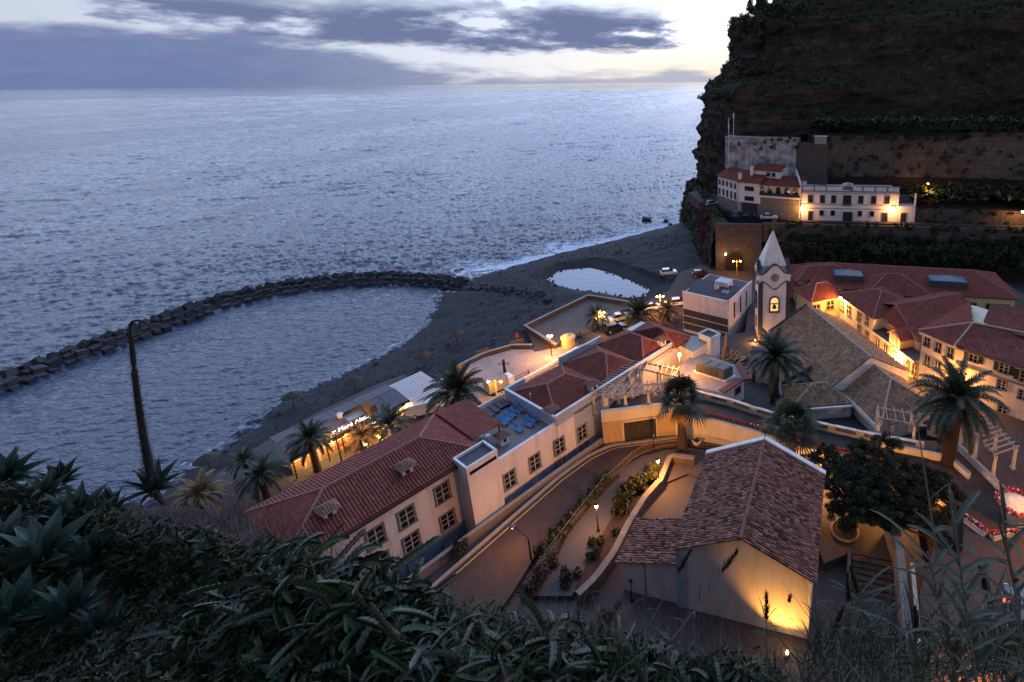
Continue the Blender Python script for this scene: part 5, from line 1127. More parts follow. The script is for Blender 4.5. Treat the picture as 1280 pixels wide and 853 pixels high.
# ------------------------------------------------------------------ upper road: cinema and corner house
C0, C1 = np.array([20.5, 120.4]), np.array([43.2, 117.6])
ci = thing('cinema', 'old cream cinema with arched lettered pediment on the upper road', 'building', (31.8, 119, 15))
w = WP(C0, C1); dp = -w.n*9; b = MB(); b.prism([tuple(C0), tuple(C1), tuple(C1+dp), tuple(C0+dp)], 14.8, 22.2); b.build('wall', M['white'], ci)
w2 = WP(C1, np.array([47.2, 117.15])); b = MB(); b.prism([tuple(w2.p+w2.d*.01), tuple(w2.p+w2.d*w2.L), tuple(w2.p+w2.d*w2.L+dp), tuple(w2.p+w2.d*.01+dp)], 14.8, 18.9); b.build('side_wing', M['white'], ci)
for z0, z1, d in ((22.2, 22.42, .3), (19.0, 19.15, .06), (17.95, 18.1, .06), (21.75, 21.85, .08)):
    b = MB(); w.box(b, -.1, w.L+.1, z0, z1, 0, d); b.build('moulding', M['stone_trim'], ci)
for k in range(8):
    if k in (3,): continue
    a0, a1 = w.L*k/8+.25, w.L*(k+1)/8-.1
    b = MB(); w.box(b, a0, a1, 22.42, 23.45, -.3, -.05); b.build('parapet_panel', M['white'], ci)
    b = MB(); w.box(b, a0-.3, a0, 22.42, 23.6, -.35, .02); b.build('parapet_post', M['stone_trim'], ci)
b = MB(); w.box(b, -.1, w.L+.1, 23.45, 23.6, -.36, .05); b.build('coping', M['stone_trim'], ci)
am = w.at(1060, 230)[0]; b = MB(); n = 14
ring = lambda r: [(am+r*math.cos(math.pi*k/n), 22.6+r*.85*math.sin(math.pi*k/n)) for k in range(n+1)]
A_, B_ = ring(2.2), ring(1.35)
for k in range(n): b.hexa([w.w(*A_[k], -.3), w.w(*A_[k+1], -.3), w.w(*B_[k+1], -.3), w.w(*B_[k], -.3)], [w.w(*A_[k], .12), w.w(*A_[k+1], .12), w.w(*B_[k+1], .12), w.w(*B_[k], .12)])
b.build('arch_pediment', M['white'], ci); b = MB(); b.add([w.w(*p, .02) for p in B_], [tuple(range(n+1))]); b.build('arch_field', M['stone_trim'], ci)
def text(par, s, size, mw, m, name='letter', ext=.02):
    cu = bpy.data.curves.new(name, 'FONT'); cu.body = s; cu.size = size; cu.extrude = ext; cu.align_x = 'CENTER'; cu.align_y = 'CENTER'
    o = bpy.data.objects.new(name, cu); COL.objects.link(o); dg = bpy.context.evaluated_depsgraph_get(); me = bpy.data.meshes.new_from_object(o.evaluated_get(dg)); bpy.data.objects.remove(o)
    me.materials.clear(); me.materials.append(m); tone_attr(me, np.ones(len(me.polygons)))
    ob = bpy.data.objects.new(name, me); COL.objects.link(ob); ob.parent = par; off = wloc(par); mw2 = mw.copy(); mw2.translation = mw.translation-Vector(off); ob.matrix_local = mw2; return ob
def wall_matrix(w, a, z, d, roll=0.0):
    x = Vector((w.d[0], w.d[1], 0)); nrm = Vector((w.n[0], w.n[1], 0))
    if x.cross(Vector((0, 0, 1))).dot(nrm) < 0: x = -x
    m = Matrix((( x.x, 0, nrm.x), (x.y, 0, nrm.y), (0, 1, 0))).to_4x4() @ Matrix.Rotation(roll, 4, 'Z'); m.translation = Vector(w.w(a, z, d)); return m
sgn = 1
for ch_, an_ in zip('CINE', (135, 104, 76, 45)):
    r_ = 1.78; text(ci, ch_, 1.05, wall_matrix(w, am+r_*math.cos(R(an_)), 22.6+r_*.86*math.sin(R(an_)), .14, R(an_-90)), M['metal_d'])
for x in (1013, 1028, 1042, 1076, 1092, 1109):
    a = w.at(x, 250)[0]; window(ci, w, a, 20.35, 1.05, 1.75, cols=2, rows=3, frame='frame_d', tw=.12)
window(ci, w, am, 20.1, 1.8, 2.4, cols=4, rows=3, frame='frame_d', tw=.14)
for x in (1027, 1041, 1075, 1090): window(ci, w, w.at(x, 265)[0], 16.9, .9, 1.15, cols=1, rows=1, tw=.1)
for x, wd in ((1013, .95), (1106, 1.2), (1059.5, 2.1)): door(ci, w, w.at(x, 270)[0], 15.0, wd, 2.2, 'shutter')
door(ci, w2, w2.L*.35, 15.0, 1.2, 2.2, 'shutter'); b = MB(); w2.box(b, .2, w2.L-.6, 18.95, 21.2, -3, -2.9); b.build('dark_screen', M['slate'], ci)
b = MB(); w2.box(b, w2.L-.35, w2.L, 18.9, 22.0, -.5, -.1); b.build('pier', M['white'], ci)
# corner house
hs_ = thing('corner_house', 'white house with red roofs and arcaded loggia above the upper road', 'house', (12, 124, 15))
A0 = np.array(G(893, 252, 15)[:2]); 
A0 = np.array([.2, 136.0]); A1 = np.array([5.2, 128.2]); B1 = np.array([10.2, 125.6]); C1_ = np.array([20.2, 121.6])
wa, wb, wc = WP(A0, A1), WP(A1+np.array([.3, -1.2]), B1+np.array([.3, -1.2])), WP(B1, C1_)
b = MB(); b.prism([tuple(A0), tuple(A1), tuple(A1-wa.n*8), tuple(A0-wa.n*8)], 14.8, 23.4); b.build('sea_wing_wall', M['white'], hs_)
b = MB(); pb = [wb.p, wb.p+wb.d*wb.L, wb.p+wb.d*wb.L-wb.n*7, wb.p-wb.n*7]; b.prism([tuple(p) for p in pb], 18.2, 23.4); b.build('projecting_bay', M['white'], hs_)
b = MB(); pc = [wc.p, wc.p+wc.d*wc.L, wc.p+wc.d*wc.L-wc.n*9, wc.p-wc.n*9]; b.prism([tuple(p) for p in pc], 14.8, 23.0); b.build('loggia_wall', M['white'], hs_)
b = MB(); wc.box(b, .0, wc.L, 14.9, 19.6, .0, .25); b.build('stone_base', M['rubble'], hs_)
b = MB(); wa.box(b, 0, wa.L, 14.9, 18.0, 0, .2); b.build('stone_base', M['rubble'], hs_)
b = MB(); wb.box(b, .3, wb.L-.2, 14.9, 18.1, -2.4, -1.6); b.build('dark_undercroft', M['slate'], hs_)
b = MB(); wc.box(b, .1, wc.L+.2, 20.1, 20.4, -.1, .9); b.build('balcony', M['white'], hs_)
b = MB(); wc.box(b, .1, wc.L+.1, 20.4, 21.2, .8, .86); b.build('railing', M['metal_d'], hs_)
for k in range(5): window(hs_, wc, wc.L*(k+.5)/5, 21.6, 1.35, 2.1, arch=True, cols=1, rows=1, trim='white', tw=.18, sill=False, deep=.16)
for k in range(6): window(hs_, wc, wc.L*(k+.5)/6.2, 18.9, .9, .9, cols=1, rows=1, trim='white', tw=.08, lit=False)
for k in range(5):
    window(hs_, wa, wa.L*(k+.5)/5, 21.9, 1.2, 1.6, arch=True, cols=1, rows=1, trim='white', tw=.14, sill=False); window(hs_, wa, wa.L*(k+.5)/5, 19.3, 1.1, 2.0, cols=1, rows=1, trim='white', tw=.12, sill=False)
for z_ in (21.9, 19.3): window(hs_, wb, wb.L*.52, z_, 2.6, 1.2, cols=3, rows=1, trim='white', frame='frame_d', tw=.12)
def mono(pts, par): tiles([pts], 'tile', par, .32, .48, spread=.14)
e1 = lambda w_, a, z_, d_: w_.w(a, z_, d_)
mono([e1(wa, -.4, 23.4, .5), e1(wa, wa.L+.3, 23.4, .5), e1(wa, wa.L+.3, 25.4, -4.5), e1(wa, -.4, 25.4, -4.5)], hs_)
mono([e1(wb, -.4, 23.4, .5), e1(wb, wb.L+.4, 23.4, .5), e1(wb, wb.L+.4, 25.2, -5), e1(wb, -.4, 25.2, -5)], hs_)
mono([e1(wc, -.2, 23.0, .8), e1(wc, wc.L+.1, 23.0, .8), e1(wc, wc.L+.1, 24.7, -4.5), e1(wc, -.2, 24.7, -4.5)], hs_)
up = [wb.w(2.6, 0, -4.0)[:2], wb.w(9.6, 0, -4.0)[:2], wb.w(9.6, 0, -10)[:2], wb.w(2.6, 0, -10)[:2]]
b = MB(); b.prism(up, 22.5, 26.0); b.build('upper_storey', M['white'], hs_); wu = WP(up[0], up[1])
for k in (.55, .75): window(hs_, wu, wu.L*k, 25.1, .9, .9, cols=1, rows=1, tw=.08)
mono([wu.w(-.5, 26.0, .5), wu.w(wu.L+.5, 26.0, .5), wu.w(wu.L+.5, 27.3, -3.2), wu.w(-.5, 27.3, -3.2)], hs_)
for lab, p, hgt in (('white chimney on the corner house roof ridge', wb.w(2.0, 0, -3.6), 3.4), ('short white chimney on the corner house bay roof', wb.w(-.2, 0, -1.2), 1.9)):
    t = thing('chimney', lab, 'chimney', (p[0], p[1], 24.0)); b = MB(); b.cbox(p[0], p[1], 23.6, .8, .8, hgt); b.build('stack', M['white'], t); b = MB(); b.cbox(p[0], p[1], 23.6+hgt, 1.0, 1.0, .15); b.build('cap', M['concrete'], t)
t = thing('side_wall', 'white sloping gable wall between corner house and cinema', 'wall', (20.3, 121, 15)); b = MB(); b.add([(20.15, 121.4, 14.9), (20.15, 129, 14.9), (20.15, 129, 26.2), (20.15, 121.4, 24.2), (20.45, 121.4, 14.9), (20.45, 129, 14.9), (20.45, 129, 26.2), (20.45, 121.4, 24.2)], [(0, 1, 2, 3), (7, 6, 5, 4), (3, 2, 6, 7), (0, 3, 7, 4)]); b.build('wall', M['white'], t)
# plastered retaining wall behind
pw = thing('plastered_wall', 'tall stained white retaining wall at the cliff foot behind the house', 'wall', (12, 133, 19))
ww = WP((3.2, 140.5), (24.2, 131.0)); b = MB(); ww.box(b, 0, ww.L*.86, 18, 33.4, -2, 2.2); b.build('wall', mat('stained_plaster', (.60, .58, .60), .95, .6, .55, .6, 3, col2=(.07, .065, .065), stain=.9), pw)
b = MB(); ww.box(b, 0, ww.L*.86, 33.4, 33.7, -2, 2.4); b.build('coping', M['concrete'], pw)
b = MB(); ww.box(b, ww.L*.86, ww.L*1.2, 18, 32.6, -2, 2.0); b.build('stair_flank', M['mortar'], pw)
t = thing('water_tank_hut', 'small grey tank hut at the top of the plastered wall', 'hut', ww.w(ww.L*1.12, 32.6, 1)); b = MB(); ww.box(b, ww.L*1.06, ww.L*1.18, 32.6, 34.4, .2, 1.8); b.build('wall', M['concrete'], t); b = MB(); ww.box(b, ww.L*1.05, ww.L*1.19, 34.4, 34.6, .1, 1.9); b.build('roof', M['metal_w'], t)
# terrace walls up the slope on the right
stone_wall('terrace_wall', (24.4, 130.6), (62, 125.6), 24.0, 34.5, 1.5, 'long brown stone terrace wall under the banana plants', 2.0, 1.1, 'stone', 260)
stone_wall('terrace_wall', (62, 125.6), (130, 105), 24.0, 35.5, 1.5, 'brown stone terrace wall continuing to the right edge', 2.2, 1.2, 'stone', 260)
stone_wall('roadside_wall', (47.6, 117.6), (120, 107), 15.0, 18.2, 1.0, 'low dark stone wall beside the upper road right of the cinema', 1.6, .7, 'stone', 260)
stone_wall('roadside_parapet', (10.6, 115.6), (120, 101.5), 11.0, 15.6, .8, 'dark stone parapet wall under the upper road above the market', 2.0, .9, 'stone', 290)
# ------------------------------------------------------------------ lamps
SOD = (1.0, .40, .085); LAMP = 8.8
def point(name, loc, power, par, col=SOD, r=.12):
    l = bpy.data.lights.new(name, 'POINT'); l.energy = power*LAMP; l.color = col; l.shadow_soft_size = r
    o = bpy.data.objects.new(name, l); COL.objects.link(o)
    if par is not None: o.parent = par; o.location = np.array(loc)-wloc(par)
    else: o.location = loc
    return o
def spot(name, loc, target, power, par):
    l = bpy.data.lights.new(name, 'SPOT'); l.energy = power*LAMP*2.2; l.color = (1.0, .46, .08); l.spot_size = R(112); l.spot_blend = .55; l.shadow_soft_size = .12
    o = bpy.data.objects.new(name, l); COL.objects.link(o); o.parent = par; o.location = np.array(loc)-wloc(par); o.rotation_euler = (Vector(loc)-Vector(target)).to_track_quat('Z', 'Y').to_euler(); return o
def lantern(label, px, z, h, lit, power=LP_LANTERN if 'LP_LANTERN' in globals() else 60):
    """black iron post with a glazed four-sided lantern"""
    x, y, _ = G(*px, z); t = thing('lantern_post', label, 'street lamp', (x, y, z), 'black lantern posts by chapel and garden')
    b = MB(); b.lathe((x, y, z), [(.16, 0), (.16, .12), (.09, .2), (.07, .7), (.05, .9), (.042, h-.55), (.07, h-.5), (.03, h-.42)], 8); b.build('post', M['metal_d'], t)
    b = MB(); b.lathe((x, y, z+h-.42), [(.09, 0), (.17, .34)], 4); b.build('lantern_glass', M['warm' if lit else 'lamp_off'], t)
    b = MB(); b.lathe((x, y, z+h-.08), [(.22, 0), (.10, .12), (.03, .24)], 4); b.build('lantern_cap', M['metal_d'], t)
    if lit: point('bulb', (x, y, z+h-.5), power, t, r=.22)
    return t
lantern('lit lantern post standing on the path edge near the street', (748, 664), 6.0, 3.2, True, 85)
lantern('lit lantern post on the courtyard wall below the fan palm', (824, 606), 6.0, 3.3, True, 240)
lantern('unlit lantern post with bluish glass beside the courtyard wall', (787, 655), 6.0, 2.5, False)
lantern('unlit lantern post farthest up the path beside the road bend', (818, 566), 6.0, 2.7, False)
lantern('unlit lantern before the lean-to wall of the chapel', (790, 752), 5.5, 2.3, False)
lantern('lit lantern post between chapel and dark tree', (1028, 623), 6.0, 3.2, True, 150)
lantern('lit lantern post showing through the dark tree crown', (1118, 655), 6.0, 3.4, True, 120)
def arm_lamp(label, base, z, h, arm, power, name='street_lamp', pole='metal_d', head='sodium'):
    """curved arm street lamp; arm = plan vector"""
    x, y = base; t = thing(name, label, 'street lamp', (x, y, z)); n = 8
    pts = [(x, y, z), (x, y, z+h*.8)]+[(x+arm[0]*k/n, y+arm[1]*k/n, z+h*.8+h*.2*math.sin(math.pi/2*k/n)) for k in range(1, n+1)]
    b = MB(); b.tube(pts, [.09, .06]+[.04]*n); b.build('pole', M[pole], t)
    e = pts[-1]; d = Vector((arm[0], arm[1], 0)).normalized()
    b = MB(); c = Vector(e)+d*.25; b.ball(c, .28, 8, 6, .35); b.build('lamp_head', M['metal_g'], t)
    b = MB(); b.ball(c-Vector((0, 0, .07)), .2, 8, 6, .4); b.build('lamp_glass', M[head], t)
    if power: point('bulb', tuple(c-Vector((0, 0, .3))), power, t, r=.15)
    return t
x, y, _ = G(664, 700, 5.9); arm_lamp('grey cobra-head street lamp leaning over the road by the hedge', (x, y), 5.9, 3.0, (-1.5, .7), 34, head='sodium_dim')
x, y, _ = G(1224, 853, 8.9); arm_lamp('lit street lamp low at the right among the reeds', (x+.8, y-.4), 8.9, 1.6, (-.9, .2), 60)
def wall_lamp(label, p, power, r=.14, cat='wall lamp', up=None):
    t = thing('wall_lamp', label, cat, p); b = MB(); b.ball(p, r, 8, 6); b.build('globe', M['sodium'], t)
    q = up or (p[0]+.35, p[1]+.35, p[2]+.1); b = MB(); b.tube([p, q], .03); b.build('bracket', M['metal_d'], t)
    point('bulb', (p[0]-.1, p[1]-.28, p[2]-.1), power, t, r=.12); return t
a, z_ = wy.at(1054, 372); wall_lamp('bright lamp at the corner of the cream street house', wy.w(a, z_, .6), 330, .2)
wq = WP(YF.w(-9.6, -.1, 0), YF.w(0, -.1, 0))
a, z_ = wq.at(1116, 445); wall_lamp('left one of two bright lamps under the arched gable', wq.w(a, 8.2, .6), 300, .17)
a, z_ = wq.at(1125, 443); wall_lamp('right one of two bright lamps under the arched gable', wq.w(a+.3, 8.3, .6), 300, .17)
a, z_ = wr.at(1205, 511); wall_lamp('lamp on the shuttered house wall behind the big palm', wr.w(.2, 10.6, .6), 240, .17)
a, z_ = WP(C0, C1).at(1002, 265); wall_lamp('lamp at the left end of the cinema front', WP(C0, C1).w(.1, 18.2, .5), 110, .22)
wall_lamp('lamp between right windows of the cinema front', WP(C0, C1).w(WP(C0, C1).at(1115, 263)[0], 18.3, .6), 130, .22)
p = D(1278, 265, 112); wall_lamp('lamp on the roadside wall at the right picture edge', p, 120, .2)
p = D(1160, 230, 122); wall_lamp('lamp glowing among the terrace plants right of the cinema', p, 60, .15)
p = D(907, 318, 114.6); wall_lamp('lamp above the tunnel mouth in the retaining wall', p, 28, .22)
# unseen street lamp, added to light the right-hand road and stairs
x, y, _ = G(1262, 700, 8.9); arm_lamp('added unseen sodium street lamp beyond the right edge', (30.5, 33.5), 8.9, 6.0, (-1.6, .3), 190)
# floodlight on chapel wall
ffl = thing('floodlight', 'small floodlight low beside the chapel corner lighting its wall', 'floodlight', CF.w(-1.4, -1.8, 5.5))
b = MB(); b.cbox(*CF.w(-1.4, -1.8, 5.5), .34, .22, .26, .4); b.build('housing', M['metal_d'], ffl)
b = MB(); b.ball(CF.w(-1.3, -1.8, 5.85), .12, 8, 6); b.build('lens', M['sodium'], ffl); spot('bulb', CF.w(-2.1, -2.6, 6.2), CF.w(.3, -2.2, 9.0), 52, ffl)
t = thing('wall_spot', 'small dark spot lamp fixed on the lit chapel wall', 'wall lamp', CF.w(.2, -1.9, 9.2)); b = MB(); b.ball(CF.w(.15, -1.9, 9.2), .16, 8, 6); b.build('head', M['metal_d'], t); b = MB(); b.tube([CF.w(.3, -1.9, 9.3), CF.w(.15, -1.9, 9.2)], .03); b.build('bracket', M['metal_d'], t)
# roof-terrace floodlamp between hotel and church
x, y, _ = G(850, 470, 9.8)
t = thing('terrace_lamp', 'brightest lamp on a pole above the flat terrace behind the fan palm', 'street lamp', (x, y, 9.8)); b = MB(); b.tube([(x, y, 9.8), (x, y, 12.9)], .06); b.build('pole', M['metal_g'], t)
b = MB(); b.ball((x, y, 13.0), .22, 8, 6); b.build('globe', M['sodium'], t); point('bulb', (x-.2, y-.3, 12.7), 200, t, r=.2)
# tower floodlight and tunnel lamp cluster
p = TF.w(-.5, -.6, 7.0); t = thing('floodlight', 'small floodlight at the foot of the bell tower', 'floodlight', p); b = MB(); b.cbox(p[0], p[1], 7.0, .3, .3, .25); b.build('housing', M['metal_d'], t); b = MB(); b.ball((p[0], p[1], 7.35), .13, 8, 6); b.build('lens', M['sodium'], t); point('bulb', (p[0]-.1, p[1]-.2, 7.6), 45, t)
def double_lamp(label, px, z, h, power, arm=.9, pole='yellow_pole'):
    x, y, _ = G(*px, z); t = thing('double_lamp', label, 'street lamp', (x, y, z), 'twin-headed promenade lamps'); b = MB(); b.tube([(x, y, z), (x, y, z+h)], .09); b.build('pole', M[pole], t)
    for s in (-1, 1):
        b = MB(); b.tube([(x, y, z+h-.5), (x+s*arm, y, z+h-.35)], .04); b.build('arm', M[pole], t)
        b = MB(); b.ball((x+s*arm, y, z+h-.35), .17, 8, 6, .8); b.build('globe', M['sodium'], t); point('bulb', (x+s*arm, y-.2, z+h-.65), power, t)
double_lamp('yellow twin lamp beside the white truck on the promenade', (622, 502), 3.7, 3.6, 28)
double_lamp('yellow twin lamp near the round kiosk on the promenade', (738, 478), 3.7, 3.8, 120)
double_lamp('dark twin lamp on the kerb in the middle of the plaza', (690, 446), 3.7, 4.2, 150, .3, 'metal_d')
double_lamp('twin lamp above the small palm by the parked cars', (754, 413), 3.7, 3.9, 110, .4, 'metal_d')
double_lamp('twin lamp behind the parked white car', (826, 392), 3.7, 4.0, 110, .6)
double_lamp('twin lamp before the tunnel mouth', (921, 346), 3.7, 4.2, 22, .8)
x, y, _ = G(428, 580, 3.7); arm_lamp('slender lamp post in front of the restaurant terrace', (x, y), 3.7, 4.6, (-.1, .1), 90, head='warm')
# ------------------------------------------------------------------ restaurant on the beach
rs_q = [G(338, 566, 6.6), G(400, 553+17, 6.6)]
RQ = [np.array(G(*q, 6.7)[:2]) for q in ((335, 545), (361, 571), (510, 498), (475, 477))]
RF = Frame(RQ[1][0], RQ[1][1], math.atan2(RQ[2][0]-RQ[1][0], RQ[2][1]-RQ[1][1])); RL = math.dist(RQ[1], RQ[2])
res = thing('beach_restaurant', 'low beach restaurant with grey panelled roof and warm lit front', 'restaurant', RF.w(RL/2, -3, 3.6))
RWd = 6.2
b = MB(); b.box(RF, .3, RL-.3, -RWd+.3, -.9, 3.6, 6.3); b.build('wall', M['cream'], res)
for i in range(6):
    for j in range(2):
        if i == 3 and j == 1: continue
        b = MB(); u0, u1 = RL*i/6, RL*(i+1)/6-.06; v0, v1 = (-RWd, -RWd*.55) if j == 0 else (-RWd*.53, .3)
        z0, z1 = (6.55, 6.95) if j == 0 else (6.95, 6.5); b.hexa([RF.w(u0, v0, z0), RF.w(u1, v0, z0), RF.w(u1, v1, z1), RF.w(u0, v1, z1)], [RF.w(u0, v0, z0+.1), RF.w(u1, v0, z0+.1), RF.w(u1, v1, z1+.1), RF.w(u0, v1, z1+.1)]); b.build('roof_panel', M['roof_grey'], res)
b = MB(); b.box(RF, -.05, RL, .3, .42, 6.3, 6.62); b.build('fascia', M['metal_d'], res)
wr_ = WP(RF.w(0, -.9, 0), RF.w(RL, -.9, 0))
for k in range(9):
    b = MB(); a0 = wr_.L*k/9+.15; wr_.box(b, a0, a0+wr_.L/9-.3, 5.3, 6.2, .0, .05); b.build('window', M['glass'], res)
    b = MB(); wr_.box(b, a0, a0+wr_.L/9-.3, 3.8, 5.15, .0, .06); b.build('front_panel', M['wood_pale'], res)
for k in range(8):
    b = MB(); b.tube([RF.w(RL*(k+.1)/8, .2, 3.6), RF.w(RL*(k+.1)/8, .2, 6.45)], .07); b.build('post', M['metal_d'], res)
    point('soffit_lamp', RF.w(RL*(k+.5)/8, -.2, 6.0), 22, res, (1.0, .62, .22), .15)
b = MB(); b.box(RF, RL*.5, RL*.66, -3.2, .2, 6.0, 6.05); b.build('open_deck', M['metal_g'], res)
b = MB(); b.box(RF, RL*.66, RL*.72, -2.2, -.2, 6.2, 7.9); b.build('chimney_block', M['wood'], res)
b = MB(); b.lathe(RF.w(RL*.47, -2.6, 6.9), [(.25, 0), (.25, .5), (.42, .55), (.3, .75)], 8); b.build('extractor', M['metal_w'], res)
sw = WP(RF.w(0, .15, 0), RF.w(RL, .15, 0)); b = MB(); sw.box(b, RL*.38, RL*.60, 6.6, 7.5, -.06, .0); sb = b.build('sign_board', M['slate'], res)
text(res, 'Maré Alta', .78, wall_matrix(sw, RL*.49, 7.05, .03), M['sign'], 'sign_lettering')
# white slatted awning at its far end
aw = thing('slatted_awning', 'white slatted awning at the far end of the beach restaurant', 'awning', RF.w(RL+2.5, -3, 3.6))
for k in range(13):
    b = MB(); b.box(RF, RL+.2, RL+4.8, -RWd+.2+k*.5, -RWd+.55+k*.5, 6.3-.03*k, 6.36-.03*k); b.build('slat', M['metal_w'], aw)
for u in (RL+.3, RL+2.5, RL+4.7):
    b = MB(); b.box(RF, u-.05, u+.05, -RWd+.1, .6, 5.8, 5.9); b.build('beam', M['metal_w'], aw)
    b = MB(); b.tube([RF.w(u, .5, 3.6), RF.w(u, .5, 5.85)], .06); b.build('post', M['metal_w'], aw)
# seaside cloth parasols of thatch on the beach
for i, (px, py, lab) in enumerate(((365, 497, 'thatched beach parasol behind the near end of the restaurant roof'), (443, 482, 'pale thatched parasol behind the restaurant roof'), (572, 425, 'thatched parasol on the open black beach above the plaza'), (529, 452, 'thatched parasol on the beach left of the plaza'), (258, 573, 'thatched parasol near the lagoon edge at the left'))):
    x, y, _ = G(px, py, 3); zb = beach_z(x, y); t = thing('beach_parasol', lab, 'parasol', (x, y, zb), 'thatched beach parasols')
    b = MB(); b.tube([(x, y, zb-.3), (x, y, zb+2.3)], .06); b.build('pole', M['wood'], t)
    b = MB(); b.lathe((x, y, zb+1.9), [(1.35, 0), (1.2, .12), (.65, .42), (.12, .7), (.02, .78)], 12); b.build('thatch', M['thatch'], t)
# terrace tables, red umbrellas / flowers by the awning
for i, (px, py, lab) in enumerate(((522, 492, 'red café table set nearest the white awning'), (530, 482, 'red café table set beside the white van'), (537, 488, 'red café table set farthest from the awning'), (526, 500, 'red café table set below the awning corner'))):
    x, y, _ = G(px, py, 3.6); t = thing('cafe_table', lab, 'table', (x, y, 3.6), 'red café tables by the awning')
    b = MB(); b.lathe((x, y, 3.6), [(.3, 0), (.05, .06), (.05, .7), (.5, .72), (.5, .76)], 10); b.build('table', M['tarp_r'], t)
    for k in range(3):
        a = k*2.1+i; cx, cy = x+.85*math.cos(a), y+.85*math.sin(a); b = MB(); b.cbox(cx, cy, 4.02, .42, .42, .05, a); b.build('seat', M['tarp_r'], t); b = MB(); b.cbox(cx+.2*math.cos(a), cy+.2*math.sin(a), 4.05, .06, .42, .5, a); b.build('backrest', M['tarp_r'], t); b = MB(); b.tube([(cx, cy, 3.6), (cx, cy, 4.02)], .12); b.build('leg', M['metal_d'], t)
for i, (px, py, lab) in enumerate(((418, 566, 'orange lit flower pot left of the palm lamp'), (431, 563, 'orange lit flower pot right of the lamp post'))):
    x, y, _ = G(px, py, 3.6); t = thing('flower_pot', lab, 'flower pot', (x, y, 3.6)); b = MB(); b.lathe((x, y, 3.6), [(.25, 0), (.38, .6), (.34, .62)], 10); b.build('pot', M['ochre'], t); flowers(t, [(x, y, 4.3)], 60, .35, .3, i, .0)
for i, (px, py, lab) in enumerate(((457, 556, 'small globe light in the garden behind the hotel roof'), (477, 550, 'larger garden light under the blue palm'), (571, 474, 'garden light under the big feather palm'))):
    x, y, _ = G(px, py, 4.2); t = thing('garden_light', lab, 'lamp', (x, y, 3.6)); b = MB(); b.tube([(x, y, 3.6), (x, y, 4.2)], .04); b.build('stem', M['metal_d'], t); b = MB(); b.ball((x, y, 4.3), .16, 8, 6); b.build('globe', M['sodium'], t); point('bulb', (x, y, 4.75), 50, t)
# ------------------------------------------------------------------ plaza furniture
def bench(label, px, yaw):
    x, y, _ = G(*px, 3.85); f = Frame(x, y, yaw); t = thing('bench', label, 'bench', (x, y, 3.85), 'dark benches on the plaza')
    for k in range(3): b = MB(); b.box(f, -1.1, 1.1, -.25+k*.17, -.11+k*.17, 4.28, 4.34); b.build('seat_slat', M['wood'], t)
    for k in range(2): b = MB(); b.box(f, -1.1, 1.1, -.32, -.27, 4.45+k*.2, 4.6+k*.2); b.build('back_slat', M['wood'], t)
    for u in (-.85, .85): b = MB(); b.box(f, u-.06, u+.06, -.3, .25, 3.85, 4.28); b.build('leg', M['metal_d'], t)
bench('dark plaza bench nearest the big feather palm', (573, 466), .9); bench('dark plaza bench in the middle of the sea edge', (604, 444), .95); bench('dark plaza bench farthest along the sea edge', (647, 432), .95)
q = [G(x, y, 4.3)[:2] for x, y in ((640, 481), (680, 460), (722, 434))]; t = thing('plaza_wall', 'low cream wall between plaza and promenade road', 'wall', (*q[1], 3.7)); ribbon('wall', q, .4, 3.5, 4.3, M['cream'], parent=t); ribbon('coping', q, .48, 4.3, 4.38, M['white'], parent=t)
q = [tuple(p) for p in resample([G(x, y, 4.4)[:2] for x, y in ((500, 520), (535, 495), (552, 474), (578, 454), (605, 441), (640, 431), (665, 431))], 1.2)]; t = thing('sea_wall', 'curved dark wall between the plaza and the beach', 'wall', (*q[3], 2)); ribbon('wall', q, .35, 1.0, 4.4, M['dark_stone'], parent=t); ribbon('coping', q, .45, 4.4, 4.48, M['concrete'], parent=t)
q = [tuple(p) for p in gpoly(((695, 431), (656, 407), (735, 369), (797, 379)), 4.6)]; t = thing('court_wall', 'low pale wall round the court beside the tidal pool', 'wall', (*q[1], 2)); ribbon('wall', q, .4, 1.0, 4.6, M['mortar'], parent=t); ribbon('coping', q, .55, 4.6, 4.7, M['concrete'], parent=t)
x, y, _ = G(711, 433, 3.85); t = thing('round_kiosk', 'small round ochre kiosk lit by the plaza lamps', 'kiosk', (x, y, 3.85)); b = MB(); b.lathe((x, y, 3.85), [(1.15, 0), (1.15, 1.7), (1.3, 1.72), (1.2, 1.95), (.3, 2.1)], 14); b.build('wall', M['yellow'], t); b = MB(); b.lathe((x, y, 5.95), [(.35, 0), (.3, .3), (.05, .4)], 10); b.build('cap', M['concrete'], t)
x, y, _ = G(631, 465, 3.85); t = thing('ship_wheel_sculpture', 'dark post sculpture with ring on the plaza', 'sculpture', (x, y, 3.85)); b = MB(); b.lathe((x, y, 3.85), [(.3, 0), (.22, .3), (.2, 2.0), (.3, 2.1)], 8); b.build('post', M['metal_d'], t)
b = MB(); b.tube([(x+.9*math.cos(a), y+.3*math.sin(a), 5.3+.0*a) for a in np.linspace(0, 2*math.pi, 17)], .05, 5); b.build('ring', M['metal_d'], t)
for i, (px, py, lab) in enumerate(((651, 476, 'pair of low wooden rails by the plaza wall'), )):
    t = thing('low_rail', lab, 'rail', G(px, py, 3.85)); w = WP(G(638, 482, 3.85)[:2], G(664, 468, 3.85)[:2])
    for z_ in (4.1, 4.5): b = MB(); w.box(b, 0, w.L, z_, z_+.14, -.4, -.3); b.build('rail', M['wood_pale'], t)
    for a in (.2, w.L-.2): b = MB(); w.box(b, a-.07, a+.07, 3.85, 4.6, -.42, -.28); b.build('post', M['wood'], t)
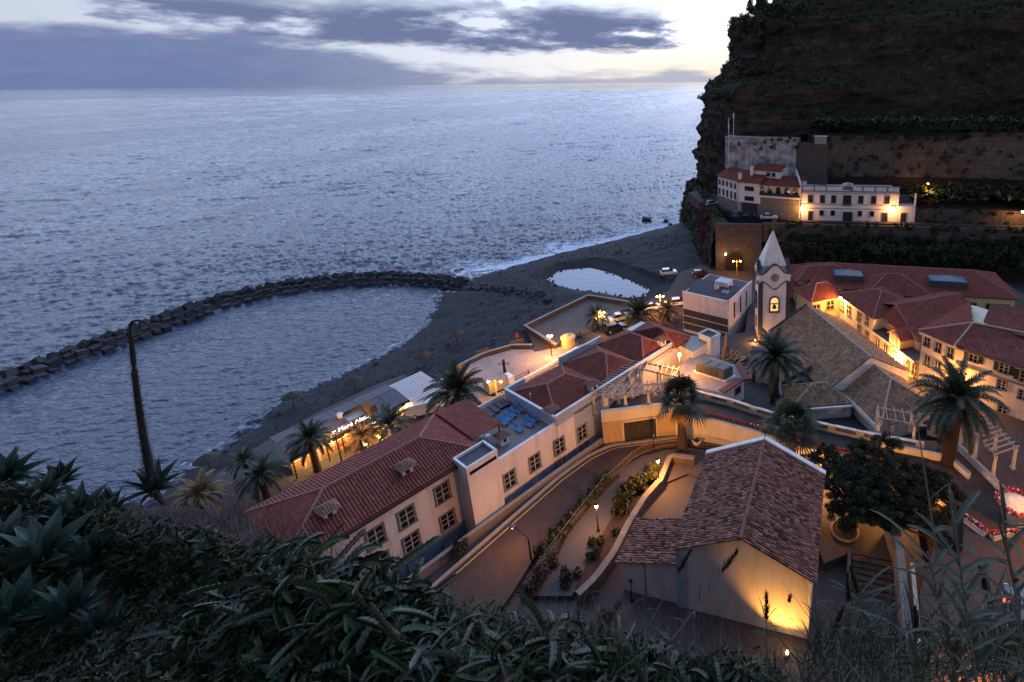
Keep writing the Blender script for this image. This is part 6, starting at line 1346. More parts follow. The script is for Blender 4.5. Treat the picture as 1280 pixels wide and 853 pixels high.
# ------------------------------------------------------------------ cars
def car(label, pos, yaw, paint, kind='sedan', group='parked cars'):
    """lower body and glasshouse lofted from side profiles; wheels, lamps and windows are parts"""
    L, W = (4.3, 1.75) if kind != 'van' else (4.6, 1.9)
    t = thing('parked_car' if kind != 'van' else 'white_van', label, 'car' if kind != 'van' else 'van', pos, group, yaw); lb = MB()
    if kind == 'sedan': lo = [(-2.15, .35), (-2.15, .78), (-1.75, .92), (-.9, .95), (1.0, .93), (1.9, .80), (2.12, .62), (2.12, .35)]; gh = [(-1.55, .93), (-1.0, 1.40), (.25, 1.43), (1.05, .93)]
    elif kind == 'hatch': lo = [(-1.95, .35), (-1.98, .85), (-1.8, .95), (.9, .95), (1.8, .82), (2.0, .62), (2.0, .35)]; gh = [(-1.85, .95), (-1.55, 1.46), (.2, 1.5), (1.05, .95)]
    else: lo = [(-2.3, .35), (-2.3, 1.95), (-2.2, 2.02), (.6, 2.02), (.9, 1.98), (1.5, 1.1), (2.25, .95), (2.3, .35)]; gh = [(.62, 1.25), (.8, 1.85), (.98, 1.85), (1.42, 1.15)]
    def loft(b, prof, w0, w1):
        n = len(prof); zt = max(p[1] for p in prof); zb = min(p[1] for p in prof)
        wd = lambda z: w0+(w1-w0)*(z-zb)/(zt-zb+1e-6); vs = [(x, -wd(z)/2, z) for x, z in prof]+[(x, wd(z)/2, z) for x, z in prof]
        b.add(vs, [tuple(range(n)), tuple(range(2*n-1, n-1, -1))]+[(i+n, (i+1) % n+n, (i+1) % n, i) for i in range(n)])
    loft(lb, lo, W, W*.94); body = link('body', lb.mesh('body', M['car_'+paint]), t)
    g = MB(); loft(g, gh, W*.9, W*.74)
    link('glasshouse', g.mesh('glasshouse', M['glass']), t)
    if kind != 'van':
        r = MB(); x0, x1 = gh[1][0]+.06, gh[2][0]-.04; r.hexa([(x0, -.62, 1.43), (x1, -.62, 1.44), (x1, .62, 1.44), (x0, .62, 1.43)], [(x0+.05, -.58, 1.50), (x1-.05, -.58, 1.51), (x1-.05, .58, 1.51), (x0+.05, .58, 1.50)]); link('roof', r.mesh('roof', M['car_'+paint]), t)
    for x in (-1.3, 1.35):
        for s in (-1, 1):
            wm = MB(); ring = [(x+.32*math.cos(2*math.pi*k/14), .32+.32*math.sin(2*math.pi*k/14)) for k in range(14)]
            y0, y1 = s*(W/2-.16), s*(W/2+.02); wm.add([(a, y0, c) for a, c in ring]+[(a, y1, c) for a, c in ring], [tuple(range(14)), tuple(range(27, 13, -1))]+[(k, (k+1) % 14, 14+(k+1) % 14, 14+k) for k in range(14)]); wo = link('wheel', wm.mesh('wheel', M['rubber']), t)
            hm = MB(); ring = [(x+.19*math.cos(2*math.pi*k/10), .32+.19*math.sin(2*math.pi*k/10)) for k in range(10)]; hm.add([(a, y1+s*.012, c) for a, c in ring], [tuple(range(10))]); link('rim', hm.mesh('rim', M['metal_w']), wo)
    for s in (-.62, .62):
        h = MB(); h.cbox(lo[-1][0]+.005, s, .62, .06, .3, .13); link('headlight', h.mesh('headlight', M['plastic_w']), t)
        h = MB(); h.cbox(lo[0][0]-.005, s, .68, .06, .26, .15); link('tail_light', h.mesh('tail_light', M['car_red']), t)
    return t
for lab, px, z, yaw, c, k in (('white parked car beside the tidal pool wall', (849, 381), 3.66, .15, 'white', 'hatch'), ('white car parked third from the tidal pool wall', (801, 391), 3.66, .5, 'white', 'sedan'), ('silver car half hidden behind palm in the parked row', (815, 387), 3.66, .4, 'silver', 'hatch'), ('white car at the near end of the parked row', (775, 400), 3.66, .5, 'white', 'sedan'), ('dark car parked nearest the hotel roofs', (769, 413), 3.66, .6, 'dark', 'hatch'), ('dark red car on the road toward the tunnel', (876, 345), 3.66, .1, 'red', 'hatch'), ('white car turning before the tunnel road', (836, 343), 3.4, .2, 'white', 'hatch'), ('silver car parked left of the corner house', (890, 257), 15.0, .6, 'silver', 'hatch'), ('dark blue car left of pair under the corner house', (921, 271), 15.0, 1.3, 'blue', 'hatch'), ('dark grey car right of pair under the corner house', (936, 271.5), 15.0, 1.1, 'dark', 'hatch'), ('white saloon parked before the stone base of the corner house', (961, 274), 15.0, -.12, 'white', 'sedan')):
    x, y, _ = G(*px, z); car(lab, (x, y, z), yaw, c, k)
x, y, _ = G(533, 516, 3.66); car('white van parked beside the beach restaurant awning', (x, y, 3.66), .45, 'white', 'van', None)
x, y, _ = G(625, 488, 3.66); tk = thing('canvas_truck', 'small truck with pale canvas top beside the yellow lamp', 'truck', (x, y, 3.66)); f = Frame(x, y, .7)
b = MB(); b.box(f, -1.9, 1.0, -.9, .9, 4.3, 6.0); b.build('canvas_box', M['concrete'], tk); b = MB(); b.box(f, 1.05, 2.0, -.85, .85, 4.2, 5.5); b.build('cab', M['car_white'], tk); b = MB(); b.box(f, 1.99, 2.03, -.7, .7, 4.9, 5.4); b.build('windscreen', M['glass'], tk); b = MB(); b.box(f, -1.9, 2.0, -.8, .8, 4.0, 4.25); b.build('chassis', M['metal_d'], tk)
for u in (-1.3, 1.4):
    for v in (-.85, .85): b = MB(); b.lathe(f.w(u, v, 3.66), [(.34, 0), (.34, .62)], 8); b.build('wheel', M['rubber'], tk)
# ------------------------------------------------------------------ sun terrace
def lounger():
    t = thing('sun_lounger', 'blue sun lounger', 'sun lounger', (0, 0, 0), 'blue loungers on the hotel terrace')
    for s in (-1, 1):
        b = MB(); b.tube([(s*.32, -.95, .3), (s*.32, .35, .3), (s*.32, .95, .72)], .03, 5); link('side_rail', b.mesh('side_rail', M['plastic_w']), t)
        for yy in (-.8, .3): b = MB(); b.tube([(s*.32, yy, 0), (s*.32, yy, .3)], .03, 5); link('leg', b.mesh('leg', M['plastic_w']), t)
    b = MB(); b.hexa([(-.3, -.95, .3), (.3, -.95, .3), (.3, .35, .3), (-.3, .35, .3)], [(-.3, -.95, .38), (.3, -.95, .38), (.3, .35, .38), (-.3, .35, .38)]); link('seat_mat', b.mesh('seat_mat', M['lounger']), t)
    b = MB(); b.hexa([(-.3, .36, .32), (.3, .36, .32), (.3, .98, .72), (-.3, .98, .72)], [(-.3, .33, .40), (.3, .33, .40), (.3, .95, .80), (-.3, .95, .80)]); link('back_mat', b.mesh('back_mat', M['lounger']), t); return t
l0 = None
for i, (px, py, lab) in enumerate(((634, 524, 'first blue lounger in the row of four nearest the canopy'), (640, 519, 'second blue lounger in the row of four'), (647, 514, 'blue lounger third in the row of four'), (654, 511, 'farthest blue lounger in the row of four'), (648, 537, 'blue lounger nearest the street parapet'), (660, 531, 'middle blue lounger of the front three'), (666, 525, 'blue lounger farthest right on the terrace'), (629, 529, 'blue lounger half under the canopy edge'))):
    t = lounger() if l0 is None else copy_tree(l0); l0 = l0 or t; x, y, _ = G(px, py, 10.3); t.location = (x, y, 10.22); t.scale = (.85, .85, .85); t.rotation_euler = (0, 0, .951+rnd.uniform(-.12, .12)); t['label'] = lab
for i, (px, py, lab) in enumerate(((612, 516, 'dark folded lounger nearest the canopy at the sea parapet'), (618, 511, 'second dark folded lounger at the sea parapet'), (624, 506, 'third dark folded lounger at the sea parapet'), (631, 503, 'dark folded lounger farthest along the sea parapet'))):
    x, y, _ = G(px, py, 10.5); t = thing('folded_lounger', lab, 'sun lounger', (x, y, 10.22), 'dark loungers stacked at the sea parapet'); f = Frame(x, y, -.9)
    b = MB(); b.hexa([f.w(-.9, -.3, 10.5), f.w(.9, -.3, 10.5), f.w(.9, .3, 10.5), f.w(-.9, .3, 10.5)], [f.w(-.9, -.3, 10.56), f.w(.9, -.3, 10.56), f.w(.9, .3, 10.56), f.w(-.9, .3, 10.56)]); b.build('bed', M['slate'], t)
    for u in (-.7, .7): b = MB(); b.box(f, u-.04, u+.04, -.28, .28, 10.22, 10.5); b.build('leg', M['metal_d'], t)
x, y, _ = G(602, 548, 10.3); t = thing('terrace_chairs', 'white plastic chair pile under the canopy edge', 'chair', (x, y, 10.22))
for k in range(2): b = MB(); b.cbox(x+k*.7, y, 10.62, .5, .5, .06, .4); b.build('seat', M['plastic_w'], t); b = MB(); b.cbox(x+k*.7-.22, y, 10.66, .06, .5, .5, .4); b.build('backrest', M['plastic_w'], t); b = MB(); b.cbox(x+k*.7, y, 10.22, .1, .1, .4); b.build('leg', M['plastic_w'], t)
x, y, _ = G(665, 512, 10.3); t = thing('thin_mast', 'thin white mast with small light on the terrace', 'mast', (x, y, 10.22)); b = MB(); b.tube([(x, y, 10.2), (x, y, 12.4)], .03); b.build('pole', M['metal_w'], t); b = MB(); b.ball((x, y, 12.45), .1, 8, 6); b.build('light', M['plastic_w'], t)
# ------------------------------------------------------------------ right-hand square: stairs, beds, planters, railings
stp = thing('stone_stairs', 'broad stone stairs descending beside the chapel under the dark tree', 'stairs', G(1090, 740, 6.5))
sA, sB = np.array([11.9, 36.4]), np.array([15.4, 35.5]); dn = np.array([-.255, -.967])
slab('tree_square', [(8.3, 42), (12, 45.5), (17.5, 42.5), (16.2, 35.4), (11.7, 36.5), (9.2, 35.5)], 3.0, 6.5, M['cobble'])
slab('stair_ground', [(9.2, 36), (16, 35), (13.9, 22), (6.5, 22), (7.4, 29)], 2.5, 3.9, M['cobble'])
for k in range(14):
    b = MB(); o0, o1 = dn*.46*k, dn*.46*(k+1.15); b.prism([tuple(sA+o0), tuple(sB+o0), tuple(sB+o1), tuple(sA+o1)], 3.5, 6.46-.17*k); b.build('step', M['step'], stp)
def rail_wall(label, pts, z0, z1, w, m, cope='kerb'):
    t = thing('stair_wall', label, 'wall', (*pts[0], z0 if not hasattr(z0, '__len__') else z0[0])); ribbon('wall', pts, w, z0, z1, M[m], parent=t); ribbon('coping', pts, w+.1, z1, [q+.1 for q in z1] if hasattr(z1, '__len__') else z1+.1, M[cope], parent=t)
rail_wall('brown wall dividing the stairs from the road', [(15.75, 38.5), (15.5, 35), (14.3, 30), (13.0, 25)], [5.5, 4, 3, 3], [9.3, 9.0, 8.6, 8.2], .55, 'stone_trim', 'coping_dk')
rail_wall('thin orange-lit side wall on the left of the stairs', [tuple(sA+np.array([-.2, .2])), tuple(sA+dn*6.6+np.array([-.2, .2]))], [4, 3], [6.9, 4.7], .2, 'stone_trim', 'stone_trim')
cb = gpoly(((1140, 705), (1146, 760), (1150, 830)), 8.95); ribbon('road_kerb', cb, .3, 8.0, 9.05, M['kerb'], kind='structure')
def bed(label, px, z, h=.45, w=.6, n=260, seed=1, white=.2):
    q = [tuple(p) for p in resample([G(x, y, z+h)[:2] for x, y in px], .5)]; t = thing('flower_bed', label, 'flower bed', (*q[0], z), 'white-kerbed beds of red flowers'); ribbon('kerb', q, w, z-.3, z+h, M['white'], parent=t); ribbon('soil', q, w*.7, z+h-.1, z+h+.03, M['soil'], parent=t); flowers(t, [(x, y, z+h) for x, y in resample(q, .1)], n, .2, .25, seed, white)
bed('long white-kerbed flower bed slanting across the square', ((1173, 620), (1200, 640), (1233, 664)), 8.9, .5, .7, 420, 2); bed('short white-kerbed flower bed at the right edge', ((1240, 668), (1262, 662), (1275, 668)), 8.9, .5, .6, 160, 3)
x, y, _ = G(1268, 645, 9.2); t = thing('round_flower_basin', 'round cream basin ringed with red flowers at the right edge', 'planter', (x, y, 8.9)); b = MB(); b.lathe((x, y, 8.9), [(1.0, 0), (1.15, .9), (1.45, 1.5), (1.35, 1.7), (.7, 2.0)], 16); b.build('basin', M['cream'], t); flowers(t, [(x+1.5*math.cos(a), y+1.5*math.sin(a), 10.5) for a in np.linspace(0, 6.2, 40)], 500, .22, .45, 5, .15)
x, y, _ = G(1056, 664, 6.5); t = thing('tree_ring', 'round kerb ring with soil at the foot of the dark tree', 'planter', (x, y, 6.5)); b = MB(); n = 20
for k in range(n):
    a0, a1 = 2*math.pi*k/n, 2*math.pi*(k+1)/n; c = lambda r, a: (x+r*math.cos(a), y+r*math.sin(a)); b.hexa([(*c(1.15, a0), 6.4), (*c(1.15, a1), 6.4), (*c(1.4, a1), 6.4), (*c(1.4, a0), 6.4)], [(*c(1.15, a0), 6.68), (*c(1.15, a1), 6.68), (*c(1.4, a1), 6.68), (*c(1.4, a0), 6.68)])
b.build('kerb', M['coping_dk'], t); b = MB(); b.lathe((x, y, 6.4), [(1.15, 0), (1.1, .2), (.3, .3)], 16); b.build('soil', M['soil'], t)
x, y, _ = G(871, 556, 5.95); t = thing('stone_planter', 'square white planter beside the fan palm', 'planter', (x, y, 5.95)); b = MB(); b.lathe((x, y, 5.95), [(.35, 0), (.55, .5), (.62, .52), (.62, .6)], 4); b.build('box', M['white'], t); b = MB(); b.lathe((x, y, 6.5), [(.5, 0), (.45, .1)], 4); b.build('soil', M['soil'], t)
def railing(label, pts, z, h=1.0, step=.16):
    P = [tuple(p) for p in resample(pts, step)]; t = thing('iron_railing', label, 'railing', (*P[0], z)); 
    for zz in (z+h, z+.12): b = MB(); b.tube([(x, y, zz) for x, y in P[::4]+[P[-1]]], .03, 4); b.build('rail', M['stone_trim'], t)
    bm_ = MB(); bm_.tube([(0, 0, 0), (0, 0, h)], .014, 4); me = bm_.mesh('baluster', M['stone_trim']); o = wloc(t)
    for x, y in P[:290]: link('baluster', me, t, (x-o[0], y-o[1], z-o[2]))
railing('curved iron railing round the outside of the road bend', gpoly(((772, 592), (790, 575), (805, 566), (830, 557.5), (865, 555), (900, 558), (940, 572), (960, 584)), 5.95), 5.95, 1.0, .2)
q = gpoly(((655, 742), (690, 690), (720, 650), (755, 606), (772, 592)), 6.0); t = thing('path_parapet', 'low dark wall and rail between street hedge and path', 'wall', (*q[0], 5.9)); ribbon('wall', q, .22, 5.2, 6.5, M['dark_stone'], parent=t); b = MB(); b.tube([(x, y, 6.9) for x, y in q], .03, 5); b.build('rail', M['metal_g'], t)
railing('short iron railing at the near end of the courtyard wall', gpoly(((716, 748), (735, 752), (752, 748)), 5.5), 5.5, .9, .2)
x, y, _ = G(838, 537, 6); t = thing('round_mirror', 'dark round traffic mirror on the garage wall', 'mirror', (x, y-.3, 7.4)); b = MB(); b.ball((x, y-.6, 8.0), .32, 10, 6, 1.2); b.build('mirror', M['metal_g'], t); b = MB(); b.tube([(x+.3, y-.5, 7.0), (x, y-.5, 7.9)], .04); b.build('bracket', M['metal_d'], t)
# tunnel mouth
t = thing('tunnel_mouth', 'dark arched tunnel opening in the retaining wall', 'tunnel', (3.4, 115.9, 3.6)); w = WP((-.6, 116.6), (10.5, 115.2)); b = MB(); n = 10; am_ = 4.6
rg_ = [(am_-2.2, 3.6), (am_-2.2, 6.2)]+[(am_-2.2*math.cos(math.pi*k/n), 6.2+2.2*math.sin(math.pi*k/n)) for k in range(1, n)]+[(am_+2.2, 6.2), (am_+2.2, 3.6)]
b.add([w.w(a, z, .14) for a, z in rg_], [tuple(range(len(rg_)))]); b.build('opening', mat('tunnel_dark', (.02, .015, .012), .95, .1), t)
b = MB()
for (p, q), (p2, q2) in zip(rg_[:-1], rg_[1:]):
    s = 1.15; o = lambda a, z_: (am_+(a-am_)*s, 6.2+(z_-6.2)*(s if z_ > 6.2 else 1)); A1_, A2_ = o(p, q), o(p2, q2); b.hexa([w.w(p, q, .05), w.w(p2, q2, .05), w.w(*A2_, .05), w.w(*A1_, .05)], [w.w(p, q, .3), w.w(p2, q2, .3), w.w(*A2_, .3), w.w(*A1_, .3)])
b.build('arch_ring', M['dark_stone'], t)
# masts
for lab, px, Y, h in (('tall pale mast standing before the plastered wall', (911, 196), 131, 16), ('white mast with antennas at the wall top', (917, 163), 133, 7)):
    p = D(*px, Y); t = thing('mast', lab, 'mast', (p[0], p[1], p[2]-1)); b = MB(); b.tube([(p[0], p[1], p[2]-2), (p[0], p[1], p[2]+h*.62)], .09); b.build('pole', M['metal_w'], t); b = MB(); b.cbox(p[0], p[1], p[2]+h*.45, .35, .25, 1.2); b.build('antenna', M['metal_w'], t)
t = thing('stop_sign', 'small red sign on a thin post by the plaza wall', 'sign', G(648, 430, 3.8)); x, y, _ = G(648, 430, 3.8); b = MB(); b.tube([(x, y, 3.6), (x, y, 5.4)], .03); b.build('post', M['metal_g'], t); b = MB(); b.cbox(x, y-.05, 5.0, .5, .04, .9); b.build('panel', M['tarp_r'], t)
# ------------------------------------------------------------------ vegetation
RG = np.random.default_rng(77)
def leaves(name, centers, radii, per, size, m, parent=None, asp=2.2, up=.3, flat=1.0, tone=(.5, 1.5), **kw):
    """leaf-sized quads filling clumps; centers (n,3), radii (n,)"""
    C = np.repeat(np.asarray(centers, float), per, 0); r = np.repeat(np.asarray(radii, float), per); n = len(C)
    d = RG.normal(size=(n, 3)); d /= np.linalg.norm(d, axis=1)[:, None]; rad = RG.random(n)**.45
    P = C+d*(r*rad)[:, None]*np.array([1, 1, flat])
    a = RG.normal(size=(n, 3))+np.array([0, 0, up]); a /= np.linalg.norm(a, axis=1)[:, None]
    t = np.cross(a, RG.normal(size=(n, 3))); t /= np.linalg.norm(t, axis=1)[:, None]
    s = size*(.6+.8*RG.random(n)); A = a*(s*asp*.5)[:, None]; T = t*(s*.5)[:, None]
    V = np.stack([P-A, P+T*.9-A*.1, P+A, P-T*.9-A*.1], 1).reshape(-1, 3); F = np.arange(4*n).reshape(-1, 4)
    ct = np.repeat(RG.uniform(*tone, len(centers)), per)*RG.uniform(.7, 1.3, n)
    if parent is not None: V = V-wloc(parent)
    return link(name, npmesh(name, V, F, m, tone=ct), parent, **kw)
def frond_mesh(L, e0, droop, seed, m, nl=32, lw=.075, ll=.62, vee=.5):
    rg = random.Random(seed); b = MB(); n = 12; pts = []; x = z = 0.0; e = e0
    for i in range(n+1):
        pts.append((x, 0, z)); e = e0-droop*(i/n)**1.3; x += math.cos(e)*L/n; z += math.sin(e)*L/n
    b.cur = 1.2; b.tube(pts, [.035*(1-i/n*.8) for i in range(n+1)], 3, False)
    for i in range(nl):
        t = .14+.86*i/nl; k = min(int(t*n), n-1); f = t*n-k; p = Vector(pts[k]).lerp(Vector(pts[k+1]), f); d = (Vector(pts[k+1])-Vector(pts[k])).normalized()
        upv = Vector((0, 1, 0)).cross(d)*-1
        for s in (-1, 1):
            ln = ll*math.sin(math.pi*(.15+.8*t))**.8*rg.uniform(.85, 1.1); v = (d*.75+Vector((0, s, 0))*1.0+upv*vee*rg.uniform(.5, 1.1)).normalized()*ln
            v2 = v+Vector((0, 0, -.28*ln)); w = d*lw; b.cur = rg.uniform(.65, 1.4)
            b.add([p-w*.6, p+w*.6, p+v*.55+w*.5, p+v*.55-w*.5], [(0, 1, 2, 3)]); b.add([p+v*.55-w*.5, p+v*.55+w*.5, p+v2], [(0, 1, 2)])
    return b.mesh('frond', m)
def fan_mesh(L, e0, seed, m, R_=.85):
    rg = random.Random(seed); b = MB(); d = Vector((math.cos(e0), 0, math.sin(e0))); e = d*L; b.tube([(0, 0, 0), tuple(d*L*.5), tuple(e)], [.03, .025, .02], 3, False)
    side = Vector((0, 1, 0)); n = 17
    for i in range(n):
        a = R(-115+230*i/(n-1)); v = (d*math.cos(a)+side*math.sin(a)).normalized(); ln = R_*rg.uniform(.85, 1.1)*(1-.15*abs(a)/2); q = side*math.cos(a)-d*math.sin(a); b.cur = rg.uniform(.6, 1.4)
        dr = Vector((0, 0, -.38*ln)); b.add([e, e+v*ln*.5+q*.042, e+v*ln+dr, e+v*ln*.5-q*.042], [(0, 1, 2, 3)])
    return b.mesh('frond', m)
FR = {}
def frond_set(key, m, L, ll):
    FR[key] = [[frond_mesh(L, e, dr, 10*i+k, m, ll=ll) for k in range(2)] for i, (e, dr) in enumerate(((R(80), R(60)), (R(58), R(85)), (R(34), R(90)), (R(8), R(80)), (R(-28), R(50))))]
frond_set('big', M['palm'], 3.2, .62); frond_set('blue', M['palm_blue'], 2.6, .5); frond_set('dry', M['palm_dry_lit'], 2.4, .5)  # the dry set carries the lamplight of the lit palms in its colour
FAN = [[fan_mesh(.95, e, 5*i+k, M['palm']) for k in range(3)] for i, e in enumerate((R(80), R(45), R(12), R(-20)))]; FAND = [fan_mesh(.8, R(-62), k, M['palm_dry_lit'], .8) for k in range(3)]
def palm(label, px, z, h, key='big', sc=1.0, n=(7, 10, 12, 12, 8), r=.34, bot=1.15, base=None):
    x, y = base if base else G(*px, z)[:2]; t = thing('palm_tree', label, 'palm tree', (x, y, z), 'feather palms')
    b = MB(); k = max(6, int(h/.28)); prof = []
    for i in range(k): zz = h*i/(k-1); f = i/(k-1); rr = r*(bot-(bot-1)*min(1, f*4))*(1.0+.25*max(0, f-.86)/.14); prof += [(rr*1.06, zz), (rr*.93, zz+h/(k-1)*.8)]
    prof = prof[:-1]; b.lathe((0, 0, -.15), prof, 10); link('trunk', b.mesh('trunk', M['trunk']), t)
    for i, c in enumerate(n):
        for j in range(c):
            a = 2*math.pi*(j+.5*(i % 2))/c+rnd.uniform(-.2, .2); link('frond', FR[key][i][rnd.randrange(2)], t, (.12*math.cos(a), .12*math.sin(a), h-.05), (rnd.uniform(-.15, .15), rnd.uniform(-.14, .14), a), sc*rnd.uniform(.88, 1.1))
    return t
palm('tall feather palm before the church tower with dark trunk', (968, 503), 7.0, 6.4, sc=1.35, n=(7, 10, 12, 11, 7), r=.55)
palm('biggest feather palm with thick trunk beside the right-hand pergola', (1185, 577), 8.9, 7.4, sc=1.5, n=(8, 11, 13, 13, 8), r=.72)
palm('wide feather palm between plaza and hotel terrace', (575, 516), 3.7, 3.0, sc=1.5, n=(10, 13, 14, 10, 4), r=.4)
palm('feather palm standing before the restaurant front', (397, 588), 3.7, 4.3, sc=.86, n=(7, 9, 11, 9, 5), r=.36)
palm('feather palm at the near end of the restaurant', (334, 622), 3.7, 2.9, sc=.78, n=(6, 8, 10, 8, 5), r=.32)
palm('slim palm behind the other at the restaurant end', (312, 600), 3.7, 2.6, sc=.6, n=(5, 7, 8, 7, 4), r=.24)
palm('orange-lit palm lowest at the left above the brush', (258, 645), 3.7, 2.6, 'dry', 1.1, (6, 9, 10, 8, 4), r=.3)  # orange lamplight is part of the frond colour
palm('bluish palm behind the hotel ridge', (490, 545), 3.7, 1.6, 'blue', 1.15, (8, 11, 10, 6, 2), r=.3)
palm('yellow-lit palm in the restaurant garden', (455, 560), 3.7, 1.6, 'dry', .9, (7, 9, 9, 6, 2), r=.26)  # fronds coloured yellow-brown for the lamplight on them
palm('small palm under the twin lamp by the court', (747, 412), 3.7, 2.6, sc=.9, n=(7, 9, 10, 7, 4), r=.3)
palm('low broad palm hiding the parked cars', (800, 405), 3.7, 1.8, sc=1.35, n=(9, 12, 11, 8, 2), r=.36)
palm('yellow-lit palm beside the pale house', (835, 400), 3.7, 1.9, 'dry', 1.15, (7, 9, 9, 7, 3), r=.3)  # yellow light painted into its fronds
palm('small bare palm near the round kiosk', (725, 430), 3.7, 1.0, 'big', .42, (4, 6, 6, 4, 2), r=.12)
def fan_palm(label, px, z, h, sc=1.0, r=.42, base=None):
    x, y = base if base else G(*px, z)[:2]; t = thing('fan_palm', label, 'palm tree', (x, y, z), 'fan palms by the viaduct'); b = MB(); k = int(h/.22); prof = []
    for i in range(k): f = i/(k-1); rr = r*(1.15-.3*min(1, f*2.5)); prof += [(rr*1.08, h*f), (rr*.92, h*f+h/(k-1)*.75)]
    b.lathe((0, 0, -.15), prof[:-1], 11); link('trunk', b.mesh('trunk', M['trunk']), t)
    for i, c in enumerate((8, 10, 11, 9)):
        for j in range(c): a = 2*math.pi*(j+.37*i)/c+rnd.uniform(-.2, .2); link('frond', FAN[i][rnd.randrange(3)], t, (0, 0, h), (rnd.uniform(-.5, .5), rnd.uniform(-.25, .25), a), sc*rnd.uniform(.7, 1.15))
    for j in range(9): a = 2*math.pi*j/9+rnd.uniform(-.4, .4); link('dry_frond', FAND[rnd.randrange(3)], t, (0, 0, h-rnd.uniform(.1, .5)), (rnd.uniform(-.3, .3), rnd.uniform(-.4, .3), a), sc*rnd.uniform(.5, .85))
    return t
fan_palm('fan palm with ringed trunk rising before the garage wall', (853, 560), 5.95, 6.5, 2.05, .55)
fan_palm('shorter fan palm behind the chapel roof', (990, 590), 5.6, 6.1, 2.0, .42)
# the dark tree over the square
def dark_tree():
    x, y, _ = G(1056, 664, 6.5); t = thing('dark_tree', 'broad dark spreading tree over the square beside the chapel', 'tree', (x, y, 6.5)); b = MB(); z0 = 6.4
    b.tube([(x, y, z0), (x+.15, y+.1, z0+1.2), (x+.6, y+.4, z0+2.4)], [.42, .34, .28], 9); b.build('trunk', M['bark'], t)
    lobes = []
    tgt = [(1060, 585, 10.4, 1.7), (1035, 570, 10.2, 1.3), (1095, 575, 11.0, 1.9), (1130, 590, 11.0, 1.8), (1165, 600, 10.8, 1.6), (1085, 615, 10.6, 1.8), (1120, 625, 10.4, 1.8), (1150, 635, 10.0, 1.3), (1180, 610, 10.3, 1.0), (1050, 610, 10, 1.2), (1080, 640, 9.6, 1.0), (1140, 650, 9.4, .9), (1170, 665, 9.4, .8), (1190, 682, 9.2, .5), (1110, 655, 9.2, .8), (1200, 620, 10.2, .6), (1025, 590, 9.6, .9), (1050, 635, 9.2, 1.1), (1085, 632, 9.3, 1.2), (1120, 640, 9.4, 1.2), (1150, 612, 10.2, 1.4), (1075, 560, 10.6, 1.2), (1110, 556, 10.6, 1.2), (1190, 640, 9.6, .6), (1175, 648, 9.4, .7), (1018, 572, 10.0, .9), (1045, 588, 10.2, 1.3), (1072, 600, 10.6, 1.4), (1100, 598, 11.0, 1.5), (1135, 610, 10.9, 1.4), (1095, 640, 9.7, 1.1), (1060, 655, 8.9, .7)]
    for px, py, z, r_ in tgt:
        c = G(px, py, z); lobes.append((c, r_)); m = ((x+.6+c[0])/2+rnd.uniform(-.3, .3), (y+.4+c[1])/2+rnd.uniform(-.3, .3), (z0+2.4+c[2])/2+.2)
        b = MB(); b.tube([(x+.5, y+.3, z0+2.2), m, (c[0], c[1], c[2]-.2)], [.17, .10, .03], 5); b.build('limb', M['bark'], t)
    C = []; Rr = []
    for c, r_ in lobes:
        for k in range(int(16*r_*r_)+6):
            d = RG.normal(size=3); d /= np.linalg.norm(d); q = RG.random()**.4; C.append((c[0]+d[0]*r_*q*1.35, c[1]+d[1]*r_*q*1.35, c[2]+d[2]*r_*q*.5-.1)); Rr.append(RG.uniform(.25, .55))
    leaves('crown', C, Rr, 300, .07, M['tree_leaf'], t, asp=2.4, flat=.55, tone=(.35, 1.7), kind='stuff')
dark_tree()
def shrub(label, pts, r, per, m, size=.12, name='shrub', group=None, flat=.9, asp=2.6, up=1.0, spread=1):
    """bush of many leaf clumps on short stems; pts are ground points"""
    t = thing(name, label, 'shrub', pts[0], group); C = []; Rr = []
    for p in pts:
        for k in range(5*spread): C.append((p[0]+RG.uniform(-r, r)*.8, p[1]+RG.uniform(-r, r)*.8, p[2]+r*RG.uniform(.25, 1.0))); Rr.append(r*RG.uniform(.35, .6))
    leaves('foliage', C, Rr, per, size, M[m], t, asp=asp, up=up, flat=flat, kind='stuff')
    b = MB(); p = pts[0]
    for k in range(3): b = MB(); b.tube([(p[0], p[1], p[2]-.2), (p[0]+rnd.uniform(-.3, .3), p[1]+rnd.uniform(-.3, .3), p[2]+r*.8)], [.05, .02], 4); b.build('stem', M['bark'], t)
    return t
def line(a, b_, n, z): return [G(a[0]+(b_[0]-a[0])*i/(n-1), a[1]+(b_[1]-a[1])*i/(n-1), z) for i in range(n)]
shrub('clipped green hedge between street and path upper part', line((758, 600), (722, 640), 7, 5.95), .75, 70, 'shrub', .13)
shrub('dark hedge between street and path lower part', line((715, 648), (682, 690), 7, 5.95), .8, 70, 'shrub', .13)
shrub('golden lamp-lit bushes beside the courtyard wall', line((815, 594), (788, 618), 6, 6.0), .95, 90, 'shrub', .15, up=1.6)
shrub('lamp-lit grassy bush below the lit lantern', line((790, 612), (772, 640), 5, 6.0), .85, 90, 'shrub', .15, up=1.6)
for lab, px, r_, m in (('round green shrub beside the curved path', (745, 680), .6, 'shrub'), ('round clipped shrub nearest the chapel lean-to path', (742, 696), .65, 'shrub'), ('small pale shrub by the courtyard wall', (770, 668), .4, 'shrub'), ('dark ivy patch at the lower end of the garden', (712, 728), .8, 'shrub_dk'), ('dark shrub leaning on the hotel street wall', (577, 690), .8, 'shrub_dk'), ('dry brown brush on the slope beside the street', (668, 735), 1.2, 'shrub_dry'), ('second dry brown brush above the cactus stems', (690, 712), 1.0, 'shrub_dry'), ('grey-green tuft before the chapel lean-to', (760, 775), .9, 'shrub_dry')):
    shrub(lab, [G(*px, 5.9)], r_, 110, m, .10, spread=2)
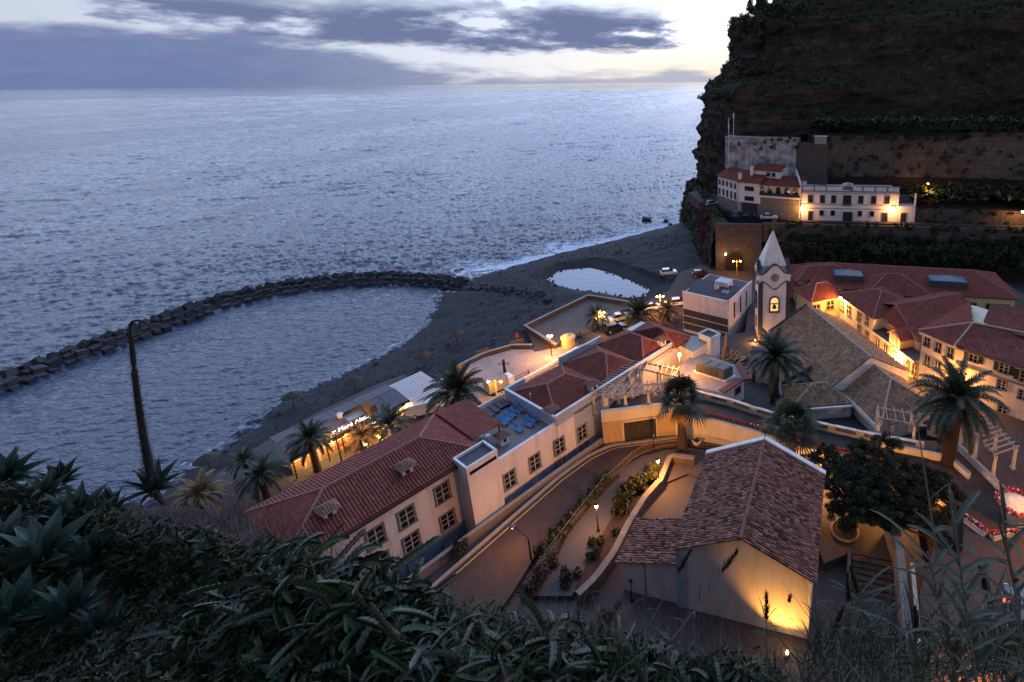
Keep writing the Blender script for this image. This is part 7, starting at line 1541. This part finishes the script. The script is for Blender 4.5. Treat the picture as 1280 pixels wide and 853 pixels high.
slab('garden_soil', gpoly(((650, 745), (690, 680), (745, 605), (770, 590), (776, 596), (745, 625), (712, 665), (672, 745)), 6.02), 5.5, 6.02, M['soil_red'])
slab('path_garden', gpoly(((716, 742), (735, 700), (760, 655), (792, 612), (822, 598), (820, 606), (800, 628), (780, 660), (765, 690), (745, 718)), 6.05), 5.5, 6.05, M['soil_red'])
# cliff vegetation: uncountable scrub on the ledges and rim
def cliff_scrub():
    X, Y, Z = CLIFF_PTS['headland_cliff']; n0, n1 = X.shape; C = []; Rr = []; B = []; BR = []
    nz_ = np.gradient(Z, axis=1); hx = np.hypot(np.gradient(X, axis=1), np.gradient(Y, axis=1)); flatness = hx/(np.abs(nz_)+1e-3)
    for k in range(15000):
        i, j = RG.integers(2, n0-2), RG.integers(10, n1-2)
        if Y[i, j] > 210 or Z[i, j] > 92: continue
        f = flatness[i, j]; pr = min(1, f*.55)*(.9 if fbm(np.array(i*.12), np.array(j*.15), 5) > .47 else .25)
        if RG.random() < pr+.02: C.append((X[i, j], Y[i, j], Z[i, j]+.2)); Rr.append(RG.uniform(.35, 1.15))
    leaves('cliff_scrub', C, Rr, 26, .36, M['shrub_dk'], asp=2.2, up=.8, flat=.7, tone=(.4, 1.5), label='dark scrub growing on the ledges of the headland cliff', cat='scrub', kind='stuff')
    for k in range(420):
        i = RG.integers(2, n0-2); j = RG.integers(60, n1-4)
        if 40 < Z[i, j] < 85 and Y[i, j] < 200: B.append((X[i, j], Y[i, j], Z[i, j])); BR.append(RG.uniform(.4, .9))
    leaves('dry_cliff_grass', B[:130], BR[:130], 40, .34, M['shrub_dry'], asp=4, up=1.6, label='tufts of dry brown grass on the cliff face', cat='grass', kind='stuff', tone=(.5, 1.3))
    # rim bushes on the skyline
    C = []; Rr = []
    for px, py in ((912, 32), (918, 28), (925, 30), (932, 22), (938, 14), (944, 8), (948, 2), (955, 4), (940, 30), (950, 20), (960, 12), (972, 8), (984, 10), (1000, 6)):
        p = D(px, py, 150+RG.uniform(-3, 3)); C += [(p[0]+RG.normal()*.8, p[1]+RG.normal(), p[2]+RG.normal()*.5) for _ in range(4)]; Rr += list(RG.uniform(.8, 1.6, 4))
    leaves('rim_bushes', C, Rr, 70, .38, M['shrub_dk'], asp=2.6, up=.8, label='bushes on the skyline rim of the headland', cat='bushes', kind='stuff', tone=(.6, 1.5))
cliff_scrub()
def banana_field(name, label, spots, m='banana'):
    V = []; F = []; T = []
    for (x, y, z) in spots:
        h = RG.uniform(1.3, 2.4)
        for k in range(8):
            a = RG.uniform(0, 6.28); L = RG.uniform(1.5, 2.4); e = R(RG.uniform(35, 75)); dr = R(RG.uniform(50, 100)); pts = []; px, pz = 0.0, h; n = 5
            for i in range(n+1): pts.append((px, pz)); ee = e-dr*i/n; px += math.cos(ee)*L/n; pz += math.sin(ee)*L/n
            ca, sa = math.cos(a), math.sin(a); tn = RG.uniform(.6, 1.5); base = len(V)
            for i, (q, w_) in enumerate(zip(pts, (.05, .24, .3, .28, .2, .03))):
                for s in (-1, 1): V.append((x+q[0]*ca-s*w_*sa, y+q[0]*sa+s*w_*ca, z+q[1]))
            for i in range(n): F.append((base+2*i, base+2*i+1, base+2*i+3, base+2*i+2)); T.append(tn)
    return link(name, npmesh(name, V, F, M[m], tone=T), label=label, cat='banana plants', kind='stuff')
sp = []
for k in range(330): s = RG.random(); sp.append((25+s*95, 130.5-s*19+RG.uniform(1.0, 5)+0, 34.6+s*1.0+RG.uniform(-.3, 1.0)))
banana_field('banana_plantation', 'upper terrace of banana plants above the brown stone wall', sp)
sp = []
for k in range(330): s = RG.random(); d = RG.uniform(0, 7); sp.append((47+s*70, 118.5-s*10+d, 18.2+d*.25))
banana_field('lower_banana_plantation', 'dark banana plants on the terrace right of the cinema', sp)
slab('banana_terrace', [(24, 131), (62, 126), (130, 106), (130, 114), (64, 134), (24, 138)], 20, 34.6, M['soil_red'])
slab('lower_banana_terrace', [(47.5, 118.5), (120, 108.0), (128, 112), (62, 125.5), (44, 128)], 15, 18.3, M['soil_red'])
C = []; Rr = []
for k in range(700): s = RG.random(); d = RG.uniform(0, 7); C.append((16+s*90, 112.5-s*9+d, 11.6+RG.uniform(0, 1.6))); Rr.append(RG.uniform(.5, 1.3))
for k in range(500): s = RG.random(); C.append((14+s*95, 110.5-s*10+RG.uniform(-1, 2), RG.uniform(7, 12))); Rr.append(RG.uniform(.6, 1.4))
leaves('bank_scrub', C, Rr, 40, .34, M['shrub_dk'], asp=2.2, up=.8, flat=.8, label='dark scrub covering the bank under the upper road', cat='scrub', kind='stuff', tone=(.4, 1.4))
C = []; Rr = []
X, Y, Z = CLIFF_PTS['lower_cliff']
for k in range(260): i, j = RG.integers(0, X.shape[0]-6), RG.integers(8, X.shape[1]); C.append((X[i, j], Y[i, j], Z[i, j])); Rr.append(RG.uniform(.4, 1.1))
leaves('low_cliff_scrub', C, Rr, 40, .3, M['shrub'], asp=2.2, up=.8, flat=.8, label='green scrub hanging on the low sea cliff', cat='scrub', kind='stuff', tone=(.4, 1.2))
C = []; Rr = []
for (p0, p1, z0, z1, n_) in (((24.4, 130.0), (62, 125.0), 24.0, 34.5, 120), ((62, 125.0), (125, 106), 24.0, 35.5, 150), ((3.4, 138.2), (21, 130.2), 31, 33.6, 14), ((47.6, 117.2), (118, 107), 15, 18.4, 90), ((12, 115.2), (118, 101.5), 11.5, 15.8, 200)):
    for k in range(n_):
        s = RG.random(); e = RG.random(); zz = z1+RG.uniform(-.6, .5) if e < .45 else (z0+RG.random()**2*(z1-z0) if e < .85 else RG.uniform(z0, z1)); C.append((p0[0]+(p1[0]-p0[0])*s, p0[1]+(p1[1]-p0[1])*s-.25, zz)); Rr.append(RG.uniform(.25, .95))
leaves('wall_creepers', C, Rr, 36, .28, M['shrub_dk'], asp=2.0, up=-.3, flat=1.1, label='creepers and weeds on the terrace walls under the headland', cat='creepers', kind='stuff', tone=(.4, 1.5))
C = [tuple(D(879+RG.normal()*2.5, 285+RG.normal()*18, 128+RG.normal())) for _ in range(40)]
leaves('bougainvillea', C, RG.uniform(.5, 1.0, 40), 60, .25, M['bougain'], asp=1.6, label='purple bougainvillea hanging below the upper road', cat='bougainvillea', kind='stuff')
# ------------------------------------------------------------------ foreground hillside and plants
EX = [-60, -22, -14, -10, -6, -3, 0, 3, 6, 12, 40]; EZ = [37, 38.2, 39.0, 39.9, 41.7, 42.3, 42.35, 41.2, 40.6, 40, 39]; EY = [10, 10, 9.4, 8.4, 5.7, 4.1, 3.2, 3.4, 3.4, 3.2, 3]
def hill_z(x, y):
    ze, ye = np.interp(x, EX, EZ), np.interp(x, EX, EY); d = y-ye
    z = np.where(d < 0, ze-np.maximum(-d, 0)*(-.06)+0, np.maximum(ze-2.6*d, 3.2))
    return z+(fbm(np.asarray(x)*1.1, np.asarray(y)*1.1, 41, 4)-.5)*.55
xs = np.concatenate([np.arange(-60, -22, 1.2), np.arange(-22, 12, .22), np.arange(12, 40, 1.2)]); ys = np.concatenate([np.arange(-14, .5, .8), np.arange(.5, 12, .2), np.arange(12, 30, .8)]); X, Y = np.meshgrid(xs, ys); Z = hill_z(X, Y)
Z = np.where((np.hypot(X, Y+1) < 2.4), np.minimum(Z, 46.0), Z)
n0, n1 = X.shape; i = np.arange((n0-1)*(n1-1)); a = (i//(n1-1))*n1+i % (n1-1)
link('hillside', npmesh('hillside', np.stack([X.ravel(), Y.ravel(), Z.ravel()], 1), np.stack([a, a+1, a+n1+1, a+n1], 1), M['soil_red'], smooth=True), kind='structure')
def hz(x, y): return float(hill_z(np.array(x, float), np.array(y, float)))
# agaves
def agave_leaf(seed, L=.62, W=.19, curl=.5):
    rg = random.Random(seed); b = MB(); n = 7; pts = []; x = z = 0.0
    for i in range(n+1):
        t = i/n; e = R(8)-curl*(t**1.6); pts.append((x, z, W*(.42+.58*math.sin(math.pi*min(1, .15+t*.95)**.9))*(1-t**5) if i < n else .004)); x += math.cos(e)*L/n; z += math.sin(e)*L/n
    V = []; F = []
    for px, pz, w in pts: V += [(px, -w/2, pz+w*.22), (px, -w*.25, pz+.01), (px, 0, pz-.012), (px, w*.25, pz+.01), (px, w/2, pz+w*.22)]
    for i in range(n):
        for k in range(4): F.append((i*5+k, i*5+k+1, i*5+k+6, i*5+k+5))
    b.add(V, F); b.t = [rg.uniform(.85, 1.2)]*len(F); b.sm = True; return b.mesh('leaf', M['agave'])
AL = [agave_leaf(k, .62, .20, c) for k, c in enumerate((.2, .45, .7, -.1))]
def agave(label, p, s, tilt=(0, 0), n=26):
    t = thing('agave', label, 'agave', p, 'agave rosettes on the slope'); b = MB(); b.tube([(0, 0, -.45), (0, 0, -.05)], [.05, .08], 7); link('stem', b.mesh('stem', M['bark']), t, (0, 0, 0), (tilt[0], tilt[1], 0), s)
    for i in range(n):
        f = i/n; a = i*2.39996; el = R(78-f*92); link('leaf', AL[0 if f < .3 else (1 if f < .7 else 2)], t, (.05*s*math.cos(a), .05*s*math.sin(a), .1*s*(1-f)), (tilt[0]+rnd.uniform(-.08, .08), -el+tilt[1], a), s*(.62+.45*math.sin(math.pi*min(1, f+.25)*.9))*rnd.uniform(.9, 1.1))
    return t
for lab, px, py, Yd, s, tl in (('large agave rosette at the left edge, centre of the clump', 52, 668, 6.2, 1.25, (.5, .2)), ('agave rosette right of the largest one', 118, 668, 6.4, 1.0, (.5, -.1)), ('upright agave rosette in the middle of the clump', 95, 618, 7.0, 1.1, (.35, 0)), ('agave rosette against the lagoon at clump top right', 135, 612, 7.4, .95, (.4, -.3)), ('highest agave rosette at the left edge', 8, 566, 8.2, 1.15, (.4, .1)), ('agave rosette between the highest and the largest', 52, 592, 7.6, .95, (.4, .1)), ('low agave rosette at the far left edge', 2, 650, 6.4, 1.0, (.5, .3)), ('shaded low agave rosette below the largest one', 85, 735, 5.6, 1.0, (.6, .1)), ('shaded agave rosette at lower left edge', 15, 735, 5.6, 1.0, (.6, .2)), ('lowest shaded agave rosette above bare soil', 120, 760, 5.4, .8, (.7, 0)), ('small agave rosette beside the tall flower stalk', 165, 640, 7.2, .75, (.5, -.2)), ('agave rosette behind at the lagoon edge', 28, 610, 8.4, .8, (.3, 0)), ('agave rosette overlapping the shore left of the stalk', 75, 570, 8.6, .85, (.4, -.2))):
    agave(lab, D(px, py+36, Yd), s*.82, tl)
# the tall agave flower stalk with bent tip
def stalk():
    base = Vector(D(192, 612, 8.2)); top = Vector(D(163, 412, 7.9)); t = thing('agave_flower_stalk', 'tall dark agave flower spike bending over at its tip against the lagoon', 'flower stalk', tuple(base)); n = 26; pts = []
    for i in range(n+1): f = i/n; p = base.lerp(top, f); p.x += .05*math.sin(f*3.1)*-1; pts.append(tuple(p))
    d = (top-base).normalized()
    for k in range(1, 7): a = k*.52; pts.append(tuple(top+Vector((.18*(1-math.cos(a)), 0, .17*math.sin(a)))))
    b = MB(); rr = [.062-.032*i/n for i in range(n+1)]+[.026-.003*k for k in range(6)]; b.cur = .5; b.tube(pts, rr, 8); b.build('spike', M['twig'], t)
    f = MB(); rg = random.Random(4)
    for i in range(2600):
        k = int((rg.random()**1.5)*(n*.93)); p = Vector(pts[k]).lerp(Vector(pts[k+1]), rg.random()); a = rg.uniform(0, 6.28); L = rg.uniform(.03, .085)*(1.15-.8*k/n)+rr[k]; v = Vector((math.cos(a), math.sin(a), rg.uniform(-.2, .5))).normalized(); q = v.cross(Vector((0, 0, 1))).normalized()*.008; f.cur = rg.uniform(.4, 1.3); f.add([p+v*rr[k]*.8-q, p+v*rr[k]*.8+q, p+v*L], [(0, 1, 2)])
    f.build('withered_flowers', M['twig'], t, kind='stuff')
    agave('agave rosette from which the tall flower stalk grows', tuple(base+Vector((0, 0, -.05))), .8, (.2, 0))
stalk()
# climbing cactus stems: three-winged, scalloped, arching
def cactus_mesh(seed, L=.9, w=.045, bend=1.0):
    rg = random.Random(seed); b = MB(); n = 20; x = z = 0.0; e0 = R(rg.uniform(25, 75)); V = []; yb = 0; yd = rg.uniform(-.5, .5)
    for i in range(n+1):
        t = i/n; e = e0-bend*t**1.2*rg.uniform(.97, 1.03); ww = w*(.62+.55*abs(math.sin(i*1.57+.4)))*(1 if t < .9 else (1-t)*9+.15)*(.7+.5*min(1, t*4)); nx, nz = -math.sin(e), math.cos(e)
        for k in range(6):
            a = 2*math.pi*k/6+seed; r_ = ww if k % 2 == 0 else ww*.34; V.append((x+nx*r_*math.cos(a), yb+r_*math.sin(a), z+nz*r_*math.cos(a)))
        x += math.cos(e)*L/n; z += math.sin(e)*L/n; yb += yd*L/n*t
    F = [(i*6+k, i*6+(k+1) % 6, (i+1)*6+(k+1) % 6, (i+1)*6+k) for i in range(n) for k in range(6)]+[tuple(range(n*6, n*6+6))]
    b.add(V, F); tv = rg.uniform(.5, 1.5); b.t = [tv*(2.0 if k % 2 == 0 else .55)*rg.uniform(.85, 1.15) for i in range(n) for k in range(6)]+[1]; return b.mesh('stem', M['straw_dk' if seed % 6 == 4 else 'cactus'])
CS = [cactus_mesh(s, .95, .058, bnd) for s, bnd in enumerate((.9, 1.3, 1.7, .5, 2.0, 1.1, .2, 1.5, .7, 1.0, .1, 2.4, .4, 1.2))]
def cactus(label, pts, n, s, spread=.42):
    t = thing('climbing_cactus', label, 'cactus', pts[0], 'climbing cactus tangles on the slope'); o = Vector(pts[0])
    for i in range(n):
        p = Vector(pts[i % len(pts)])+Vector((rnd.uniform(-spread, spread), rnd.uniform(-spread*.6, spread*.4), rnd.uniform(-.7, -.1)))-o
        link('stem', CS[rnd.randrange(len(CS))], t, p, (rnd.uniform(-.7, .7), rnd.uniform(-.35, .7), rnd.uniform(0, 6.28)), s*rnd.uniform(.2, .62))
    return t
for lab, pxs, Yd, n, s in (('cactus tangle with the tallest pale stem before the hotel roof', ((355, 668), (380, 690), (340, 700)), 4.6, 26, .95), ('cactus tangle in front of the hotel windows', ((450, 700), (480, 720), (430, 690)), 4.4, 30, 1.0), ('cactus tangle left of centre above dark soil', ((300, 730), (340, 750), (260, 740)), 4.6, 26, .9), ('cactus tangle at bottom centre left', ((400, 780), (440, 800), (370, 800)), 4.0, 30, .9), ('cactus tangle at bottom centre under the street end', ((520, 760), (560, 780), (500, 790)), 3.9, 34, .9), ('cactus tangle below the dry brush', ((620, 770), (660, 790), (600, 800)), 3.6, 34, .85), ('cactus tangle before the curved wall end', ((720, 790), (750, 800), (700, 810)), 3.5, 32, .8), ('cactus tangle under the chapel lean-to', ((790, 815), (820, 825), (770, 830)), 3.4, 30, .75), ('cactus tangle at the bottom right of centre', ((860, 838), (890, 845), (840, 850)), 3.3, 26, .7), ('lowest cactus tangle at the bottom edge', ((470, 840), (550, 845), (640, 850), (720, 850)), 3.4, 40, .85), ('low cactus tangle at the lower left', ((240, 800), (300, 830), (350, 840)), 4.4, 26, .85)):
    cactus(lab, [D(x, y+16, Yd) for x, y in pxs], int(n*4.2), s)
# dense undergrowth behind them and dry twigs
C = []; Rr = []
for k in range(3000):
    px = RG.uniform(-30, 980); edge = np.interp(px, (-30, 60, 150, 230, 350, 480, 560, 700, 850, 980), (600, 625, 650, 668, 700, 735, 770, 795, 830, 850)); py = edge+RG.uniform(0, 190); Yd = np.interp(px, (-30, 130, 300, 480, 700, 960), (7.6, 6.8, 5.2, 4.5, 3.9, 3.5))-max(0, py-edge-60)*(.008 if px < 300 else .002); C.append(D(px, py, Yd+RG.uniform(0, .35))); Rr.append(RG.uniform(.08, .24))
leaves('slope_undergrowth', C, Rr, 36, .045, M['under'], asp=3.2, up=.5, label='low leafy undergrowth covering the slope between the cactus stems', cat='undergrowth', kind='stuff', tone=(.3, 1.2))
C = []; Rr = []
for k in range(1500):
    px = RG.uniform(-20, 520); py = RG.uniform(720, 870) if px > 150 else RG.uniform(770, 870); p = G(px, py, 41); x, y = p[0], p[1]
    d_ = ray(px, py); tt = np.linspace(2.5, 14, 80); Q = np.array([0, 0, CAM_H])+d_[None]*tt[:, None]; hit = np.argmax(Q[:, 2] < hill_z(Q[:, 0], Q[:, 1])); q = Q[hit]
    if hit == 0: continue
    C.append((q[0], q[1], q[2]+.03)); Rr.append(RG.uniform(.05, .2))
leaves('soil_litter', C, Rr, 22, .05, M['shrub_dk'], asp=3.4, up=.2, flat=.5, label='dark leaf litter and low weeds on the bare slope at lower left', cat='leaf litter', kind='stuff', tone=(.3, 1.4))
def blades(name, roots, L, w, m, lean=.25, seed=0, seg=3, **kw):
    rg = np.random.default_rng(seed); n = len(roots); Rt = np.asarray(roots, float); d = np.stack([rg.normal(0, lean, n), rg.normal(0, lean, n), np.ones(n)], 1); d /= np.linalg.norm(d, axis=1)[:, None]; ln = L*rg.uniform(.5, 1.2, n); bend = rg.normal(0, lean*1.2, (n, 2)); q = np.stack([-d[:, 1]+.3, d[:, 0]+.9, np.zeros(n)], 1); q = np.stack([rg.normal(size=n), rg.normal(size=n)*.4, np.zeros(n)], 1); q /= np.linalg.norm(q, axis=1)[:, None]; V = []
    for k in range(seg+1):
        t = k/seg; p = Rt+d*(ln*t)[:, None]; p[:, :2] += bend*(ln*t*t)[:, None]; ww = w*(1-t*.85); V += [p-q*ww/2, p+q*ww/2]
    V = np.stack(V, 1); F = np.concatenate([np.array([[2*k, 2*k+1, 2*k+3, 2*k+2]])+((2*seg+2)*np.arange(n))[:, None] for k in range(seg)]); tn = np.tile(rg.uniform(.5, 1.4, n), seg); return link(name, npmesh(name, V.reshape(-1, 3), F, m, tone=tn), **kw)
rt = []
for k in range(1500): px = RG.uniform(150, 520); py = np.interp(px, (150, 300, 400, 500), (655, 655, 690, 740))+RG.uniform(-12, 70); rt.append(D(px, py, np.interp(px, (150, 500), (6.6, 4.9))+RG.uniform(0, .6)))
blades('dry_lavender_brush', rt, .62, .006, M['twig'], .24, 3, label='thin purple-grey dry stalks before the hotel roof', cat='dry brush', kind='stuff')
rt = []
for k in range(1500): px = RG.uniform(560, 1030); py = np.interp(px, (560, 760, 1030), (770, 800, 850))+RG.uniform(-20, 50); rt.append(D(px, py, RG.uniform(3.4, 4.4)))
blades('dry_grass', rt, .32, .005, M['straw'], .35, 5, label='thin dry grass on the slope edge in front of the chapel', cat='dry grass', kind='stuff')
# reeds with feathery heads
def reed(label, root, top, lean, nleaf, seed, plume=True, lw=.035, ll=.55, r=.012, name='reed'):
    rg = random.Random(seed); t = thing(name, label, 'reed', root, 'giant reeds at lower right'); A, B = Vector(root), Vector(top); n = 12; c = Vector(lean); pts = [A.lerp(B, i/n)+c*math.sin(math.pi*i/n*.5)*(i/n) for i in range(n+1)]
    b = MB(); b.tube([tuple(p) for p in pts], [r*(1-.6*i/n) for i in range(n+1)], 6); b.build('cane', M['straw'], t)
    nleaf = nleaf*3
    for i in range(nleaf):
        f = .18+.8*i/nleaf; k = min(int(f*n), n-1); p = pts[k].lerp(pts[k+1], f*n-k); a = rg.uniform(0, 6.28); h = Vector((math.cos(a), math.sin(a)*.7, rg.uniform(.5, 1.3))).normalized(); L = ll*.8*rg.uniform(.5, 1.2); b = MB(); b.cur = rg.uniform(.6, 1.4); side = h.cross(Vector((0, 0, 1))).normalized(); V = []; m = 6; q = p.copy(); hh = h.copy()
        for j in range(m+1):
            w = lw*.42*(.5+.6*math.sin(math.pi*min(1, .2+j/m*.8)))*(1 if j < m else .05); V += [q-side*w/2, q+Vector((0, 0, -.15*w)), q+side*w/2]; hh = (hh+Vector((0, 0, -.32))*(j/m)).normalized(); q = q+hh*L/m
        b.add(V, [(3*j+s, 3*j+s+1, 3*j+s+4, 3*j+s+3) for j in range(m) for s in (0, 1)]); b.build('leaf', M['reed'], t)
    if plume:
        b = MB(); e = pts[-1]; d = (pts[-1]-pts[-3]).normalized()
        for i in range(220):
            f = rg.random(); p = e+d*(f-.15)*.30; v = (d+Vector((rg.uniform(-1, 1), rg.uniform(-1, 1), rg.uniform(-1, .6)))*.65).normalized()*rg.uniform(.05, .12)*(1.1-f*.6); s = v.cross(Vector((.3, .5, .8))).normalized()*.006; b.cur = rg.uniform(.5, 1.3); b.add([p-s, p+s, p+v], [(0, 1, 2)])
        b.build('plume', M['reed'], t, kind='stuff')
    return t
reed('reed with bushy head crossing the lit chapel wall', D(840, 800, 3.6), D(905, 718, 3.5), (.0, 0, .05), 3, 1, True, .02, .2, .008)
reed('thin reed leaning left in front of the lean-to', D(800, 800, 3.7), D(850, 716, 3.7), (0, 0, .03), 2, 2, True, .015, .2, .006)
reed('reed with ragged head before the floodlight', D(960, 850, 3.4), D(955, 770, 3.4), (.02, 0, 0), 6, 3, True, .02, .25, .007)
reed('tall bare reed cutting the pergola columns at right', D(1172, 700, 3.4), D(1149, 530, 3.5), (-.02, 0, .02), 1, 4, False, .02, .3, .011, 'bare_stalk')
reed('leafy reed left of the road lamp', D(1110, 870, 3.3), D(1075, 742, 3.3), (-.03, 0, .03), 12, 5, True, .04, .5, .014)
reed('leafy reed standing before the stairs', D(1065, 880, 3.2), D(1060, 748, 3.2), (.0, 0, .0), 10, 6, True, .035, .45, .012)
reed('thick leafy reed in front of the right-hand road', D(1205, 900, 2.9), D(1165, 690, 2.9), (-.03, 0, .0), 12, 7, False, .06, .6, .016)
reed('leafy reed with large blades right of the flower bed', D(1225, 880, 2.7), D(1187, 640, 2.7), (.02, 0, .0), 8, 8, False, .10, .5, .014)
reed('reed at the right edge leaning inward', D(1290, 880, 2.7), D(1262, 640, 2.7), (-.05, 0, 0), 10, 9, False, .06, .55, .014)
reed('reed clump stem at the right edge with drooping blades', D(1270, 900, 3.0), D(1240, 740, 3.0), (-.05, 0, 0), 12, 10, True, .05, .6, .014)
reed('short leafy reed at the bottom edge right of the chapel', D(1010, 880, 3.2), D(1040, 790, 3.2), (.02, 0, 0), 9, 11, True, .03, .4, .01)
reed('slanting dry cane crossing the brown wall', D(1120, 815, 3.3), D(1225, 740, 3.3), (0, 0, .02), 2, 12, False, .02, .3, .011)
reed('short leafy reed beneath the right lamp', D(1150, 900, 3.0), D(1145, 790, 3.0), (0, 0, 0), 12, 13, True, .05, .5, .012)
rt = []
for k in range(900): px = RG.uniform(1000, 1290); py = RG.uniform(800, 880); rt.append(D(px, py, RG.uniform(2.8, 3.6)))
blades('reed_litter', rt, .5, .012, M['reed'], .4, 9, 4, label='tangled narrow reed leaves along the bottom right edge', cat='reed leaves', kind='stuff')
# red vehicle lights seen through the reeds
x, y, _ = G(1266, 764, 9.6); car('dark car with red tail lights behind the reeds at right', (x+.5, y, 8.9), 1.2, 'dark', 'hatch', None)
for lab, px in (('upper red tail light glowing behind the reeds', (1255, 752)), ('lower red tail light streak behind the reeds', (1266, 770))):
    p = G(*px, 9.6); t = thing('tail_light', lab, 'light', p); b = MB(); b.cbox(p[0], p[1], p[2], .12, .1, .3, .3); b.build('lens', M['tail'], t); b = MB(); b.cbox(p[0]+.02, p[1]+.08, p[2]-.04, .18, .06, .38, .3); b.build('housing', M['metal_d'], t)
